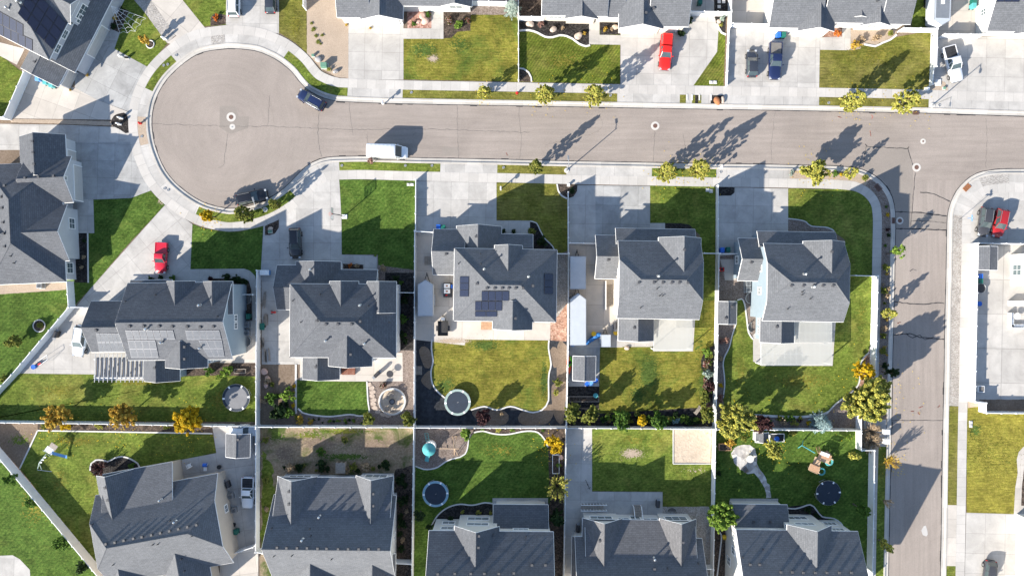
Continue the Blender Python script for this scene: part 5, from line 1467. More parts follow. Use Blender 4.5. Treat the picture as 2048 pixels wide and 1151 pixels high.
    for i, (x, y, r, c, l) in enumerate([
        (897,42,10,'leaf_flower','red flowering bush left in the bed of the brick gabled house'), (917,49,11,'leaf_bright','middle pale flowering bush in the bed of the brick gabled house'),
        (935,43,9,'leaf_flower','right flowering bush in the bed of the brick gabled house'), (856,27,8,'leaf_green','green bush beside the red rocks at the front path'), (827,46,7,'leaf_green','low bush left of the red rocks by the garage'),
        (1081,48,8,'leaf_pink','pinkish dry round bush in the black mulch bed'), (1125,57,6,'leaf_tan','small tan grass clump between boulders in the black mulch bed'), (1169,67,5,'leaf_orange','orange tuft beside the front path in the black mulch bed'),
        (1210,59,6,'leaf_orange','left orange tuft by the garage of the house with the red truck'), (1224,57,6,'leaf_tan','right tan tuft by the garage of the house with the red truck'),
        (1363,68,9,'leaf_dark','dark bush at the garage corner beside the red truck'), (1376,40,10,'leaf_dark','dark bush at the wall above the red truck driveway'), (1447,34,10,'leaf_silver','grey blue bush in the corner bed above the grass wedge'), (1443,50,5,'leaf_lime','little lime bush under the grey blue bush'),
        (1675,65,9,'leaf_rust','rust coloured bush by the red mulch at the front path'), (1712,89,11,'leaf_orange','orange bush at the left end of the tan bed'), (1753,76,10,'leaf_tan','tan bush in the middle of the tan bed'), (1782,66,8,'leaf_olive','olive bush at the right end of the tan bed'), (1726,80,8,'leaf_tan','brown tuft between orange and tan bushes'),
        (1671,348,9,'leaf_green','green bush in the corner gravel bed'), (1682,348,5,'leaf_gold','small gold tuft in the corner gravel bed'), (1731,355,9,'leaf_olive','pale bush at the pavement end of the corner gravel bed'), (1584,346,8,'leaf_silver','silver bush at the left end of the corner gravel bed'),
        (79,650,8,'leaf_olive','bush inside the round stone ring on the bright left lawn'), (6,757,11,'leaf_olive','pale bush at the left edge by the diagonal fence'),
        (418,742,13,'leaf_green','left leafy bush behind the house with the pergola'), (452,742,15,'leaf_bright','right leafy bush behind the house with the pergola'), (437,752,8,'leaf_bright','small bush between the two leafy bushes behind the pergola house'),
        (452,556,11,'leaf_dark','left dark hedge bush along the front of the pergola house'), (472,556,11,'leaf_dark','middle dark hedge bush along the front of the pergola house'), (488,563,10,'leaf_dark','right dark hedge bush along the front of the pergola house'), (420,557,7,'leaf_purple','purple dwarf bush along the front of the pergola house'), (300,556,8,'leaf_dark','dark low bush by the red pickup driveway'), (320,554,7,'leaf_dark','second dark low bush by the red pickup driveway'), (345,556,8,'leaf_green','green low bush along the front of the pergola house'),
        (543,795,16,'leaf_green','upper left bush in the overgrown bed right of the round trampoline'), (570,790,20,'leaf_bright','largest bush in the overgrown bed left of the small green lawn'), (553,822,20,'leaf_dark','dark bush at the bottom of the overgrown bed'), (578,825,14,'leaf_green','lower right bush in the overgrown bed'), (535,760,9,'leaf_tan','dry brown bush in the dirt by the tall fence'), (531,800,10,'leaf_tan','lower dry brown bush by the tall fence'),
        (587,772,6,'leaf_gold','top orange flower clump at the stone edging'), (586,786,6,'leaf_gold','second orange flower clump at the stone edging'), (586,811,6,'leaf_gold','lowest orange flower clump at the stone edging'), (600,838,11,'leaf_orange','orange bush by the fence below the stone edging'), (622,843,7,'leaf_orange','small orange bush by the fence corner of the weedy yard'),
        (660,840,5,'leaf_bright','first of a row of round green tufts along the fence'), (675,840,5,'leaf_bright','second of a row of round green tufts along the fence'), (690,841,5,'leaf_bright','third of a row of round green tufts along the fence'), (707,841,5,'leaf_bright','fourth of a row of round green tufts along the fence'),
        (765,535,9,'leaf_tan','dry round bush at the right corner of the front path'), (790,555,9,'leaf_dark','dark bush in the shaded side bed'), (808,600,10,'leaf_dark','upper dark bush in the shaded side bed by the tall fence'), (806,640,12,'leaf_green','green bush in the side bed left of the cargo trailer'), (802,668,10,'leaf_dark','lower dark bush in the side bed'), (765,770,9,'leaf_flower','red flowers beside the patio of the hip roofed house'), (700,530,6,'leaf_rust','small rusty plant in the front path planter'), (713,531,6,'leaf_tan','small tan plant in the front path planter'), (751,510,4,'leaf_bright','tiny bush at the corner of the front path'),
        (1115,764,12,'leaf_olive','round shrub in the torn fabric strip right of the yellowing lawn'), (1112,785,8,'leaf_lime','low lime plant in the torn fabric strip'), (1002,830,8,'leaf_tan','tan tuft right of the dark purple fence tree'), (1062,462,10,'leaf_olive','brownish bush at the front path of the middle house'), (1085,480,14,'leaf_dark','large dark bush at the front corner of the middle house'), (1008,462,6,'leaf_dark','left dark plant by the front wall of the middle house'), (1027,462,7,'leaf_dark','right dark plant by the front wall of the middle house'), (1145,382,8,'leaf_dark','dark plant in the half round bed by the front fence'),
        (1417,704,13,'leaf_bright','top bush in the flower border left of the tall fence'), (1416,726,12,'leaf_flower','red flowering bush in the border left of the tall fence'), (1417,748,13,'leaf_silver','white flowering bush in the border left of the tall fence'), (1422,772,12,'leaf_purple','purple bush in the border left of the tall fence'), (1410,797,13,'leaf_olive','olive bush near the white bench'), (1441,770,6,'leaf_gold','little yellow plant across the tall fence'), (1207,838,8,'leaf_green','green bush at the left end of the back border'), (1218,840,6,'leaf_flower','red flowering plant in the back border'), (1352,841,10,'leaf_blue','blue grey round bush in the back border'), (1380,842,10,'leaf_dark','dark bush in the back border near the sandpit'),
        (1449,682,12,'leaf_pink','pink bush in the strip below the small grey shed'), (1444,718,9,'leaf_tan','dry plant in the strip left of the corner lawn'), (1440,796,10,'leaf_pink','pinkish bush at the bottom of the brown strip'), (1565,842,10,'leaf_tan','tan bush right of the purple tree'), (1590,845,9,'leaf_lime','lime bush left of the blue spruce'), (1617,846,6,'leaf_gold','golden tuft beside the blue spruce'), (1601,840,6,'leaf_purple','tiny purple bush beside the lime bush'),
        (1774,535,10,'leaf_olive','first bush down the roadside gravel strip'), (1769,580,10,'leaf_olive','second bush down the roadside gravel strip'), (1777,578,6,'leaf_tan','tan tuft beside the second roadside bush'), (1773,592,8,'leaf_tan','third tan bush down the roadside gravel strip'), (1770,656,9,'leaf_tan','bush below the lime tree in the roadside strip'), (1768,672,9,'leaf_olive','olive bush in the roadside strip near the wide crack'), (1768,702,10,'leaf_olive','bush above the dark roadside tree'), (1772,730,8,'leaf_dark','dark bush just above the dark roadside tree'), (1776,430,5,'leaf_gold','little golden bush high in the roadside strip'), (1775,460,6,'leaf_purple','purple bush beside the storm drain'), (1778,469,5,'leaf_dark','dark tuft under the purple roadside bush'), (1771,490,4,'leaf_green','small green tuft in the roadside strip'), (1774,413,4,'leaf_green','small green tuft at the top of the roadside strip'),
        
        (1460,885,14,'leaf_orange','orange bush below the broad tree at the fence corner'), (1489,877,9,'leaf_olive','olive bush above the stone circle'), (1436,927,8,'leaf_green','upper bush in the stone bordered strip by the sandpit fence'), (1437,947,7,'leaf_dark','lower bush in the stone bordered strip by the sandpit fence'), (1588,866,10,'leaf_lime','lime shrub between playhouse and swing'), (1697,877,9,'leaf_bright','pale shrub below the blue spruce'), (1618,1021,9,'leaf_dark','dark shrub below the round dark trampoline'), (1635,1032,8,'leaf_dark','second dark shrub below the round dark trampoline'), (1668,1048,8,'leaf_olive','shrub inside the wavy edging right of the gabled house'),
        (1117,930,6,'leaf_bright','green plant in the narrow raised bed by the fence'), (925,1023,5,'leaf_lime','left small topiary bush below the blue trampoline'), (957,1024,6,'leaf_lime','middle small topiary bush in the dark bed'), (981,1025,5,'leaf_lime','right small topiary bush in the dark bed'), (902,1041,10,'leaf_dark','dark bush beside the bottom middle house wall'), (966,858,6,'leaf_bright','first green tuft in the bed under the back fence'), (996,860,9,'leaf_lime','lime tuft in the bed under the back fence'), (1023,859,7,'leaf_bright','bright tuft in the bed under the back fence'), (1085,860,5,'leaf_green','green tuft near the golden corner tree'),
        (195,852,9,'leaf_lime','lime bush in the mulch under the middle golden tree'), (331,852,9,'leaf_olive','olive bush in the mulch left of the bright yellow tree'), (88,852,10,'leaf_olive','grey green bush at the dirt corner'), (130,852,12,'leaf_gold','golden low plants under the rusty tree'), (262,931,9,'leaf_green','green plant in the kidney shaped bed'),
        (575,935,14,'leaf_tan','dry bush against the twin gabled house'), (600,933,12,'leaf_dark','dark bush against the twin gabled house'), (640,930,13,'leaf_dark','dark weeds at the middle of the twin gabled house'), (705,934,12,'leaf_olive','olive weeds right of the small deck'), (730,933,11,'leaf_tan','tan weeds below the twin gabled house corner'), (770,928,13,'leaf_dark','dark weeds at the right gable of the twin gabled house'), (800,960,12,'leaf_dark','dark bush right of the twin gabled house'), (808,1000,13,'leaf_dark','second dark bush right of the twin gabled house'), (806,1050,12,'leaf_dark','third dark bush right of the twin gabled house'), (530,960,10,'leaf_olive','olive weeds along the tall left fence'), (532,1020,9,'leaf_tan','tan weeds along the tall left fence'), (529,880,10,'leaf_olive','green weeds in the top corner of the weedy yard'), (690,880,10,'leaf_olive','green weeds in the middle of the weedy yard'), (640,905,12,'leaf_green','dark green weeds above the twin gabled house'),
        (1485,453,1,'leaf_green','') ]):
        if l: shrub(x, y, r * 1.1, c, l)
    shrub(167,513,6,'leaf_tan','upper tan tuft in the shaded bed of the left hand house'); shrub(163,533,6,'leaf_tan','lower tan tuft in the shaded bed of the left hand house'); shrub(168,480,6,'leaf_dark','dark plant in the shaded bed of the left hand house')
    shrub(175,150,4,'leaf_orange','pot of orange flowers at the right garage corner of the top left house'); shrub(140,179,4,'leaf_orange','pot of orange flowers at the small garage of the top left house')
    shrub(228,35,9,'leaf_orange','orange bush in the fenced bed of the top left house'); shrub(228,52,9,'leaf_dark','dark bush in the fenced bed of the top left house'); shrub(243,17,8,'leaf_dark','dark bush at the corner of the fenced bed')
    shrub(693,50,4,'leaf_gold','yellow flower pot left of the white garage'); shrub(740,56,4,'leaf_gold','yellow flower pot right of the white garage')
    shrub(658,139,6,'leaf_lime','yellow bush beside the green utility box')
    # dense mixed borders
    q = random.Random(5)
    for n_, (x0, y0), (x1, y1), sp, pal, lab in [
        (40, (1204,833), (1400,838), 9, ('leaf_green','leaf_bright','leaf_olive','leaf_lime','leaf_bright','leaf_dark'), 'low filler plant in the long border behind the dry lawn'),
        (11, (1416,700), (1413,812), 7, ('leaf_green','leaf_bright','leaf_olive','leaf_flower'), 'low filler plant in the flower border along the tall fence'),
        (12, (600,840), (725,843), 4, ('leaf_dark','leaf_olive','leaf_green'), 'low filler plant in the bed below the little green lawn'),
        (12, (1455,838), (1640,840), 5, ('leaf_olive','leaf_green','leaf_tan'), 'low filler plant in the gravel border behind the corner lawn'),
        (14, (560,938), (780,933), 8, ('leaf_dark','leaf_dark','leaf_olive','leaf_tan'), 'shaded weed clump along the twin gabled house'),
        (12, (806,945), (806,1100), 7, ('leaf_dark','leaf_tan','leaf_dark'), 'brushy clump between twin gabled house and fence'),
        (8, (535,775), (585,838), 14, ('leaf_dark','leaf_green','leaf_olive'), 'low plant in the overgrown bed by the tall fence'),
        (12, (1770,520), (1772,740), 4, ('leaf_tan','leaf_olive','leaf_orange'), 'small dry tuft in the roadside gravel strip'),
        (7, (806,560), (812,690), 7, ('leaf_dark','leaf_green'), 'shade plant in the dark bed left of the cargo trailer')]:
        for k in range(n_):
            t_ = (k + .5) / n_
            shrub(x0 + (x1 - x0) * t_ + q.uniform(-sp, sp), y0 + (y1 - y0) * t_ + q.uniform(-sp, sp), q.uniform(5, 10) if sp > 4 else q.uniform(3, 5), q.choice(pal), lab, group='filler plants: ' + lab)
    for k, (x, y, r) in enumerate([(627,58,7),(632,72,6),(645,70,5),(636,84,7),(623,47,5),(641,88,4)]):
        shrub(x, y, r, 'leaf_olive', 'low weed on the tan dirt yard left of the white garage', h=.2, group='weeds on the tan dirt yard', name='weed', cat='weed')
plants()

def worn(px, py, rx, ry, mat, n, layer, name='bare_patch', size=.5, seed=1):
    size *= .5; n = int(n * 2.6)
    """feathered patch: many small irregular flakes scattered round one spot, one ground surface"""
    q = random.Random(seed + int(px)); c = w2((px, py)); vs = []; fs = []
    z0 = layer_z(layer)
    for k in range(n):
        x, y = c.x + q.gauss(0, rx * S * .5), c.y + q.gauss(0, ry * S * .5)
        d = math.hypot((x - c.x) / (rx * S), (y - c.y) / (ry * S)); r_ = size * q.uniform(.4, 1.2) * max(.25, 1.25 - d)
        m = q.randint(6, 9); a0 = q.uniform(0, 6.28); i = len(vs)
        for j in range(m):
            a = a0 + 6.283 * j / m; rr = r_ * q.uniform(.5, 1.2); vs.append((x + rr * math.cos(a), y + rr * math.sin(a) * .7, z0 + k * .00002))
        fs.append(tuple(range(i, i + m)))
    me = bpy.data.meshes.new(name); me.from_pydata(vs, [], fs); me.materials.append(M[mat])
    o = bpy.data.objects.new(name, me); C.objects.link(o); tag(o, kind='structure')
lawn_mat('grass_lush', [(.04, .07, .014), (.07, .108, .022), (.11, .145, .036)], None, .06, .6, 1.2)
for a in [(866,117,13,9,'tan_gravel',110,2.45,'bare_patch',.3), (1264,906,28,12,'tan_gravel',170,2.35,'bare_patch',.35), (905,681,42,7,'tan_gravel',200,2.75,'bare_patch',.35), (325,402,14,9,'tan_gravel',26,2.3,'bare_patch',.3),
          (1298,745,24,46,'grass_lush',420,2.5,'lawn',.45), (1275,790,22,22,'grass_lush',140,2.52,'lawn',.4), (1395,690,24,60,'grass_lush',26,2.5,'lawn',.45), (1405,770,10,50,'grass_lush',130,2.5,'lawn',.4),
          (850,100,36,20,'grass_lush',200,2.4,'lawn',.4), (920,90,30,24,'grass_lush',90,2.4,'lawn',.4), (970,690,40,14,'grass_lush',170,2.75,'lawn',.4), (1088,760,10,50,'grass_lush',150,2.75,'lawn',.4), (890,770,26,22,'grass_lush',130,2.75,'lawn',.4),
          (1390,940,30,10,'tan_gravel',20,2.35,'bare_patch',.25), (290,765,90,6,'grass_dry',120,2.45,'lawn',.4), (120,780,60,20,'grass_dry',120,2.45,'lawn',.45), (440,800,30,30,'grass_dry',100,2.45,'lawn',.45),
          (640,885,50,16,'dirt',150,2.1,'bare_patch',.5), (570,905,26,22,'dirt',110,2.12,'bare_patch',.5), (750,890,60,18,'dirt',150,2.1,'bare_patch',.5), (680,862,90,7,'grass_dry',140,2.2,'lawn',.45), (620,870,40,10,'grass_dry',90,2.22,'lawn',.4), (690,912,60,8,'grass_lush',150,2.3,'lawn',.5), (555,870,20,14,'grass_lush',60,2.3,'lawn',.5),
          (955,455,30,8,'tan_gravel',1,2.3,'bare_patch',.2), (40,880,30,16,'grass',70,2.2,'lawn',.4), (1980,900,60,60,'grass_dry',200,2.6,'lawn',.5), (1950,860,16,20,'grass_lush',70,2.62,'lawn',.4), (1722,650,16,60,'grass_dry',120,2.6,'lawn',.4), (1600,760,90,22,'grass_dry',170,2.6,'lawn',.45), (1480,740,14,40,'grass_dry',80,2.6,'lawn',.4),
          (1750,110,80,30,'grass_dry',180,2.5,'lawn',.5), (590,50,16,40,'grass_dry',110,2.4,'lawn',.4), (1130,120,60,26,'grass_dry',120,2.5,'lawn',.4), (150,880,60,14,'grass_dry',110,2.3,'lawn',.4), (120,960,30,40,'grass_dry',90,2.3,'lawn',.4), (70,1010,40,60,'grass_dry',120,2.3,'lawn',.45), (1290,880,60,16,'grass_dry',120,2.3,'lawn',.45), (1000,900,50,20,'grass_dry',60,2.3,'lawn',.35)]:
    worn(*a)
# leaf litter under the yellow trees
lv = []
q = np.random.default_rng(4)
for x, y, r_ in ((1091,190,30),(1190,190,34),(1712,205,36),(1818,206,36),(1337,345,34),(1403,340,32),(1631,345,36),(415,436,22),(115,850,40),(242,850,40),(371,855,50),(1468,840,60),(1742,810,80),(1104,890,34),(1782,930,26),(1549,902,30),(968,186,18)):
    for k in range(int(r_ * 2.2)):
        p = W(x + q.normal() * r_ * .6, y + q.normal() * r_ * .6); lv.append((p.x, p.y, .115))
P = np.array(lv); n = len(P); t = unit(q.normal(size=(n, 3)) * np.array([1, 1, .12])); b = unit(np.cross(t, np.array([0, 0, 1.0]) + q.normal(size=(n, 3)) * .2))
o = bpy.data.objects.new('fallen_leaves', quads_mesh('fallen_leaves', P, t * .1, b * .065, 'leaf_gold')); C.objects.link(o); tag(o, 'scattered yellow leaves fallen under the street and garden trees', 'leaves', kind='stuff')
# ================================================================ VEHICLES
def vehicle(px, py, nose, kind, paint, label, L=4.8, Wd=1.9, Ht=1.7, bed='liner', group='parked vehicles', cap=False, rails=True, cat='car', name='parked_car'):
    p = W(px, py, .9); p.z = .0 if True else 0
    ang = math.atan2(-nose[1], nose[0])
    root = empty(name, p, label, cat, group, ang)
    pm = 'paint_' + paint
    hw = Wd / 2
    def sec(x, w, zb, zt, cr=.05):
        q = [(-.88, zb), (-1, zb + .14), (-1, zb + (zt - zb) * .62), (-.965, zt - .09), (-.87, zt - .015), (-.45, zt + cr), (.45, zt + cr), (.87, zt - .015), (.965, zt - .09), (1, zb + (zt - zb) * .62), (1, zb + .14), (.88, zb)]
        return [(x, y * w, z) for y, z in q]
    h = L / 2
    belt = .62 * Ht if kind in ('car', 'suv') else (.6 * Ht)
    b = MB()
    if kind == 'van':
        st = [(-h, .94, .45, Ht - .12), (-h + .08, .99, .4, Ht - .03), (-h + .4, 1, .35, Ht), (h - 2.0, 1, .35, Ht - .02), (h - 1.75, .99, .35, Ht - .12)]
        b.loft([sec(x, hw * w, zb, zt, .04) for x, w, zb, zt in st])
        hd = [(h - 1.85, .985, .35, 1.5), (h - 1.0, .97, .35, 1.22), (h - .45, .93, .36, 1.1), (h - .12, .84, .4, .92), (h, .68, .45, .75)]
        b.loft([sec(x, hw * w, zb, zt, .04) for x, w, zb, zt in hd])
        gl0, gl1 = (h - .95, 1.22), (h - 1.78, Ht - .16)
        ws = MB(); y0, y1 = hw * .86, hw * .8
        ws.face([(gl0[0], -y0, gl0[1] + .03), (gl0[0], y0, gl0[1] + .03), (gl1[0], y1, gl1[1]), (gl1[0], -y1, gl1[1])])
        for s_ in (-1, 1): ws.face([(gl0[0] - .1, s_ * hw * .955, gl0[1]), (gl1[0] - .35, s_ * hw * .985, gl0[1]), (gl1[0] - .35, s_ * hw * .95, gl1[1] - .15), (gl1[0], s_ * hw * .93, gl1[1] - .15)])
        pl = MB()
        for s_ in (-1, 1): pl.tube((gl0[0] + .02, s_ * hw * .9, gl0[1]), (gl1[0], s_ * hw * .88, gl1[1] + .02), .07, n=6)
        # filled cab behind the glass
        pl.loft([[(gl1[0] - .1, -hw * .94, 1.1), (gl1[0] - .1, -hw * .93, gl1[1]), (gl1[0] - .1, hw * .93, gl1[1]), (gl1[0] - .1, hw * .94, 1.1)], [(gl0[0] - .02, -hw * .94, 1.1), (gl0[0] - .02, -hw * .9, gl0[1] - .02), (gl0[0] - .02, hw * .9, gl0[1] - .02), (gl0[0] - .02, hw * .94, 1.1)]])
        b.build('body', pm, root, smooth=True); ws.build('windshield', 'glass', root); pl.build('cab', pm, root)
        rb = MB()
        for k in range(6): rb.box((-h + .7 + k * .62, 0, Ht + .03), (.05, Wd * .8, .035))
        rb.build('roof_rib', pm, root)
        hoodz = .9; wheelx = (h - .95, -h + 1.15); belt = 1.2; mx = h - 1.55
    else:
        pk = kind == 'pickup'
        bz = belt * .98
        bedf = .62 if pk else bz
        if pk:
            xb = -h + (L * .33)                       # front of the bed
            cab0, cab1 = xb + .03, xb + L * .34
            hoodx = cab1
            st = [(xb - .02, 1.0, .38, bz), (xb + .3, 1, .36, bz), (cab1, .99, .36, bz - .02), (cab1 + .35, .98, .36, bz - .03), (h - .5, .94, .38, bz - .1), (h - .15, .86, .42, bz - .22), (h, .72, .48, bz - .4)]
            b.loft([sec(x, hw * w, zb, zt) for x, w, zb, zt in st])
            b.loft([sec(x, hw * w, .5, .72, 0) for x, w in ((-h + .08, .94), (-h + .3, .97), (xb, .97))])
            bd = MB()
            for s_ in (-1, 1): bd.box((-h + .1 + (xb + h - .1) / 2, s_ * hw * .93, (bz + .42) / 2), (xb + h - .06, .13, bz - .42))
            bd.box((-h + .1, 0, (bz + .45) / 2), (.12, Wd * .92, bz - .45))
            bd.build('bed_side', pm, root, bevel=.02)
            fl = MB()
            fl.box((-h + .14 + (xb + h - .14) / 2, 0, (bz - .08) if bed != 'open' else .76), (xb + h - .2, Wd * .84, .06))
            if bed == 'cover':
                for k in range(3): fl.box((-h + .14 + (xb + h - .2) * (k + 1) / 4, 0, bz - .03), (.05, Wd * .84, .03), m=1)
            if not cap: fl.build('bed_liner', [({'open': 'liner', 'cover': 'liner', 'grey': 'liner_grey', 'paint': pm}.get(bed, 'liner')), 'metal_dark'], root)
            rx0, rx1, fx1, fx0 = cab0 + .05, cab0 + .28, cab1 - .72, cab1 + .02
        else:
            st = [(-h, .74, .5, bz - .1), (-h + .12, .9, .42, bz - .03), (-h + .5, .985, .37, bz), (-.2 * L, 1, .35, bz), (.12 * L, 1, .35, bz - .01), (.24 * L, .985, .36, bz - .04), (h - .55, .94, .38, bz - .13), (h - .18, .85, .41, bz - .25), (h - .03, .7, .46, bz - .42), (h, .6, .5, bz - .5)]
            b.loft([sec(x, hw * w, zb, zt) for x, w, zb, zt in st])
            rx0, rx1, fx1, fx0 = -h + .12, -h + .5, .02 * L, .21 * L
            if kind == 'car': rx1 = -h + .75
        b.build('body', pm, root, smooth=True)
        yb, yr = hw * .88, hw * .7
        zr = Ht - .06
        zb0 = bz - .03
        g = MB(); g.face([(fx0, -yb, zb0), (fx0, yb, zb0), (fx1, yr, zr), (fx1, -yr, zr)]); g.build('windshield', 'glass', root)
        g = MB(); g.face([(rx0, yb, zb0), (rx0, -yb, zb0), (rx1, -yr, zr), (rx1, yr, zr)]); g.build('rear_window', 'glass', root)
        for s_ in (-1, 1):
            g = MB(); q = [(fx0, s_ * yb, zb0), (rx0, s_ * yb, zb0), (rx1, s_ * yr, zr), (fx1, s_ * yr, zr)]
            g.face(q if s_ < 0 else q[::-1]); g.build('side_window', 'glass', root)
        rf = MB()
        nx = 7
        secs = []
        for k in range(nx):
            t = k / (nx - 1); x = rx1 - .1 + (fx1 - rx1 + .18) * t; e = math.sin(math.pi * t) ** .5 if 0 < t < 1 else 0
            w_ = yr * (.93 + .09 * e); z_ = zr - .01 + .06 * e
            secs.append([(x, -w_, z_ - .05), (x, -w_, z_), (x, -w_ * .5, z_ + .035), (x, w_ * .5, z_ + .035), (x, w_, z_), (x, w_, z_ - .05)])
        rf.loft(secs)
        for s_ in (-1, 1):
            rf.tube((fx0, s_ * yb, zb0), (fx1, s_ * yr, zr), .055, n=5); rf.tube((rx0, s_ * yb, zb0), (rx1, s_ * yr, zr), .075, n=5)
            xm = (fx0 + rx0) / 2; xt = (fx1 + rx1) / 2; rf.tube((xm, s_ * (yb + .01), zb0), (xt, s_ * (yr + .01), zr), .05, n=5)
        rf.build('roof', pm, root, smooth=True)
        if rails and kind == 'suv':
            for s_ in (-1, 1):
                r_ = MB(); r_.tube((rx1 + .05, s_ * yr * .92, zr + .1), (fx1 - .1, s_ * yr * .92, zr + .1), .03, n=6)
                for xx in (rx1 + .1, (rx1 + fx1) / 2, fx1 - .15): r_.tube((xx, s_ * yr * .92, zr), (xx, s_ * yr * .92, zr + .1), .025, n=5)
                r_.build('roof_rail', 'metal_grey', root)
        if cap:
            c = MB(); x0, x1 = -h + .12, xb + .02
            c.loft([[(x, -hw * .93, bz - .02), (x, -hw * .78, Ht - .14), (x, -hw * .7, Ht - .06), (x, hw * .7, Ht - .06), (x, hw * .78, Ht - .14), (x, hw * .93, bz - .02)] for x in (x0, x1)])
            for k in range(3): c.box((x0 + (x1 - x0) * (k + 1) / 4, 0, Ht - .05), (.05, Wd * .6, .03))
            c.build('truck_cap', pm, root)
            for s_ in (-1, 1):
                g = MB(); g.face([(x0 + .2, s_ * (hw * .915), bz + .1), (x1 - .2, s_ * (hw * .915), bz + .1), (x1 - .25, s_ * (hw * .815), Ht - .2), (x0 + .25, s_ * (hw * .815), Ht - .2)]); g.build('side_window', 'glass', root)
        wheelx = (h - .95, -h + (1.2 if pk else .95)); mx = fx0 - .25
    wr = .36 if kind in ('car',) else .39
    for x in wheelx:
        for s_ in (-1, 1):
            t = MB(); t.tube((0, -.12, 0), (0, .12, 0), wr, n=20); tt = t.build('wheel', 'rubber', root, bevel=.03); tt.location = (x, s_ * (hw - .08), wr)
            r_ = MB(); r_.tube((0, s_ * .1, 0), (0, s_ * .135, 0), wr * .62, n=16); r_.build('rim', 'rim', tt)
    for s_ in (-1, 1):
        m = MB(); m.box((mx, s_ * (hw + .12), belt + .06), (.12, .24, .17)); m.build('mirror', pm if paint != 'silver' else 'metal_dark', root, bevel=.03)
        m = MB(); m.box((h - .14 if kind != 'van' else h - .3, s_ * hw * .68, belt * .72), (.3, .34, .16)); m.build('headlight', 'headlight', root, bevel=.04)
        m = MB(); m.box((-h + .09, s_ * hw * .78, belt * .82), (.14, .2, .32)); m.build('taillight', 'taillight', root, bevel=.03)
    m = MB(); m.box((h - .05, 0, belt * .5), (.12, Wd * .6, .26)); m.build('grille', 'black_plastic', root, bevel=.03)
    m = MB(); m.box((h - .02, 0, .42), (.16, Wd * .74, .16)); m.box((-h + .02, 0, .5), (.16, Wd * .78, .18)); m.build('bumper', 'metal_dark' if kind != 'pickup' else 'chrome', root, bevel=.03)
    return root

def vehicles():
    V = vehicle; Z = -.056
    r = V(622,199,(-190,-105),'suv','navy','dark navy car parked against the kerb at the mouth of the bulb', 4.7,1.85,1.68); r.location.z = Z
    r = V(776,304,(1,.02),'van','white','long white cargo van parked on the south side of the road', 6.3,2.05,2.6, name='cargo_van', cat='van'); r.location.z = Z
    r = V(503,394,(240,-52),'suv','black','black car parked under the olive tree at the bottom of the bulb', 4.9,1.95,1.72); r.location.z = Z
    V(321,515,(-.04,1),'pickup','crimson','red pickup with empty red bed in the pale driveway left of centre', 4.9,1.85,1.7,'paint', name='pickup_truck', cat='pickup')
    V(590,486,(.02,1),'suv','black','black car facing the garage in the shaded driveway', 4.8,1.95,1.75)
    V(1332,104,(-.07,1),'pickup','red','bright red truck with a red canopy over its bed', 5.6,1.95,1.8, cap=True, name='pickup_truck', cat='pickup')
    V(1505,126,(.0,-1),'car','slate','small dark car nose to the garage beside a navy pickup', 4.3,1.8,1.5)
    V(1551,121,(-.03,1),'pickup','navy','navy pickup with grey bed liner beside the small dark car', 5.9,2.0,1.85,'grey', name='pickup_truck', cat='pickup')
    V(1907,127,(.27,1),'pickup','silver','silver pickup with ribbed black bed cover parked at an angle', 5.8,2.05,1.9,'cover', name='pickup_truck', cat='pickup')
    V(467,3,(.0,-1),'suv','white','white car cut by the top edge in the driveway above the bulb', 4.8,1.95,1.75)
    V(540,-2,(0,-1),'car','slate','dark car cut by the top edge right of the white one', 4.4,1.8,1.5)
    V(1971,443,(-.14,1),'suv','charcoal','charcoal car parked left of a red one at the right edge', 4.6,1.9,1.65)
    V(2001,446,(-.2,1),'suv','darkred','dark red car parked beside the charcoal one at the right edge', 4.6,1.85,1.68)
    V(159,681,(-.16,1),'suv','white','white car on the concrete pad left of the pergola house', 5.0,1.95,1.8)
    V(495,985,(-.02,1),'pickup','white','white pickup with black covered bed in the bottom left side yard', 5.0,1.95,1.8,'cover', name='pickup_truck', cat='pickup')
    V(1980,1149,(-.15,1),'car','charcoal','dark car with red lights cut by the bottom edge at lower right', 4.5,1.85,1.5)
    V(487,861,(1,0.02),'suv','white','white car half hidden behind the small shed at the fence', 4.3,1.8,1.7)
vehicles()

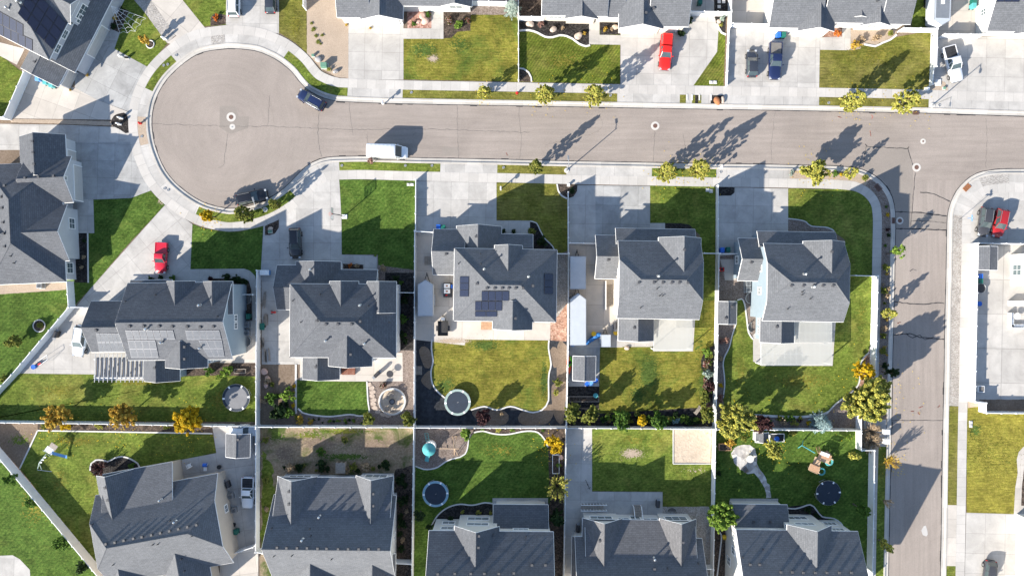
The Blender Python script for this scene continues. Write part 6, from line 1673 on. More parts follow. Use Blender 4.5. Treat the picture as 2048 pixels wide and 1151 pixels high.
def cargo_trailer(px, py, L, Wd, Ht, label, vnose=0.0, rot=R(90), mat='trailer_white'):
    p = W(px, py, Ht * .95); p.z = 0
    root = empty('cargo_trailer', p, label, 'trailer', 'white trailers', rot)
    h = L / 2; w = Wd / 2
    out = [(-h, -w), (h, -w), (h + vnose, 0), (h, w), (-h, w)] if vnose else [(-h, -w), (h, -w), (h, w), (-h, w)]
    b = MB(); b.prism(out, .45, Ht); b.build('body', mat, root, bevel=.05)
    t = MB(); ins = [(x * .985, y * .97) for x, y in out]; t.prism(ins, Ht - .01, Ht + .035); t.build('roof', mat, root, bevel=.015)
    e = MB()
    for i in range(len(out)):
        a, c = out[i], out[(i + 1) % len(out)]; e.tube((*a, Ht + .01), (*c, Ht + .01), .035, n=6)
    e.build('roof_trim', 'galvanised', root)
    tg = MB(); f = h + vnose
    for s_ in (-1, 1): tg.tube((f - .35, s_ * .45, .45), (f + 1.0, 0, .48), .05, n=6)
    tg.tube((f + .75, 0, .1), (f + .75, 0, .95), .05, n=8); tg.box((f + 1.05, 0, .5), (.25, .14, .12)); tg.build('tongue', 'metal_dark', root)
    for s_ in (-1, 1):
        for x in (-.4, .42) if L > 4 else (0,):
            m = MB(); m.tube((x, s_ * (w + .02) - .1, .34), (x, s_ * (w + .02) + .1, .34), .33, n=16); m.build('wheel', 'rubber', root)
        m = MB(); m.box((0 if L < 4 else .01, s_ * (w + .06), .72), (1.75 if L > 4 else .9, .22, .08)); m.build('fender', 'galvanised', root)
    d = MB(); d.box((-h - .01, 0, (Ht + .5) / 2), (.04, Wd * .88, Ht * .72)); d.build('rear_door', mat, root)
    return root

def build(name, label, cat, loc, parts, group=None, rz=0.0, scale=1.0):
    """thing from a list of (part name, material(s), fn(MB), smooth, bevel)"""
    root = empty(name, loc, label, cat, group, rz)
    root.scale = (scale,) * 3
    for q in parts:
        m = MB(); q[2](m)
        m.build(q[0], q[1], root, smooth=len(q) > 3 and q[3], bevel=q[4] if len(q) > 4 else 0)
    return root

def trampoline(px, py, D, label, pad, mat='mat_black', net=False, hz=.85):
    r = D / 2
    P = []
    P.append(('jumping_mat', mat, lambda m: m.disc((0, 0, hz), r * .83, 48, h=.02)))
    def padf(m):
        n = 48
        for k in range(n):
            a, b = 2 * math.pi * k / n, 2 * math.pi * (k + 1) / n
            q = [(r * .835 * math.cos(a), r * .835 * math.sin(a), hz + .03), (r * math.cos(a), r * math.sin(a), hz + .03), (r * math.cos(b), r * math.sin(b), hz + .03), (r * .835 * math.cos(b), r * .835 * math.sin(b), hz + .03)]
            m.add(q + [(x, y, z - .05) for x, y, z in q], [(0, 1, 2, 3), (7, 6, 5, 4), (0, 4, 5, 1), (1, 5, 6, 2), (2, 6, 7, 3), (3, 7, 4, 0)], 0 if (k % 8) else 1)
    P.append(('safety_pad', [pad, 'white_metal'], padf))
    P.append(('frame', 'galvanised', lambda m: m.ring((0, 0, hz - .04), r * 1.0, .04, 40)))
    p = W(px, py, hz); p.z = 0
    root = build('trampoline', label, 'trampoline', p, P, 'round trampolines')
    for k in range(4):
        m = MB(); a = k * math.pi / 2 + .4
        c0 = Vector((math.cos(a - .25) * r, math.sin(a - .25) * r, 0)); c1 = Vector((math.cos(a + .25) * r, math.sin(a + .25) * r, 0))
        m.tube(c0 + Vector((0, 0, hz - .05)), c0 + Vector((0, 0, .03)), .03); m.tube(c1 + Vector((0, 0, hz - .05)), c1 + Vector((0, 0, .03)), .03); m.tube(c0 + Vector((0, 0, .05)), c1 + Vector((0, 0, .05)), .03)
        m.build('leg', 'galvanised', root)
    if net:
        for k in range(8):
            a = k * math.pi / 4; m = MB(); m.tube((math.cos(a) * r * 1.02, math.sin(a) * r * 1.02, .1), (math.cos(a) * r * 1.04, math.sin(a) * r * 1.04, hz + 1.6), .022, n=6); m.build('net_pole', 'metal_dark', root)
        m = MB(); m.ring((0, 0, hz + 1.6), r * 1.04, .02, 40, tn=4); m.build('net_rim', 'metal_dark', root)
    else:
        m = MB(); m.box((r * .02, 0, hz + .02), (.28, .1, .012), .5); m.build('mat_patch', 'mat_grey', root)
    return root

def shed(px0, py0, px1, py1, label, hz=2.2, rise=.6, ax='y', wall='siding_grey', roof='shingle', name='garden_shed', vents=(), ov=.2, door='S'):
    h = House(name, label, wall, roof, .9, 'shed')
    h.gable((px0, py0), (px1, py1), hz, rise / (abs((px1 - px0) if ax == 'y' else (py1 - py0)) * S / 2), ax, (1, 1), ov=ov, th=.1)
    h.done()
    h.root['category'] = 'shed'
    h.vents(vents)
    h.door(0, door, .5, 1.4, 1.9, 'garage_door', 'shed_door')
    return h

def misc():
    # ---- trailers
    cargo_trailer(851,600,4.9,2.35,2.35,'white cargo trailer with pointed nose beside the tall fence of the middle house', .75)
    cargo_trailer(1156,545,5.1,2.45,2.3,'upper one of two long white cargo trailers, square nosed')
    cargo_trailer(1156,644,7.2,2.5,2.5,'lower one of two long white cargo trailers, with pointed nose', .95)
    cargo_trailer(1212,681,1.9,1.45,1.7,'small white box trailer beside the blue tarp')
    r = cargo_trailer(1885,-5,7.2,2.5,2.9,'long white camper behind the gate fence at the top right', .8, R(-92)); r['category'] = 'camper'; r['group'] = 'white trailers'; r.name = 'camper'
    m = MB(); m.box((.8, 0, 3.0), (.55, .5, .14)); m.box((-2.0, 0, 3.03), (.9, .7, .2)); m.build('roof_hatch', 'white_metal', r, bevel=.03)
    m = MB(); m.box((0, 0, 2.945), (6.6, 2.1, .012)); m.build('roof_membrane', 'metal_grey', r)
    # open black utility trailer
    p = W(886,656,.6); p.z = 0
    root = empty('utility_trailer', p, 'open black utility trailer on the patio edge of the middle house', 'trailer', None, R(90))
    for nm, f in (('deck', lambda m: m.box((0, 0, .55), (2.3, 1.55, .06))), ('side_rail', lambda m: [m.box((0, s * .78, .72), (2.3, .05, .34)) for s in (-1, 1)] + [m.box((x, 0, .72), (.05, 1.55, .34)) for x in (-1.15, 1.15)]),
                  ('tongue', lambda m: [m.tube((1.1, s * .5, .5), (2.1, 0, .5), .05) for s in (-1, 1)] + [m.tube((1.9, 0, .05), (1.9, 0, .9), .04)]), ('toolbox', lambda m: m.box((1.5, 0, .7), (.45, .6, .35)))):
        q = MB(); f(q); q.build(nm, 'liner' if nm != 'toolbox' else 'galvanised', root)
    for s in (-1, 1):
        q = MB(); q.tube((0, s * .95 - .1, .32), (0, s * .95 + .1, .32), .32, n=16); q.build('wheel', 'rubber', root)
        q = MB(); q.box((0, s * .95, .7), (.85, .26, .05)); q.build('fender', 'metal_dark', root)
    # ---- trampolines
    trampoline(472,795,4.3,'grey mat trampoline with thin rim on the lawn behind the pergola house','mat_black','mat_grey')
    trampoline(915,804,4.15,'trampoline with pale green rim at the bottom of the yellowing lawn','pad_green','mat_black')
    trampoline(871,987,4.1,'trampoline with wide blue rim on the bright green playground lawn','pad_blue','mat_black')
    trampoline(1657,985,3.9,'dark trampoline with white dashed blue rim on the shaded lawn below the playset','mat_black','mat_black')
    m_ = bpy.data.objects.get('x')
    # ---- sheds
    shed(452,866,500,914,'small grey shed with one white roof vent beside the white pickup yard',2.3,.75,'y',vents=[(477,878)])
    shed(1146,711,1191,761,'small grey shed with blue tubs around it below the cargo trailers',2.3,.7,'y','siding_grey','shingle')
    shed(1436,602,1473,648,'small grey shed pressed against the fence left of the corner house',2.2,.6,'y','siding_white','shingle',vents=[(1451,636),(1464,613)])
    shed(1511,864,1537,884,'little white playhouse with grey roof under the purple tree',1.8,.6,'y','siding_white','shingle',name='playhouse')
    shed(1957,492,1995,540,'low grey roofed shed inside the courtyard behind the red car',2.3,.45,'y','siding_white','shingle',ov=.12)
    # ---- patio covers
    def cover(rects, label, z=2.7):
        P0 = W(rects[0][0], rects[0][1], z); c = P0.copy(); c.z = 0
        root = empty('patio_cover', c, label, 'patio cover', 'translucent patio covers')
        sh, fr, ps = MB(), MB(), []
        for (x0, y0, x1, y1) in rects:
            a, b = W(x0, y0, z), W(x1, y1, z)
            X0, X1, Y0, Y1 = a.x, b.x, b.y, a.y
            sh.face([(X0, Y0, z), (X1, Y0, z), (X1, Y1, z), (X0, Y1, z)])
            n = max(2, round((X1 - X0) / .9))
            for k in range(n + 1):
                x = X0 + (X1 - X0) * k / n; fr.box((x, (Y0 + Y1) / 2, z - .05), (.035, Y1 - Y0, .05))
            for y in (Y0 + .03, (Y0 + Y1) / 2, Y1 - .03): fr.box(((X0 + X1) / 2, y, z - .09), (X1 - X0 + .06, .05, .08))
            for x, y in ((X0 + .1, Y0 + .1), (X1 - .1, Y0 + .1), (X1 - .1, Y1 - .3)): ps.append((x, y))
        sh.build('sheeting', 'sheeting', root, c, uv=True, recalc=False); fr.build('frame', 'white_metal', root, c)
        for x, y in ps:
            m = MB(); m.box((x, y, (z - .15) / 2), (.13, .13, z - .15)); m.build('post', 'white_metal', root, c)
    cover([(1307.5,638.5,1385,700)], 'square translucent cover over the patio of the clipped hip roofed house')
    cover([(1589,643.5,1664,685.5), (1522,686.5,1664,729.5)], 'large L shaped translucent cover over the corner house patio')
    plain('vent_pale', (.45, .45, .45), .5)
    plain('slate_panel', (.09, .11, .15), .4)
    # ---- pergola
    z = 2.6; a, b = W(190,712,z), W(286,758,z); c = W(238,735); 
    root = empty('pergola', c, 'white slatted pergola attached to the house with pale solar panels', 'pergola')
    sl = MB(); bm_ = MB(); lv = MB()
    for k in range(12):
        x = a.x + (b.x - a.x) * k / 11; sl.box((x, (a.y + b.y) / 2, z), (.08, a.y - b.y + .9, .1), R(-2))
        if k < 11: lv.box((x + .38, (a.y + b.y) / 2 + .1, z - .06), (.42, a.y - b.y - .5, .03), R(-2)); lv.box((x + .4, (a.y + b.y) / 2 + .1, z - .03), (.12, a.y - b.y - .6, .03), R(-2), 1)  # dark strips with a blue-grey band fill the gaps between slats
    for y in (b.y + .2, b.y + .55, a.y - .5): bm_.box(((a.x + b.x) / 2, y, z - .2), (b.x - a.x + .5, .14, .22))
    sl.build('slat', 'vent_pale', root, c); lv.build('gap_strip', ['liner', 'slate_panel'], root, c); bm_.build('beam', 'white_metal', root, c)
    for x in (a.x + .1, (a.x + b.x) / 2, b.x - .1):
        m = MB(); m.box((x, b.y + .37, z / 2 - .15), (.2, .2, z - .3)); m.build('post', 'white_metal', root, c)
    # ---- street lamps
    def lamp(px, py, arm, label, hh=4.9, ring=True):
        p = W(px, py); p.z = .06
        root = empty('street_lamp', p, label, 'street lamp', 'street lamps along the road')
        m = MB(); m.tube((0, 0, 0), (0, 0, .12), .38, n=20); m.build('base', 'hedge_stone', root)
        m = MB(); m.tube((0, 0, .1), (0, 0, hh), .085, .06, 12); m.tube((0, 0, .1), (0, 0, .5), .13, .11, 12); d = Vector((arm[0], -arm[1], 0)).normalized()
        m.tube((0, 0, hh - .1), d * .9 + Vector((0, 0, hh + .05)), .05, .04, 8); m.build('pole', 'metal_grey', root)
        m = MB(); e = d * 1.15 + Vector((0, 0, hh + .05)); m.box(e, (.75, .3, .13), math.atan2(d.y, d.x), taper=.8); m.build('lamp_head', 'metal_grey', root, bevel=.03)
    lamp(1133,341,(-.1,-1),'lamp post on the south kerb near the middle house driveway')
    lamp(1864,211,(-.2,1),'lamp post on the north kerb by the silver pickup')
    lamp(531,419,(-.3,-1),'lamp post on the grass arc beside the black car on the bulb', 4.4)
    # ---- mailboxes
    def mailbox(px, py, label, h=1.3, ang=0):
        p = W(px, py); p.z = .05
        build('mailbox', label, 'mailbox', p, [('post', 'trim', lambda m: (m.box((0, 0, h / 2), (.14, .14, h)), m.box((0, -.15, h * .72), (.1, .5, .1)))),
              ('box', 'trim', lambda m: (m.box((0, -.1, h + .12), (.26, .55, .22)), m.tube((0, -.375, h + .22), (0, .175, h + .22), .13, n=14))), ('flag', 'plastic_red', lambda m: m.box((.15, .05, h + .25), (.02, .2, .06)))], 'roadside mailboxes', ang)
    mailbox(768,208,'white mailbox at the north kerb above the white van')
    mailbox(1002,378,'white post mailbox at the corner of the dark lawn and middle driveway',1.5)
    mailbox(1439,336,'white mailbox beside the round drain lid south of the road',1.3)
    mailbox(915.5,349,'thin white mailbox post casting on the pavement near the van',.9) if False else None
    for y, l in ((862,'upper white cluster mailbox at the kerb below the largest tree'), (881,'lower white cluster mailbox at the kerb below the largest tree')):
        p = W(1771, y, 1.0); p.z = .08
        build('cluster_mailbox', l, 'mailbox', p, [('pedestal', 'metal_grey', lambda m: m.box((0, 0, .35), (.3, .3, .7))), ('cabinet', 'trim', lambda m: m.box((0, 0, 1.1), (.85, .75, .85)), False, .03),
              ('door', 'garage_door', lambda m: [m.box((-.44, -.24 + .24 * k, 1.1 + dz), (.03, .2, .24)) for k in range(3) for dz in (-.27, 0, .27)])], 'cluster mailboxes')
    # ---- street name sign
    p = W(1917,440); p.z = .08
    build('street_sign', 'crossed blade street sign on a thin pole at the junction corner', 'sign', p, [('pole', 'galvanised', lambda m: m.tube((0, 0, 0), (0, 0, 3.2), .035, n=8)),
          ('blade', ['plastic_sky_blue', 'white_metal'], lambda m: (m.box((0, 0, 3.0), (.95, .05, .2)), m.box((0, 0, 3.22), (.05, .95, .2)), m.box((0, 0, 3.36), (.06, .06, .06), m=1)))])
    # ---- hydrants, manholes, drains, utility boxes
    def hydrant(px, py, label):
        p = W(px, py); p.z = .06
        build('fire_hydrant', label, 'hydrant', p, [('barrel', 'plastic_red', lambda m: (m.tube((0, 0, 0), (0, 0, .6), .13, n=14), m.tube((0, 0, 0), (0, 0, .06), .2, n=14), m.tube((0, 0, .58), (0, 0, .64), .17, n=14))), ('bonnet', 'plastic_red', lambda m: (m.tube((0, 0, .64), (0, 0, .8), .15, .06, 14), m.tube((0, 0, .8), (0, 0, .86), .035, n=6))),
              ('nozzle', 'plastic_red', lambda m: (m.tube((-.24, 0, .45), (.24, 0, .45), .07, n=10), m.tube((0, -.24, .42), (0, 0, .42), .09, n=10)))], 'red fire hydrants')
    hydrant(1034,187,'red hydrant on the grass strip between two street trees north of the road'); hydrant(282,247,'red hydrant in the gravel panel left of the bulb')
    def manhole(px, py, r0, r1, label, iron='iron', cover=None, name='manhole_cover'):
        p = W(px, py); p.z = -.058
        build(name, label, 'manhole', p, [('collar', 'concrete_lid', lambda m: m.disc((0, 0, .016), r0, 40, h=.02)), ('lid', iron, lambda m: (m.disc((0, 0, .026), r1, 32, h=.012), m.ring((0, 0, .024), r1, .02, 32)) )], 'round road lids')
    plain('concrete_lid', (.5, .47, .43), .9, var=.08)
    manhole(462,234,.74,.34,'large round lid in the middle of the bulb'); manhole(464.5,253.5,.46,.1,'small round lid just below the large one in the bulb', 'metal_grey')
    manhole(1310.5,251.5,.68,.33,'round lid in the road below the red truck driveway'); manhole(1846.5,282.5,.44,.12,'small round lid in the middle of the junction', 'iron')
    manhole(1833.5,334.5,.68,.33,'round lid at the mouth of the side road'); manhole(1800,441,.58,.32,'round lid beside the kerb drain on the side road')
    def lid(px, py, label, r_=.2, mat='metal_grey', z=.1):
        p = W(px, py); p.z = z; build('drain_lid', label, 'lid', p, [('plate', mat, lambda m: (m.disc((0, 0, .02), r_, 20, h=.05), m.ring((0, 0, .015), r_, .02, 20, tn=4)))], 'small round lids')
    for x, y, l in ((330,377,'left of two small lids in the pavement of the bulb'), (337,380,'right of two small lids in the pavement of the bulb'), (1441,344,'brown lid on the kerb plate south of the road'), (1878,211,'small lid on the concrete beside the north lamp post'), (864,331,'white lid at the right end of the van grass strip'), (811,331,'white lid at the middle of the van grass strip'), (1007,335,'white lid at the left end of the grass strip with one tree'), (684,331,'white lid at the left end of the van grass strip'), (823,185,'pale lid at the left end of the north grass strip'), (1221,191,'pale lid at the right end of the north grass strip'), (1657,206,'pale lid left of the ringed street trees'), (284,273,'dark lid in the gravel panel left of the bulb'),
                    (328,131,'upper lamp stone in the small grass arc left of the bulb'), (336,129,'middle lamp stone in the small grass arc left of the bulb'), (353,111,'lower lamp stone in the small grass arc left of the bulb')):
        lid(x, y, l)
    def grate(px, py, w, d, rz, label, mat='iron'):
        p = W(px, py); p.z = .1 if mat == 'rust' else .075
        def f(m):
            for k in range(7): m.box((-w / 2 + w * (k + .5) / 7, 0, .015), (w / 7 * .6, d, .03))
            for s in (-1, 1): m.box((0, s * d / 2, .015), (w, .05, .04)); m.box((s * w / 2, 0, .015), (.05, d, .04))
        def g(m): m.box((0, 0, 0), (w, d, .012))
        build('storm_drain', label, 'drain', p, [('grating', mat, f), ('pit', 'liner', g)], 'kerb drains', rz)
    grate(1831,226,.85,.55,0,'kerb drain below the right ringed street tree'); grate(1756,375,1.1,.8,R(-48),'iron grate in the pavement ramp at the junction corner'); grate(1933,375,1.2,.75,R(45),'rusty ramp plate at the right junction corner','rust'); grate(1786,441,.5,.9,0,'kerb drain beside the round lid on the side road')
    def box_(px, py, w, d, h, rz, label, mat='plastic_util_green'):
        p = W(px, py); p.z = .02
        build('utility_box', label, 'utility box', p, [('cabinet', mat, lambda m: m.box((0, 0, h / 2 + .06), (w, d, h)), False, .03), ('pad', 'hedge_stone', lambda m: m.box((0, 0, .03), (w + .2, d + .2, .08))), ('lid', mat, lambda m: m.box((0, 0, h + .08), (w + .05, d + .05, .05), taper=.92))], 'utility boxes')
    box_(650,133,.95,.75,.85,.2,'green utility box on the tan dirt at the pavement curve'); box_(627,112,.35,.3,.4,.2,'small teal box at the end of the narrow lawn')
    box_(1875,165,.9,.9,.1,0,'flat pale box in the gravel beside the silver pickup','hedge_stone'); box_(1887,177,.3,.3,.25,0,'small green box in the gravel beside the silver pickup'); box_(1852,179,.45,.4,.6,0,'white box at the low end of the top right fence','plastic_white')
    box_(1422,165,.35,.35,.06,0,'left flat lid on the grass wedge','hedge_stone'); box_(1430,165,.35,.35,.06,0,'right flat lid on the grass wedge','hedge_stone'); box_(1415,380,.4,.35,.06,0,'left flat lid in the shaded front lawn by the fence','hedge_stone'); box_(1422,382,.35,.4,.06,0,'right flat lid in the shaded front lawn by the fence','hedge_stone')
    box_(817,369,.3,.25,.06,0,'left flat lid on the green front lawn','hedge_stone'); box_(824,369,.35,.25,.06,0,'right flat lid on the green front lawn','hedge_stone'); box_(541,463,.5,.4,.35,0,'teal box in the dark bed by the driveway'); box_(1941,844,.35,.35,.08,0,'upper pale lid on the golden lawn','hedge_stone'); box_(1941,851,.3,.3,.08,0,'lower pale lid on the golden lawn','hedge_stone'); box_(1137,370,.3,.3,.5,0,'yellowish box in the half round bed at the fence end','plastic_white')
    # ---- bins
    def bin_(px, py, col, label, rz=0.0):
        p = W(px, py, .8); p.z = .05
        root = build('wheelie_bin', label, 'bin', p, [('body', 'plastic_' + col, lambda m: m.box((0, 0, .5), (.56, .68, .95), taper=1.12), False, .04), ('lid', 'plastic_' + col, lambda m: (m.box((0, 0, 1.02), (.68, .82, .08), taper=.88), m.tube((-.3, -.4, 1.0), (.3, -.4, 1.0), .04)), False, .02)], 'wheelie bins', rz)
        for s in (-1, 1):
            m = MB(); m.tube((s * .3 - .03, -.32, .13), (s * .3 + .03, -.32, .13), .13, n=12); m.build('wheel', 'rubber', root)
    for a in ((1557,70,'blue','blue bin beside a green one at the top right garage'), (1567,70,'green','green bin beside a blue one at the top right garage'), (877,454,'blue','blue bin at the garage of the middle house'), (887,454.5,'green','green bin beside the blue one at the middle house garage'), (1444,500,'blue','blue bin at the shaded driveway of the corner house'), (1456,499,'green','green bin at the shaded driveway of the corner house'),
              (76,157,'sky_blue','pale blue bin at the small garage of the top left house'), (91,164,'teal','left teal bin at the small garage of the top left house'), (103,170,'teal','right teal bin at the small garage of the top left house'), (1960,552,'blue','blue bin inside the courtyard fence'), (1960,561,'green','green bin inside the courtyard fence'),
              (1400,4,'green','green bin at the top edge behind the red truck house'), (1948,2,'green','upper green bin beside the camper'), (1947,12,'teal','lower teal bin beside the camper'), (497,632,'green','green bin in the dark passage beside the pergola house'), (472,1062,'green','green bin below the white pickup yard'), (1012,452,'green','') ):
        if a[3]: bin_(*a)
    # ---- air conditioners
    def ac(px, py, label, rz=0.0):
        p = W(px, py, .8); p.z = .02
        build('air_conditioner', label, 'air conditioner', p, [('casing', 'metal_grey', lambda m: m.box((0, 0, .42), (.85, .85, .8)), False, .03), ('pad', 'hedge_stone', lambda m: m.box((0, 0, .03), (1.0, 1.0, .07))), ('fan_guard', 'metal_dark', lambda m: [m.ring((0, 0, .83), r_, .015, 24, tn=4) for r_ in (.12, .22, .32)] + [m.box((0, 0, .825), (.7, .02, .015), k * math.pi / 4) for k in range(4)])], 'outdoor air conditioners', rz)
    ac(461,992,'upper one of two cooling units beside the white pickup',.2); ac(467,1020,'lower one of two cooling units beside the white pickup',.2); ac(1497,567,'upper one of two cooling units by the corner house wall'); ac(1497,579,'lower one of two cooling units by the corner house wall'); ac(493,649,'upper cooling unit in the passage beside the pergola house'); ac(78,571,'lone cooling unit on the tan strip below the left hand house'); ac(493,665,'lower cooling unit in the passage beside the pergola house')
    # ---- boulders
    for i, (x, y, r_, mt, l) in enumerate([(1060,50,6,'rock','leftmost pale boulder in the black mulch bed'), (1106,60,7,'rock','large pale boulder in the middle of the black mulch bed'), (1157,72,7,'rock','right pale boulder in the black mulch bed'), (1230,56,5,'rock','pale boulder by the garage of the red truck house'), (1437,44,4,'rock','pale boulder in the corner bed above the grass wedge'), (1445,201,5,'rock','pale boulder in the roadside bed'), (1433,202,7,'rust','rusty ornament boulder in the roadside bed'),
        (845,33,7,'rock_pink','upper pink boulder by the front path'), (850,43,7,'rock_pink','right pink boulder by the front path'), (839,46,5,'rock_pink','lower pink boulder by the front path'), (672,144,6,'rock_grey','grey boulder beside the green utility box'), (638,120,5,'rock_grey','dark boulder at the end of the narrow lawn'), (542,457,5,'rock','pale boulder in the dark bed by the shaded driveway'), (531,742,6,'rock_pink','top pink boulder along the tall fence'), (535,755,5,'rock_pink','middle pink boulder along the tall fence'), (533,770,5,'rock_pink','lower pink boulder along the tall fence'), (1254,695,4,'rock','round orange stone on the lawn below the porch'), (1122,913,4,'rock_pink','pink stone by the narrow raised bed')]):
        p = W(x, y); p.z = .05
        m = MB(); m.blob((0, 0, r_ * S * .4), r_ * S, 3, .35, i, flat=.7); o = m.build('boulder', mt, origin=(0, 0, 0)); o.location = p
        tag(o, l, 'boulder', 'garden boulders')
    # ---- tree rings
    for x, y, l, r_ in ((1696,209,'stone ring under the left ringed street tree',.52), (1799,211,'stone ring under the right ringed street tree',.52), (301,89,'white ring round the tiny orange sapling',.62), (79,651,'stone ring on the bright left lawn',.95)):
        p = W(x, y); p.z = .03
        m = MB(); m.ring((0, 0, .07), r_, .09, 24); m.disc((0, 0, .05), r_, 24, 1); o = m.build('tree_ring', ['hedge_stone', 'mulch'], origin=(0, 0, 0), recalc=False); o.location = p; tag(o, l, 'tree ring', 'round tree rings')
    # ---- basketball hoop
    p = W(688,433); p.z = .03
    root = build('basketball_hoop', 'basketball hoop on a pole at the edge of driveway and green lawn', 'basketball hoop', p, [('base', 'white_metal', lambda m: m.box((.1, 0, .08), (.9, .7, .12), taper=.9), False, .03), ('pole', 'metal_dark', lambda m: (m.tube((0, 0, .1), (-.1, 0, 2.9), .07, n=10), m.tube((-.1, 0, 2.7), (-1.0, .1, 3.35), .05), m.tube((-.1, 0, 2.3), (-1.0, .1, 3.0), .05))),
        ('backboard', ['clear_panel', 'metal_grey'], lambda m: (m.box((-1.05, .1, 3.3), (.05, 1.75, 1.05)), [m.box((-1.05, .1 + s * .9, 3.3), (.08, .06, 1.15), m=1) for s in (-1, 1)], m.box((-1.05, .1, 3.85), (.08, 1.8, .06), m=1), m.box((-1.05, .1, 2.76), (.08, 1.8, .06), m=1))), ('rim', 'plastic_orange_red', lambda m: (m.ring((-1.38, .1, 3.05), .23, .018, 24), m.box((-1.12, .1, 3.05), (.12, .12, .05))))])
    # ---- spider web decoration
    A = W(222,12,2.6); E = [W(291,36,.1), W(270,62,.1), W(240,67,.6), W(255,66,.1)]
    E = [W(292,37,.1), W(281,50,.1), W(271,63,.1), W(255,66,.2), W(240,67,.4)]
    m = MB()
    for e in E: m.tube(A, e, .022, n=5)
    for t in (.25, .4, .55, .7, .85, 1.0):
        for a, b in zip(E, E[1:]):
            p0, p1 = A.lerp(a, t), A.lerp(b, t); mid = (p0 + p1) / 2 + (A - (p0 + p1) / 2) * .06
            m.tube(p0, mid, .016, n=4); m.tube(mid, p1, .016, n=4)
    tag(m.build('spider_web', 'white_metal', origin=E[2]), 'giant white rope spider web stretched from the top left house to its lawn', 'decoration')
    # ---- small figures and ornaments
    def ornament(px, py, label, col='plastic_white', h=.8):
        p = W(px, py); p.z = .05
        build('garden_ornament', label, 'ornament', p, [('slab', col, lambda m: (m.box((0, 0, h / 2), (.5, .14, h)), m.tube((0, -.07, h), (0, .07, h), .25, n=16)), False), ('foot', 'hedge_stone', lambda m: m.box((0, 0, .05), (.65, .3, .12)))], 'small ornaments on the front beds')
    ornament(243,237,'upper white headstone shaped ornament in the black bed at the bulb'); ornament(240,249,'lower white headstone shaped ornament in the black bed at the bulb'); ornament(242,113,'white ornament at the corner of driveway and top left lawn', 'plastic_white', .5); ornament(255,117,'black ornament at the corner of driveway and top left lawn','black_plastic',.5); ornament(331,79,'white marker post between gravel and top left lawn','plastic_white',1.0)
    # ---- pots at garages
    # ---- swing set (bottom left lawn)
    p = W(95,903); p.z = .03
    def F(px, py, z=0): 
        q = W(px, py, z) - p; return q
    root = build('swing_set', 'swing set with slide on the lawn in the bottom left corner', 'swing set', p, [
        ('frame', 'pad_green', lambda m: [m.tube(F(*a), F(*b), .05) for a, b in (((75,939,0),(78,925,2.3)), ((84,940,0),(78,925,2.3)), ((78,925,2.3),(93,906,2.3)), ((86,900,0),(92,903,2.3)), ((100,912,0),(95,908,2.3)), ((90,897,0),(95,895,2.3)), ((110,890,0),(108,890,2.2)))]),
        ('platform', 'plastic_white', lambda m: m.box(F(99,900,1.5), (1.3, .9, .08), -.6)), ('canopy', 'wood_grey', lambda m: m.box(F(107,892,2.2), (1.2, .8, .06), -.6)),
        ('slide', 'plastic_sky_blue', lambda m: m.loft([[F(x, y + d, z + e) for d, e in ((-3, .15), (-3, 0), (3, 0), (3, .15))] for x, y, z in ((104,905,1.5), (118,909,.8), (130,912,.25), (134,913,.22))])),
        ('swing', 'white_metal', lambda m: [(m.tube(F(x, y, 2.3), F(x, y + 3, .5), .015, n=4), m.box(F(x, y + 3, .45), (.45, .2, .04))) for x, y in ((81,921), (85,916), (89,911))]), ('base_rail', 'white_metal', lambda m: m.tube(F(75,939,.05), F(103,942,.05), .03))])
    # ---- playground with teal tower
    p = W(862,890); p.z = .03
    root = build('climbing_tower', 'play tower with ribbed teal cone roof and slide in the brown bed', 'play tower', p, [
        ('roof', 'plastic_teal', lambda m: [m.tube((0, 0, 2.75 + k * .11), (0, 0, 2.86 + k * .11), 1.05 * (1 - k / 9), 1.05 * (1 - (k + .85) / 9) , 24) for k in range(8)]), ('tower', 'plastic_white', lambda m: (m.tube((0, 0, 0), (0, 0, 1.3), .9, .9, 20), [m.tube((math.cos(k) * .85, math.sin(k) * .85, 1.3), (math.cos(k) * .85, math.sin(k) * .85, 2.8), .06) for k in (0, 1.05, 2.09, 3.14, 4.19, 5.24)])),
        ('slide', 'plastic_teal', lambda m: m.loft([[(x + d * .9, y - d * .25, z + e) for d, e in ((-.35, .2), (-.3, 0), (.3, 0), (.35, .2))] for x, y, z in ((-.25, -.85, 1.3), (-.45, -1.6, .75), (-.6, -2.2, .3), (-.65, -2.45, .28))])),
        ('ladder', 'plastic_teal', lambda m: [m.tube((-.35 + s, .9, 1.2), (-.75 + s, 2.0, .05), .04) for s in (-.25, .25)] + [m.tube((-.6 - .13 * k * .95 + .0, .98 + .33 * k, 1.05 - .32 * k), (-.1 - .13 * k, .98 + .33 * k, 1.05 - .32 * k), .03) for k in range(4)]),
        ('swing_beam', 'wood_tan', lambda m: m.tube((.9, .05, 2.25), (4.7, .0, 2.25), .06)), ('swing_frame', 'wood_tan', lambda m: [m.tube((3.6 + x, y, z0), (3.9, 0, 2.25), .05) for x, y, z0 in ((-.15, 1.5, 0), (.15, -1.5, 0), (.5, 1.5, 0), (.7, -1.5, 0))] + [m.tube((3.4, 1.45, .1), (4.35, 1.5, .1), .04)]),
        ('swing', 'black_plastic', lambda m: [(m.tube((x, -.2, 2.2), (x, -.2, .5), .012, n=4), m.tube((x, .2, 2.2), (x, .2, .5), .012, n=4), m.box((x, 0, .48), (.2, .45, .05))) for x in (1.7, 2.7)])])
    # ---- wooden playset
    p = W(1637,917); p.z = .03; G = lambda px, py, z=0: W(px, py, z) - p
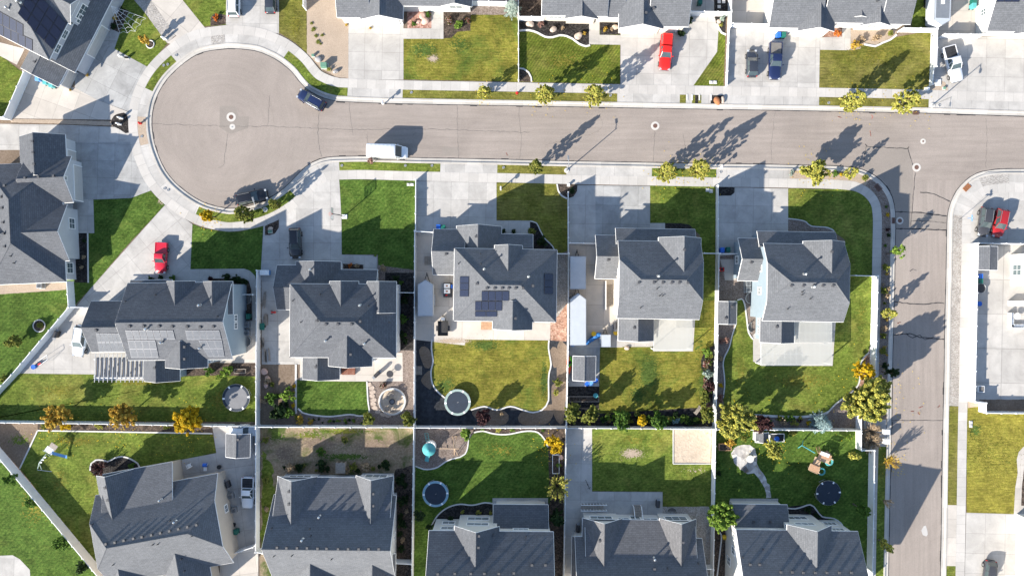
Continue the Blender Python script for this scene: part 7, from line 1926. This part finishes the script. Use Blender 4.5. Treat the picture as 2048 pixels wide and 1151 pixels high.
    build('wooden_playset', 'wooden playset with orange timber, green slides and swing beam', 'playset', p, [
        ('tower', 'wood_tan', lambda m: (m.box(G(1648,915,1.3), (1.9, 1.3, .1), -.35), m.box(G(1632,928,1.2), (1.1, 2.2, .1), -.35), m.box(G(1628,936,1.3), (1.6, 1.0, .1), -.4), [m.box(G(x, y, .9), (.1, .1, 1.8)) for x, y in ((1641,907),(1661,916),(1655,925),(1636,915),(1620,935),(1634,943),(1627,930))], [m.box(G(x, y, 1.7), (w_, .06, .5), r_) for x, y, w_, r_ in ((1651,908,1.6,-.35),(1626,943,1.3,-.4),(1622,932,.9,1.2),(1638,938,.9,1.2))])),
        ('roof', 'wood', lambda m: (m.box(G(1653,913,2.5), (1.5, .9, .06), -.35), m.box(G(1656,906,2.1), (.9, .5, .06), -.7), m.box(G(1629,936,2.3), (1.5, .95, .06), -.4))), ('canopy', 'plastic_white', lambda m: m.box(G(1650,908,2.55), (1.4, .55, .05), -.35)),
        ('slide', 'plastic_teal', lambda m: (m.ring(G(1658,922,.8), .55, .16, 20), m.ring(G(1643,942,.6), .5, .14, 18))), ('swing_beam', 'plastic_teal', lambda m: (m.tube(G(1630,905,2.3), G(1604,890,2.3), .07), m.tube(G(1604,890,2.3), G(1596,895,0), .06), m.tube(G(1604,890,2.3), G(1606,880,0), .06))),
        ('swing', 'black_plastic', lambda m: [(m.tube(G(x, y, 2.2), G(x, y, .5), .015, n=4), m.box(G(x, y, .45), (.4, .2, .04))) for x, y in ((1611,894),(1620,899))]), ('ladder', 'wood', lambda m: [m.tube(G(1636,905,1.3), G(1632,893,.1), .05), m.tube(G(1642,903,1.3), G(1638,892,.1), .05)] + [m.tube(G(1636 - k, 903 - k * 3, 1.1 - .28 * k), G(1641.5 - k, 901 - k * 3, 1.1 - .28 * k), .04) for k in range(4)])])
    # ---- fire pit circle
    p = W(785,802); p.z = .035
    m = MB(); m.disc((0, 0, .02), 1.95, 48, 0, .04); m.ring((0, 0, .12), 2.05, .17, 44, 1)
    tag(m.build('fire_pit_terrace', ['sand', 'hedge_stone'], origin=(0, 0, 0)), 'round walled terrace with a fire pit in the garden of the hip roofed house', 'terrace'); bpy.context.view_layer.objects.active = None
    bpy.data.objects['fire_pit_terrace'].location = p
    build('fire_pit', 'round dark fire pit in the middle of the walled terrace', 'fire pit', p, [('bowl', 'metal_dark', lambda m: (m.ring((0, 0, .35), .4, .07, 28), m.tube((0, 0, .02), (0, 0, .3), .42, .4, 24))), ('ember_bed', 'mat_grey', lambda m: m.disc((0, 0, .31), .38, 24))])
    def chair(x, y, rz, label, col='wood_grey'):
        q = W(x, y); q.z = .07
        build('garden_chair', label, 'chair', q, [('seat', col, lambda m: m.box((0, 0, .4), (.6, .58, .06))), ('backrest', col, lambda m: [m.box((-.24 + .12 * k, -.32, .72), (.1, .05, .62)) for k in range(5)]), ('armrest', col, lambda m: [m.box((s * .34, -.02, .6), (.1, .62, .04)) for s in (-1, 1)]), ('leg', col, lambda m: [m.box((sx * .28, sy * .25, .2), (.06, .06, .4)) for sx in (-1, 1) for sy in (-1, 1)])], 'wooden garden chairs', rz)
    chair(777,792,-2.4,'left upper chair beside the fire pit'); chair(785,788,2.8,'right upper chair beside the fire pit'); chair(774,817,-.6,'left lower chair beside the fire pit'); chair(783,819,.1,'right lower chair beside the fire pit')
    chair(1488,936,.5,'dark chair at the edge of the stone circle','liner_grey'); chair(381,929,.4,'pale chair on the concrete above the bottom left roof','plastic_white')
    # stepping stones
    for i, (x, y) in enumerate([(738,768),(744,775),(746,783),(745,791),(748,799),(747,807),(750,815),(756,822),(766,828),(777,830)]):
        q = W(x, y); q.z = .03; m = MB(); pts = [(math.cos(a) * .5 * rnd.uniform(.8, 1.1), math.sin(a) * .36 * rnd.uniform(.8, 1.1)) for a in [k * 2 * math.pi / 11 for k in range(11)]]
        m.prism(pts, 0, .08); o = m.build('stepping_stone', 'rock', origin=(0, 0, 0), bevel=.02); o.location = q; o.rotation_euler = (0, 0, rnd.uniform(-.3, .3))
        tag(o, ['pale stepping stone at the top of the path to the fire pit', 'pale stepping stone in the curved row left of the fire pit', 'pale stepping stone in the curved row left of the fire pit', 'pale stepping stone in the curved row left of the fire pit', 'pale stepping stone in the curved row left of the fire pit', 'pale stepping stone in the curved row left of the fire pit', 'pale stepping stone in the curved row left of the fire pit', 'pale stepping stone in the curved row left of the fire pit', 'stepping stone just below the fire pit wall', 'last stepping stone below the fire pit wall'][i], 'stepping stone', 'stepping stones to the fire pit')
    for k in range(5):
        q = W(1438 + (k % 2) * 9, -6 + (k // 2) * 10); q.z = .05; m = MB(); m.box((0, 0, .02), (.5, .5, .07)); o = m.build('paver', 'hedge_stone', origin=(0, 0, 0), bevel=.01); o.location = q; tag(o, 'square paver in the black bed at the top edge', 'paver', 'square pavers at the top edge')
    # ---- kayaks, tarp, pallets, decks
    def kayak(px, py, L_, col, rz, label):
        q = W(px, py, .4); q.z = .1
        def hull(m):
            secs = []
            for k in range(11):
                t = k / 10 * 2 - 1; w = .36 * (1 - abs(t) ** 2.4) + .01; secs.append([(t * L_ / 2, w * math.cos(a), .2 + .2 * math.sin(a) * (1 if math.sin(a) < 0 else .5) + .08 * t * t) for a in [j * math.pi / 5 for j in range(10)]])
            m.loft(secs)
        build('kayak', label, 'kayak', q, [('hull', 'plastic_' + col, hull, True), ('cockpit', 'black_plastic', lambda m: (m.ring((-.1, 0, .33), .24, .03, 20), m.disc((-.1, 0, .31), .23, 20)))], 'kayaks by the shed', rz)
    kayak(1138,729,3.0,'orange_red',R(92),'long orange red kayak lying between fence and shed'); kayak(1140,723,1.8,'lime',R(85),'short lime green kayak beside the orange one')
    q = W(1183,680); q.z = .05
    m = MB()
    for k in range(5): m.blob((-.9 + k * .5, -.35 + k * .3, .28), .42, 2, .3, k, flat=.6)
    tag(m.build('tarp', 'tarp', origin=(0, 0, 0), smooth=True), 'crumpled blue tarp beside the small white trailer', 'tarp'); bpy.data.objects['tarp'].location = q
    for x, y, l in ((855.5,521,'wooden pallet on the concrete above the white cargo trailer'), (838,740,'wooden pallet on the black fabric left of the yellowing lawn')):
        q = W(x, y); q.z = .05
        build('pallet', l, 'pallet', q, [('board', 'wood_grey', lambda m: [m.box((0, -.6 + k * .2, .13), (1.0, .13, .03)) for k in range(7)]), ('stringer', 'wood_grey', lambda m: [m.box((x_, 0, .06), (.05, 1.3, .1)) for x_ in (-.45, 0, .45)])], 'wooden pallets')
    def deck(px0, py0, px1, py1, mat, label, hz=.5):
        a, b = W(px0, py0, hz), W(px1, py1, hz); c = (a + b) / 2; c.z = 0; w, d = abs(b.x - a.x), abs(b.y - a.y)
        n = max(4, int(d / .15))
        build('deck', label, 'deck', c, [('board', mat, lambda m: [m.box((0, -d / 2 + d * (k + .5) / n, hz), (w, d / n * .88, .04)) for k in range(n)]), ('joist', mat, lambda m: [m.box((x, 0, hz / 2), (.12, d * .96, hz - .06)) for x in (-w * .45, 0, w * .45)])], 'small wooden decks')
    deck(683,732,710,749,'deck_red','dark red deck behind the hip roofed house',.5); deck(962,643,986,659,'wood','orange timber deck behind the middle house',.4)
    deck(671,925,690,946,'wood_grey','small grey deck against the twin gabled bottom house',1.2)
    # red wagon & grills
    def grill(px, py, label, rz=0.0):
        q = W(px, py, .8); q.z = .05
        build('barbecue', label, 'barbecue', q, [('lid', 'metal_dark', lambda m: m.tube((-.5, 0, .9), (.5, 0, .9), .3, n=14)), ('cart', 'black_plastic', lambda m: m.box((0, 0, .42), (1.0, .5, .75))), ('shelf', 'metal_grey', lambda m: m.box((.72, 0, .82), (.38, .48, .05))), ('shelf', 'metal_grey', lambda m: m.box((-.72, 0, .82), (.38, .48, .05)))], 'patio barbecues', rz)
    grill(1316,1007,'black barbecue at the right end of the shaded patio',1.5); grill(112,668,'covered dark grill on the pad behind the diagonal fence',1.2); grill(1231,651,'black barbecue beside the clipped hip roofed house',1.57); grill(1156,1056,'barbecue at the left wall of the house with patio steps',1.5); grill(455,968,'covered grill by the wall of the bottom left house',1.9); grill(754,748,'grill on the patio of the hip roofed house', .8)
    def table(px, py, label, mat='metal_dark', r_=.55):
        q = W(px, py, .7); q.z = .05
        build('garden_table', label, 'table', q, [('top', mat, lambda m: m.disc((0, 0, .74), r_, 28, h=.04)), ('leg', mat, lambda m: [m.tube((math.cos(k * 1.57) * .3, math.sin(k * 1.57) * .3, 0), (math.cos(k * 1.57) * .2, math.sin(k * 1.57) * .2, .72), .03) for k in range(4)])], 'garden tables')
    table(780,747,'round dark table on the tan patio'); table(1500,917,'round planter table in the stone circle','hedge_stone',.6)
    shrub(1500,914,8,'leaf_bright','green plant in the round planter of the stone circle')
    # motorbike
    q = W(1175,967); q.z = .04
    root = build('bicycle', 'dark bicycle standing on the concrete walk left of the sandpit lawn', 'bicycle', q, [('frame', 'metal_dark', lambda m: [m.tube(a, b, .03) for a, b in (((-.5, 0, .35), (0, 0, .3)), ((0, 0, .3), (-.15, 0, .85)), ((-.15, 0, .8), (.4, 0, .85)), ((0, 0, .3), (.4, 0, .8)), ((.4, 0, .95), (.52, 0, .35)), ((.38, -.3, 1.0), (.38, .3, 1.0)))]), ('saddle', 'black_plastic', lambda m: m.box((-.17, 0, .9), (.28, .16, .06), taper=.7))], None, R(-65))
    for x in (-.5, .52):
        m = MB(); m.ring((0, 0, 0), .33, .03, 28); o = m.build('wheel', 'rubber', root); o.location = (x, 0, .35); o.rotation_euler = (R(90), 0, 0)
    # mower, wheelbarrow-like red ride in the shed yard
    q = W(1442,540); q.z = .05
    root = build('lawn_mower', 'red lawn mower in the yard beside the corner house fence', 'mower', q, [('deck', 'plastic_red', lambda m: m.box((0, .1, .25), (.85, .6, .25)), False, .06), ('engine', 'black_plastic', lambda m: m.box((0, .1, .45), (.35, .35, .2)), False, .04), ('handle', 'metal_dark', lambda m: (m.tube((-.25, -.2, .3), (-.25, -.9, .95), .02), m.tube((.25, -.2, .3), (.25, -.9, .95), .02), m.tube((-.25, -.9, .95), (.25, -.9, .95), .02)))])
    for sx in (-1, 1):
        for y in (-.15, .35):
            m = MB(); m.tube((sx * .42 - .04, y, .12), (sx * .42 + .04, y, .12), .12, n=12); m.build('wheel', 'rubber', root)
    # stuff stacked next to the middle house: quad with two white coolers
    q = W(895,577); q.z = .05
    build('garden_cart', 'cart loaded with two white boxes beside the middle house', 'cart', q, [('deck', 'metal_dark', lambda m: m.box((.1, -.2, .4), (1.4, 2.3, .1))), ('box', 'plastic_white', lambda m: [m.box((.0, y, .75), (.95, .7, .55)) for y in (.45, -.4)], False, .04), ('strap', 'rust', lambda m: [m.box((.0, y, 1.04), (.3, .22, .03)) for y in (.45, -.4)]), ('crate', 'plastic_blue', lambda m: m.box((.75, .35, .65), (.3, .6, .4))), ('can', 'plastic_red', lambda m: m.box((-.1, -1.0, .6), (.25, .2, .35)))])
    # timber and planks along fence
    for i, (x, y, w, l, rz, lab) in enumerate([(533,711,1.2,2.2,.05,'bundle of long grey boards by the fence below the side yard'), (530,600,.6,2.6,-.15,'loose planks leaning by the tall fence'), (532,640,.7,2.0,.1,'stack of short planks by the tall fence'), (526,685,.5,1.6,0,'small rusty frame pile by the tall fence')]):
        q = W(x, y); q.z = .05; m = MB(); rr = random.Random(i)
        for k in range(9): m.box((rr.uniform(-w / 2, w / 2), rr.uniform(-.2, .2), .05 + .05 * (k % 4)), (.12, l * rr.uniform(.7, 1), .05), rr.uniform(-.12, .12))
        o = m.build('lumber_pile', 'wood_grey', origin=(0, 0, 0)); o.location = q; o.rotation_euler = (0, 0, rz); tag(o, lab, 'lumber pile', 'timber by the fence')
    q = W(546,624); q.z = .05
    build('toy_tricycle', 'red and purple toy on the concrete by the tall fence', 'toy', q, [('frame', 'plastic_red', lambda m: (m.box((.2, 0, .3), (.7, .25, .15)), m.tube((.5, -.25, .55), (.5, .25, .55), .03))), ('wheel', 'black_plastic', lambda m: [m.tube((x, y - .04, .15), (x, y + .04, .15), .15, n=12) for x, y in ((-.15, -.25), (-.15, .25), (.5, 0))])])
    q = W(527,652); q.z = .05
    build('green_cart', 'green and black hand cart by the tall fence', 'cart', q, [('tray', 'plastic_green', lambda m: m.box((0, 0, .45), (.6, .9, .3), taper=1.2)), ('wheel', 'rubber', lambda m: [m.tube((s * .35 - .05, 0, .2), (s * .35 + .05, 0, .2), .2, n=12) for s in (-1, 1)]), ('handle', 'metal_dark', lambda m: m.tube((0, .4, .5), (.1, 1.1, .9), .025))])
    q = W(533,545); q.z = .05
    build('storage_box', 'pale blue storage chest at the fence corner near the hip roofed house', 'storage box', q, [('chest', 'plastic_sky_blue', lambda m: m.box((0, 0, .5), (1.4, .75, .9)), False, .04), ('lid', 'plastic_white', lambda m: m.box((0, 0, 1.0), (1.48, .82, .1), taper=.96))])
    # blue tubs around the shed, yellow box etc
    for x, y, c_, l in ((1174,767,'blue','left blue tub below the small shed'), (1182,766,'sky_blue','middle blue tub below the small shed'), (1191,760,'blue','right blue tub below the small shed'), (1145,688,'sky_blue','blue paddling tub at the foot of the lower cargo trailer'), (1187,667,'yellow','yellow box beside the blue tarp'), (1231,665,'yellow','yellow box beside the black barbecue'), (1191,790,'teal','teal tub in the dark vegetable corner'), (1958,607,'blue','round blue tub inside the courtyard fence'), (68,733,'blue','blue box on the pad behind the white car'), (1553,876,'blue','blue tub beside the little playhouse'), (1449,1073,'yellow','yellow bucket at the wall of the bottom right house')):
        q = W(x, y, .4); q.z = .05
        build('tub', l, 'tub', q, [('shell', 'plastic_' + c_, lambda m: m.tube((0, 0, 0), (0, 0, .55), .3, .36, 16)), ('rim', 'plastic_' + c_, lambda m: m.ring((0, 0, .55), .36, .03, 20)), ('content', 'liner_grey', lambda m: m.disc((0, 0, .5), .33, 16))], 'plastic tubs and boxes')
    # raised beds
    def bed(px0, py0, px1, py1, label, mat='wood_grey', soil='mulch', h_=.35):
        a, b = W(px0, py0), W(px1, py1); c = (a + b) / 2; w, d = abs(b.x - a.x), abs(b.y - a.y)
        build('raised_bed', label, 'raised bed', c, [('board', mat, lambda m: ([m.box((0, s * d / 2, h_ / 2), (w + .08, .08, h_)) for s in (-1, 1)], [m.box((s * w / 2, 0, h_ / 2 - .003), (.08, d - .08, h_ - .01)) for s in (-1, 1)])), ('soil', soil, lambda m: m.box((0, 0, h_ / 2 - .05), (w - .08, d - .08, h_ - .12)))], 'raised garden beds')
    bed(1105,908,1118,945,'narrow white raised bed left of the long concrete walk','trim'); bed(1138,792,1197,802,'long raised vegetable bed below the small shed');
    bed(1436,886,1460,898,'dark twin planter at the sandpit fence corner','wood','mulch',.7); bed(470,737,492,745,'small raised bed above the round trampoline lawn'); bed(1538,866,1566,881,'dark play box right of the little playhouse','plastic_white','fabric',.5)
    # bench by the fence corner
    q = W(1396,820,.5); q.z = .05
    build('bench', 'white wooden bench among the trees at the fence corner', 'bench', q, [('seat', 'wood_grey', lambda m: [m.box((0, -.2 + k * .14, .45), (1.5, .11, .05)) for k in range(4)]), ('backrest', 'wood_grey', lambda m: [m.box((0, .32, .6 + k * .15), (1.5, .05, .11)) for k in range(3)]), ('leg', 'wood_grey', lambda m: [m.box((x, y, .22), (.08, .08, .45)) for x in (-.65, .65) for y in (-.2, .3)])], None, R(52))
    # courtyard sofa group
    def sofa(px, py, w, d, rz, label):
        q = W(px, py, .4); q.z = .05
        build('outdoor_sofa', label, 'sofa', q, [('base', 'trim', lambda m: m.box((0, 0, .22), (w, d, .32))), ('cushion', 'plastic_white', lambda m: [m.box((-w / 2 + w * (k + .5) / 3, -.08, .47), (w / 3 - .04, d - .25, .18)) for k in range(3)], False, .04), ('backrest', 'trim', lambda m: m.box((0, d / 2 - .08, .6), (w, .16, .55)))], 'white courtyard seats', rz)
    sofa(2022,640,2.4,.8,R(90),'white outdoor sofa along the left of the courtyard seats'); sofa(2032,606,2.2,.8,0,'white outdoor sofa at the top of the courtyard seats'); sofa(2034,652,2.0,.7,R(180),'white outdoor sofa at the bottom of the courtyard seats')
    table(2034,632,'round pale table between the white outdoor sofas','hedge_stone',.55)
    q = W(1961,777,.6); q.z = .05
    build('planter', 'white square planter at the lower corner of the courtyard', 'planter', q, [('box', 'trim', lambda m: m.box((0, 0, .4), (1.0, 1.0, .8)), False, .03), ('soil', 'liner_grey', lambda m: m.box((0, 0, .8), (.8, .8, .03)))])
    q = W(1961,576,.6); q.z = .05
    build('patio_heater', 'dark round fire bowl by the courtyard fence', 'fire bowl', q, [('bowl', 'metal_dark', lambda m: m.tube((0, 0, .3), (0, 0, .7), .45, .75, 24)), ('ring', 'metal_grey', lambda m: m.ring((0, 0, .7), .75, .05, 28)), ('foot', 'metal_dark', lambda m: m.tube((0, 0, 0), (0, 0, .3), .3, .2, 16))])
    # porch steps with white rails (bottom house with patio steps)
    q = W(1273,1022); q.z = .02
    build('porch_steps', 'white railed steps down to the shaded patio', 'steps', q, [('tread', 'wood_grey', lambda m: [m.box((0, .9 - .3 * k, .13 + .13 * k), (1.1, .3, .26 + .26 * k)) for k in range(5)]), ('railing', 'white_metal', lambda m: [(m.tube((s * .62, 1.05, 1.0), (s * .62, -.5, 2.3), .06), m.tube((s * .62, 1.05, 0), (s * .62, 1.05, 1.1), .06)) for s in (-1, 1)])])
    q = W(1188,1015,1.0); q.z = .02
    build('side_stair', 'railed cellar stair beside the long concrete walk', 'steps', q, [('railing', 'white_metal', lambda m: ([m.box((0, y, 1.0), (4.2, .08, .1)) for y in (-.45, .45)], [m.box((-2 + k * .5, y, .55), (.06, .06, .95)) for k in range(9) for y in (-.45, .45)])), ('tread', 'wood_grey', lambda m: [m.box((-1.8 + k * .4, 0, .05 + .04 * k), (.36, .8, .05)) for k in range(9)])])
    q = W(1218,590); q.z = .02
    build('cellar_stair', 'grey cellar stair in the gap left of the clipped hip roofed house', 'steps', q, [('tread', 'wood_grey', lambda m: [m.box((.05, 1.6 - k * .3, .08 + .012 * k), (1.0, .26, .04)) for k in range(12)]), ('wall', 'hedge_stone', lambda m: [m.box((-.6, 0, .45), (.16, 4.6, .9))])])
    # window wells
    for x, y, l in ((495,682,'lower rounded window well beside the pergola house'), (495,598,'upper rounded window well beside the pergola house'), (1498,596,'upper window well by the corner house wall'), (1503,654,'lower window well by the corner house wall'), (1343,1021,'rounded window well at the right end of the shaded patio')):
        q = W(x, y); q.z = .02
        m = MB(); P_ = [(math.cos(a) * .65, math.sin(a) * .8) for a in [(-90 + 18 * k) * math.pi / 180 for k in range(11)]]
        for a, b in zip(P_, P_[1:]): m.box(((a[0] + b[0]) / 2, (a[1] + b[1]) / 2, .2), (math.dist(a, b) + .02, .05, .4), math.atan2(b[1] - a[1], b[0] - a[0]))
        m.face([(x_, y_, .12) for x_, y_ in P_], 1)
        o = m.build('window_well', ['galvanised', 'liner_grey'], origin=(0, 0, 0), recalc=False); o.location = q
        if 1400 < x: o.rotation_euler = (0, 0, math.pi)
        if x == 1343: o.rotation_euler = (0, 0, R(90))
        tag(o, l, 'window well', 'window wells')
    # child's play gym on the pad left of the pergola house
    q = W(85,728); q.z = .05
    build('drying_rack', 'thin white play frame on the concrete pad behind the white car', 'frame', q, [('frame', 'white_metal', lambda m: [m.tube(a, b, .025) for a, b in (((-.9, -.5, 0), (1.6, .9, 1.2)), ((-.9, .3, 0), (1.5, 1.6, 1.2)), ((1.6, .9, 1.2), (1.5, 1.6, 1.2)), ((1.6, .9, 1.2), (1.7, .7, 0)))]), ('seat', 'plastic_red', lambda m: m.box((-.2, .1, .4), (.5, .25, .06), .5))])
    # antenna / dish on lower houses
    q = W(430,927,.5); q.z = .05
    build('watering_can', 'blue and white hose reel on the concrete above the bottom left roof', 'hose reel', W(412,928), [('reel', 'plastic_blue', lambda m: m.tube((-.3, 0, .4), (.3, 0, .4), .3, n=16)), ('stand', 'plastic_white', lambda m: (m.box((0, -.5, .3), (.5, .9, .1)), m.box((0, 0, .2), (.7, .12, .4))))])
    for x, y, l in ((440,932,'dark pot at the corner of the bottom left house'), (469,1047,'black pot above the green bin in the side yard')):
        build('flower_pot', l, 'pot', W(x, y), [('pot', 'black_plastic', lambda m: m.tube((0, 0, 0), (0, 0, .45), .26, .34, 16)), ('soil', 'mulch', lambda m: m.disc((0, 0, .43), .31, 16))], 'plant pots')
misc()

# ================================================================ LIGHT, SKY, CAMERA
EL, AZ = R(25.5), (-.765, -.644)          # the sun stands low in the lower left
sun = bpy.data.lights.new('sun', 'SUN'); sun.energy = 4.6; sun.angle = R(.5); sun.color = (1.0, .93, .82)
so = bpy.data.objects.new('sun', sun); C.objects.link(so)
d = Vector((AZ[0] * math.cos(EL), AZ[1] * math.cos(EL), math.sin(EL)))
so.rotation_euler = d.to_track_quat('Z', 'Y').to_euler(); so.location = d * 200
w = bpy.data.worlds.new('World'); bpy.context.scene.world = w; w.use_nodes = True
nt = w.node_tree; nt.nodes.clear()
sky = nt.nodes.new('ShaderNodeTexSky'); sky.sky_type = 'NISHITA'; sky.sun_disc = False
sky.sun_elevation = EL; sky.sun_rotation = math.atan2(AZ[0], AZ[1]) % (2 * math.pi); sky.altitude = 1400; sky.ozone_density = .35
bg = nt.nodes.new('ShaderNodeBackground'); bg.inputs['Strength'].default_value = .115
out = nt.nodes.new('ShaderNodeOutputWorld')
nt.links.new(sky.outputs[0], bg.inputs[0]); nt.links.new(bg.outputs[0], out.inputs[0])

cam = bpy.data.cameras.new('camera'); co = bpy.data.objects.new('camera', cam); C.objects.link(co)
co.location = (0, 0, H); co.rotation_euler = (0, 0, 0)
cam.sensor_fit = 'HORIZONTAL'; cam.sensor_width = 36
cam.lens = 36 / (2 * (1024 * S) / H)
cam.clip_end = 3000; cam.clip_start = 1
sc = bpy.context.scene; sc.camera = co
sc.view_settings.view_transform = 'Standard'; sc.view_settings.look = 'None'; sc.view_settings.gamma = 1
sc.view_settings.exposure = 1.36
try:
    sc.cycles.max_bounces = 5; sc.cycles.transparent_max_bounces = 6
except Exception: pass
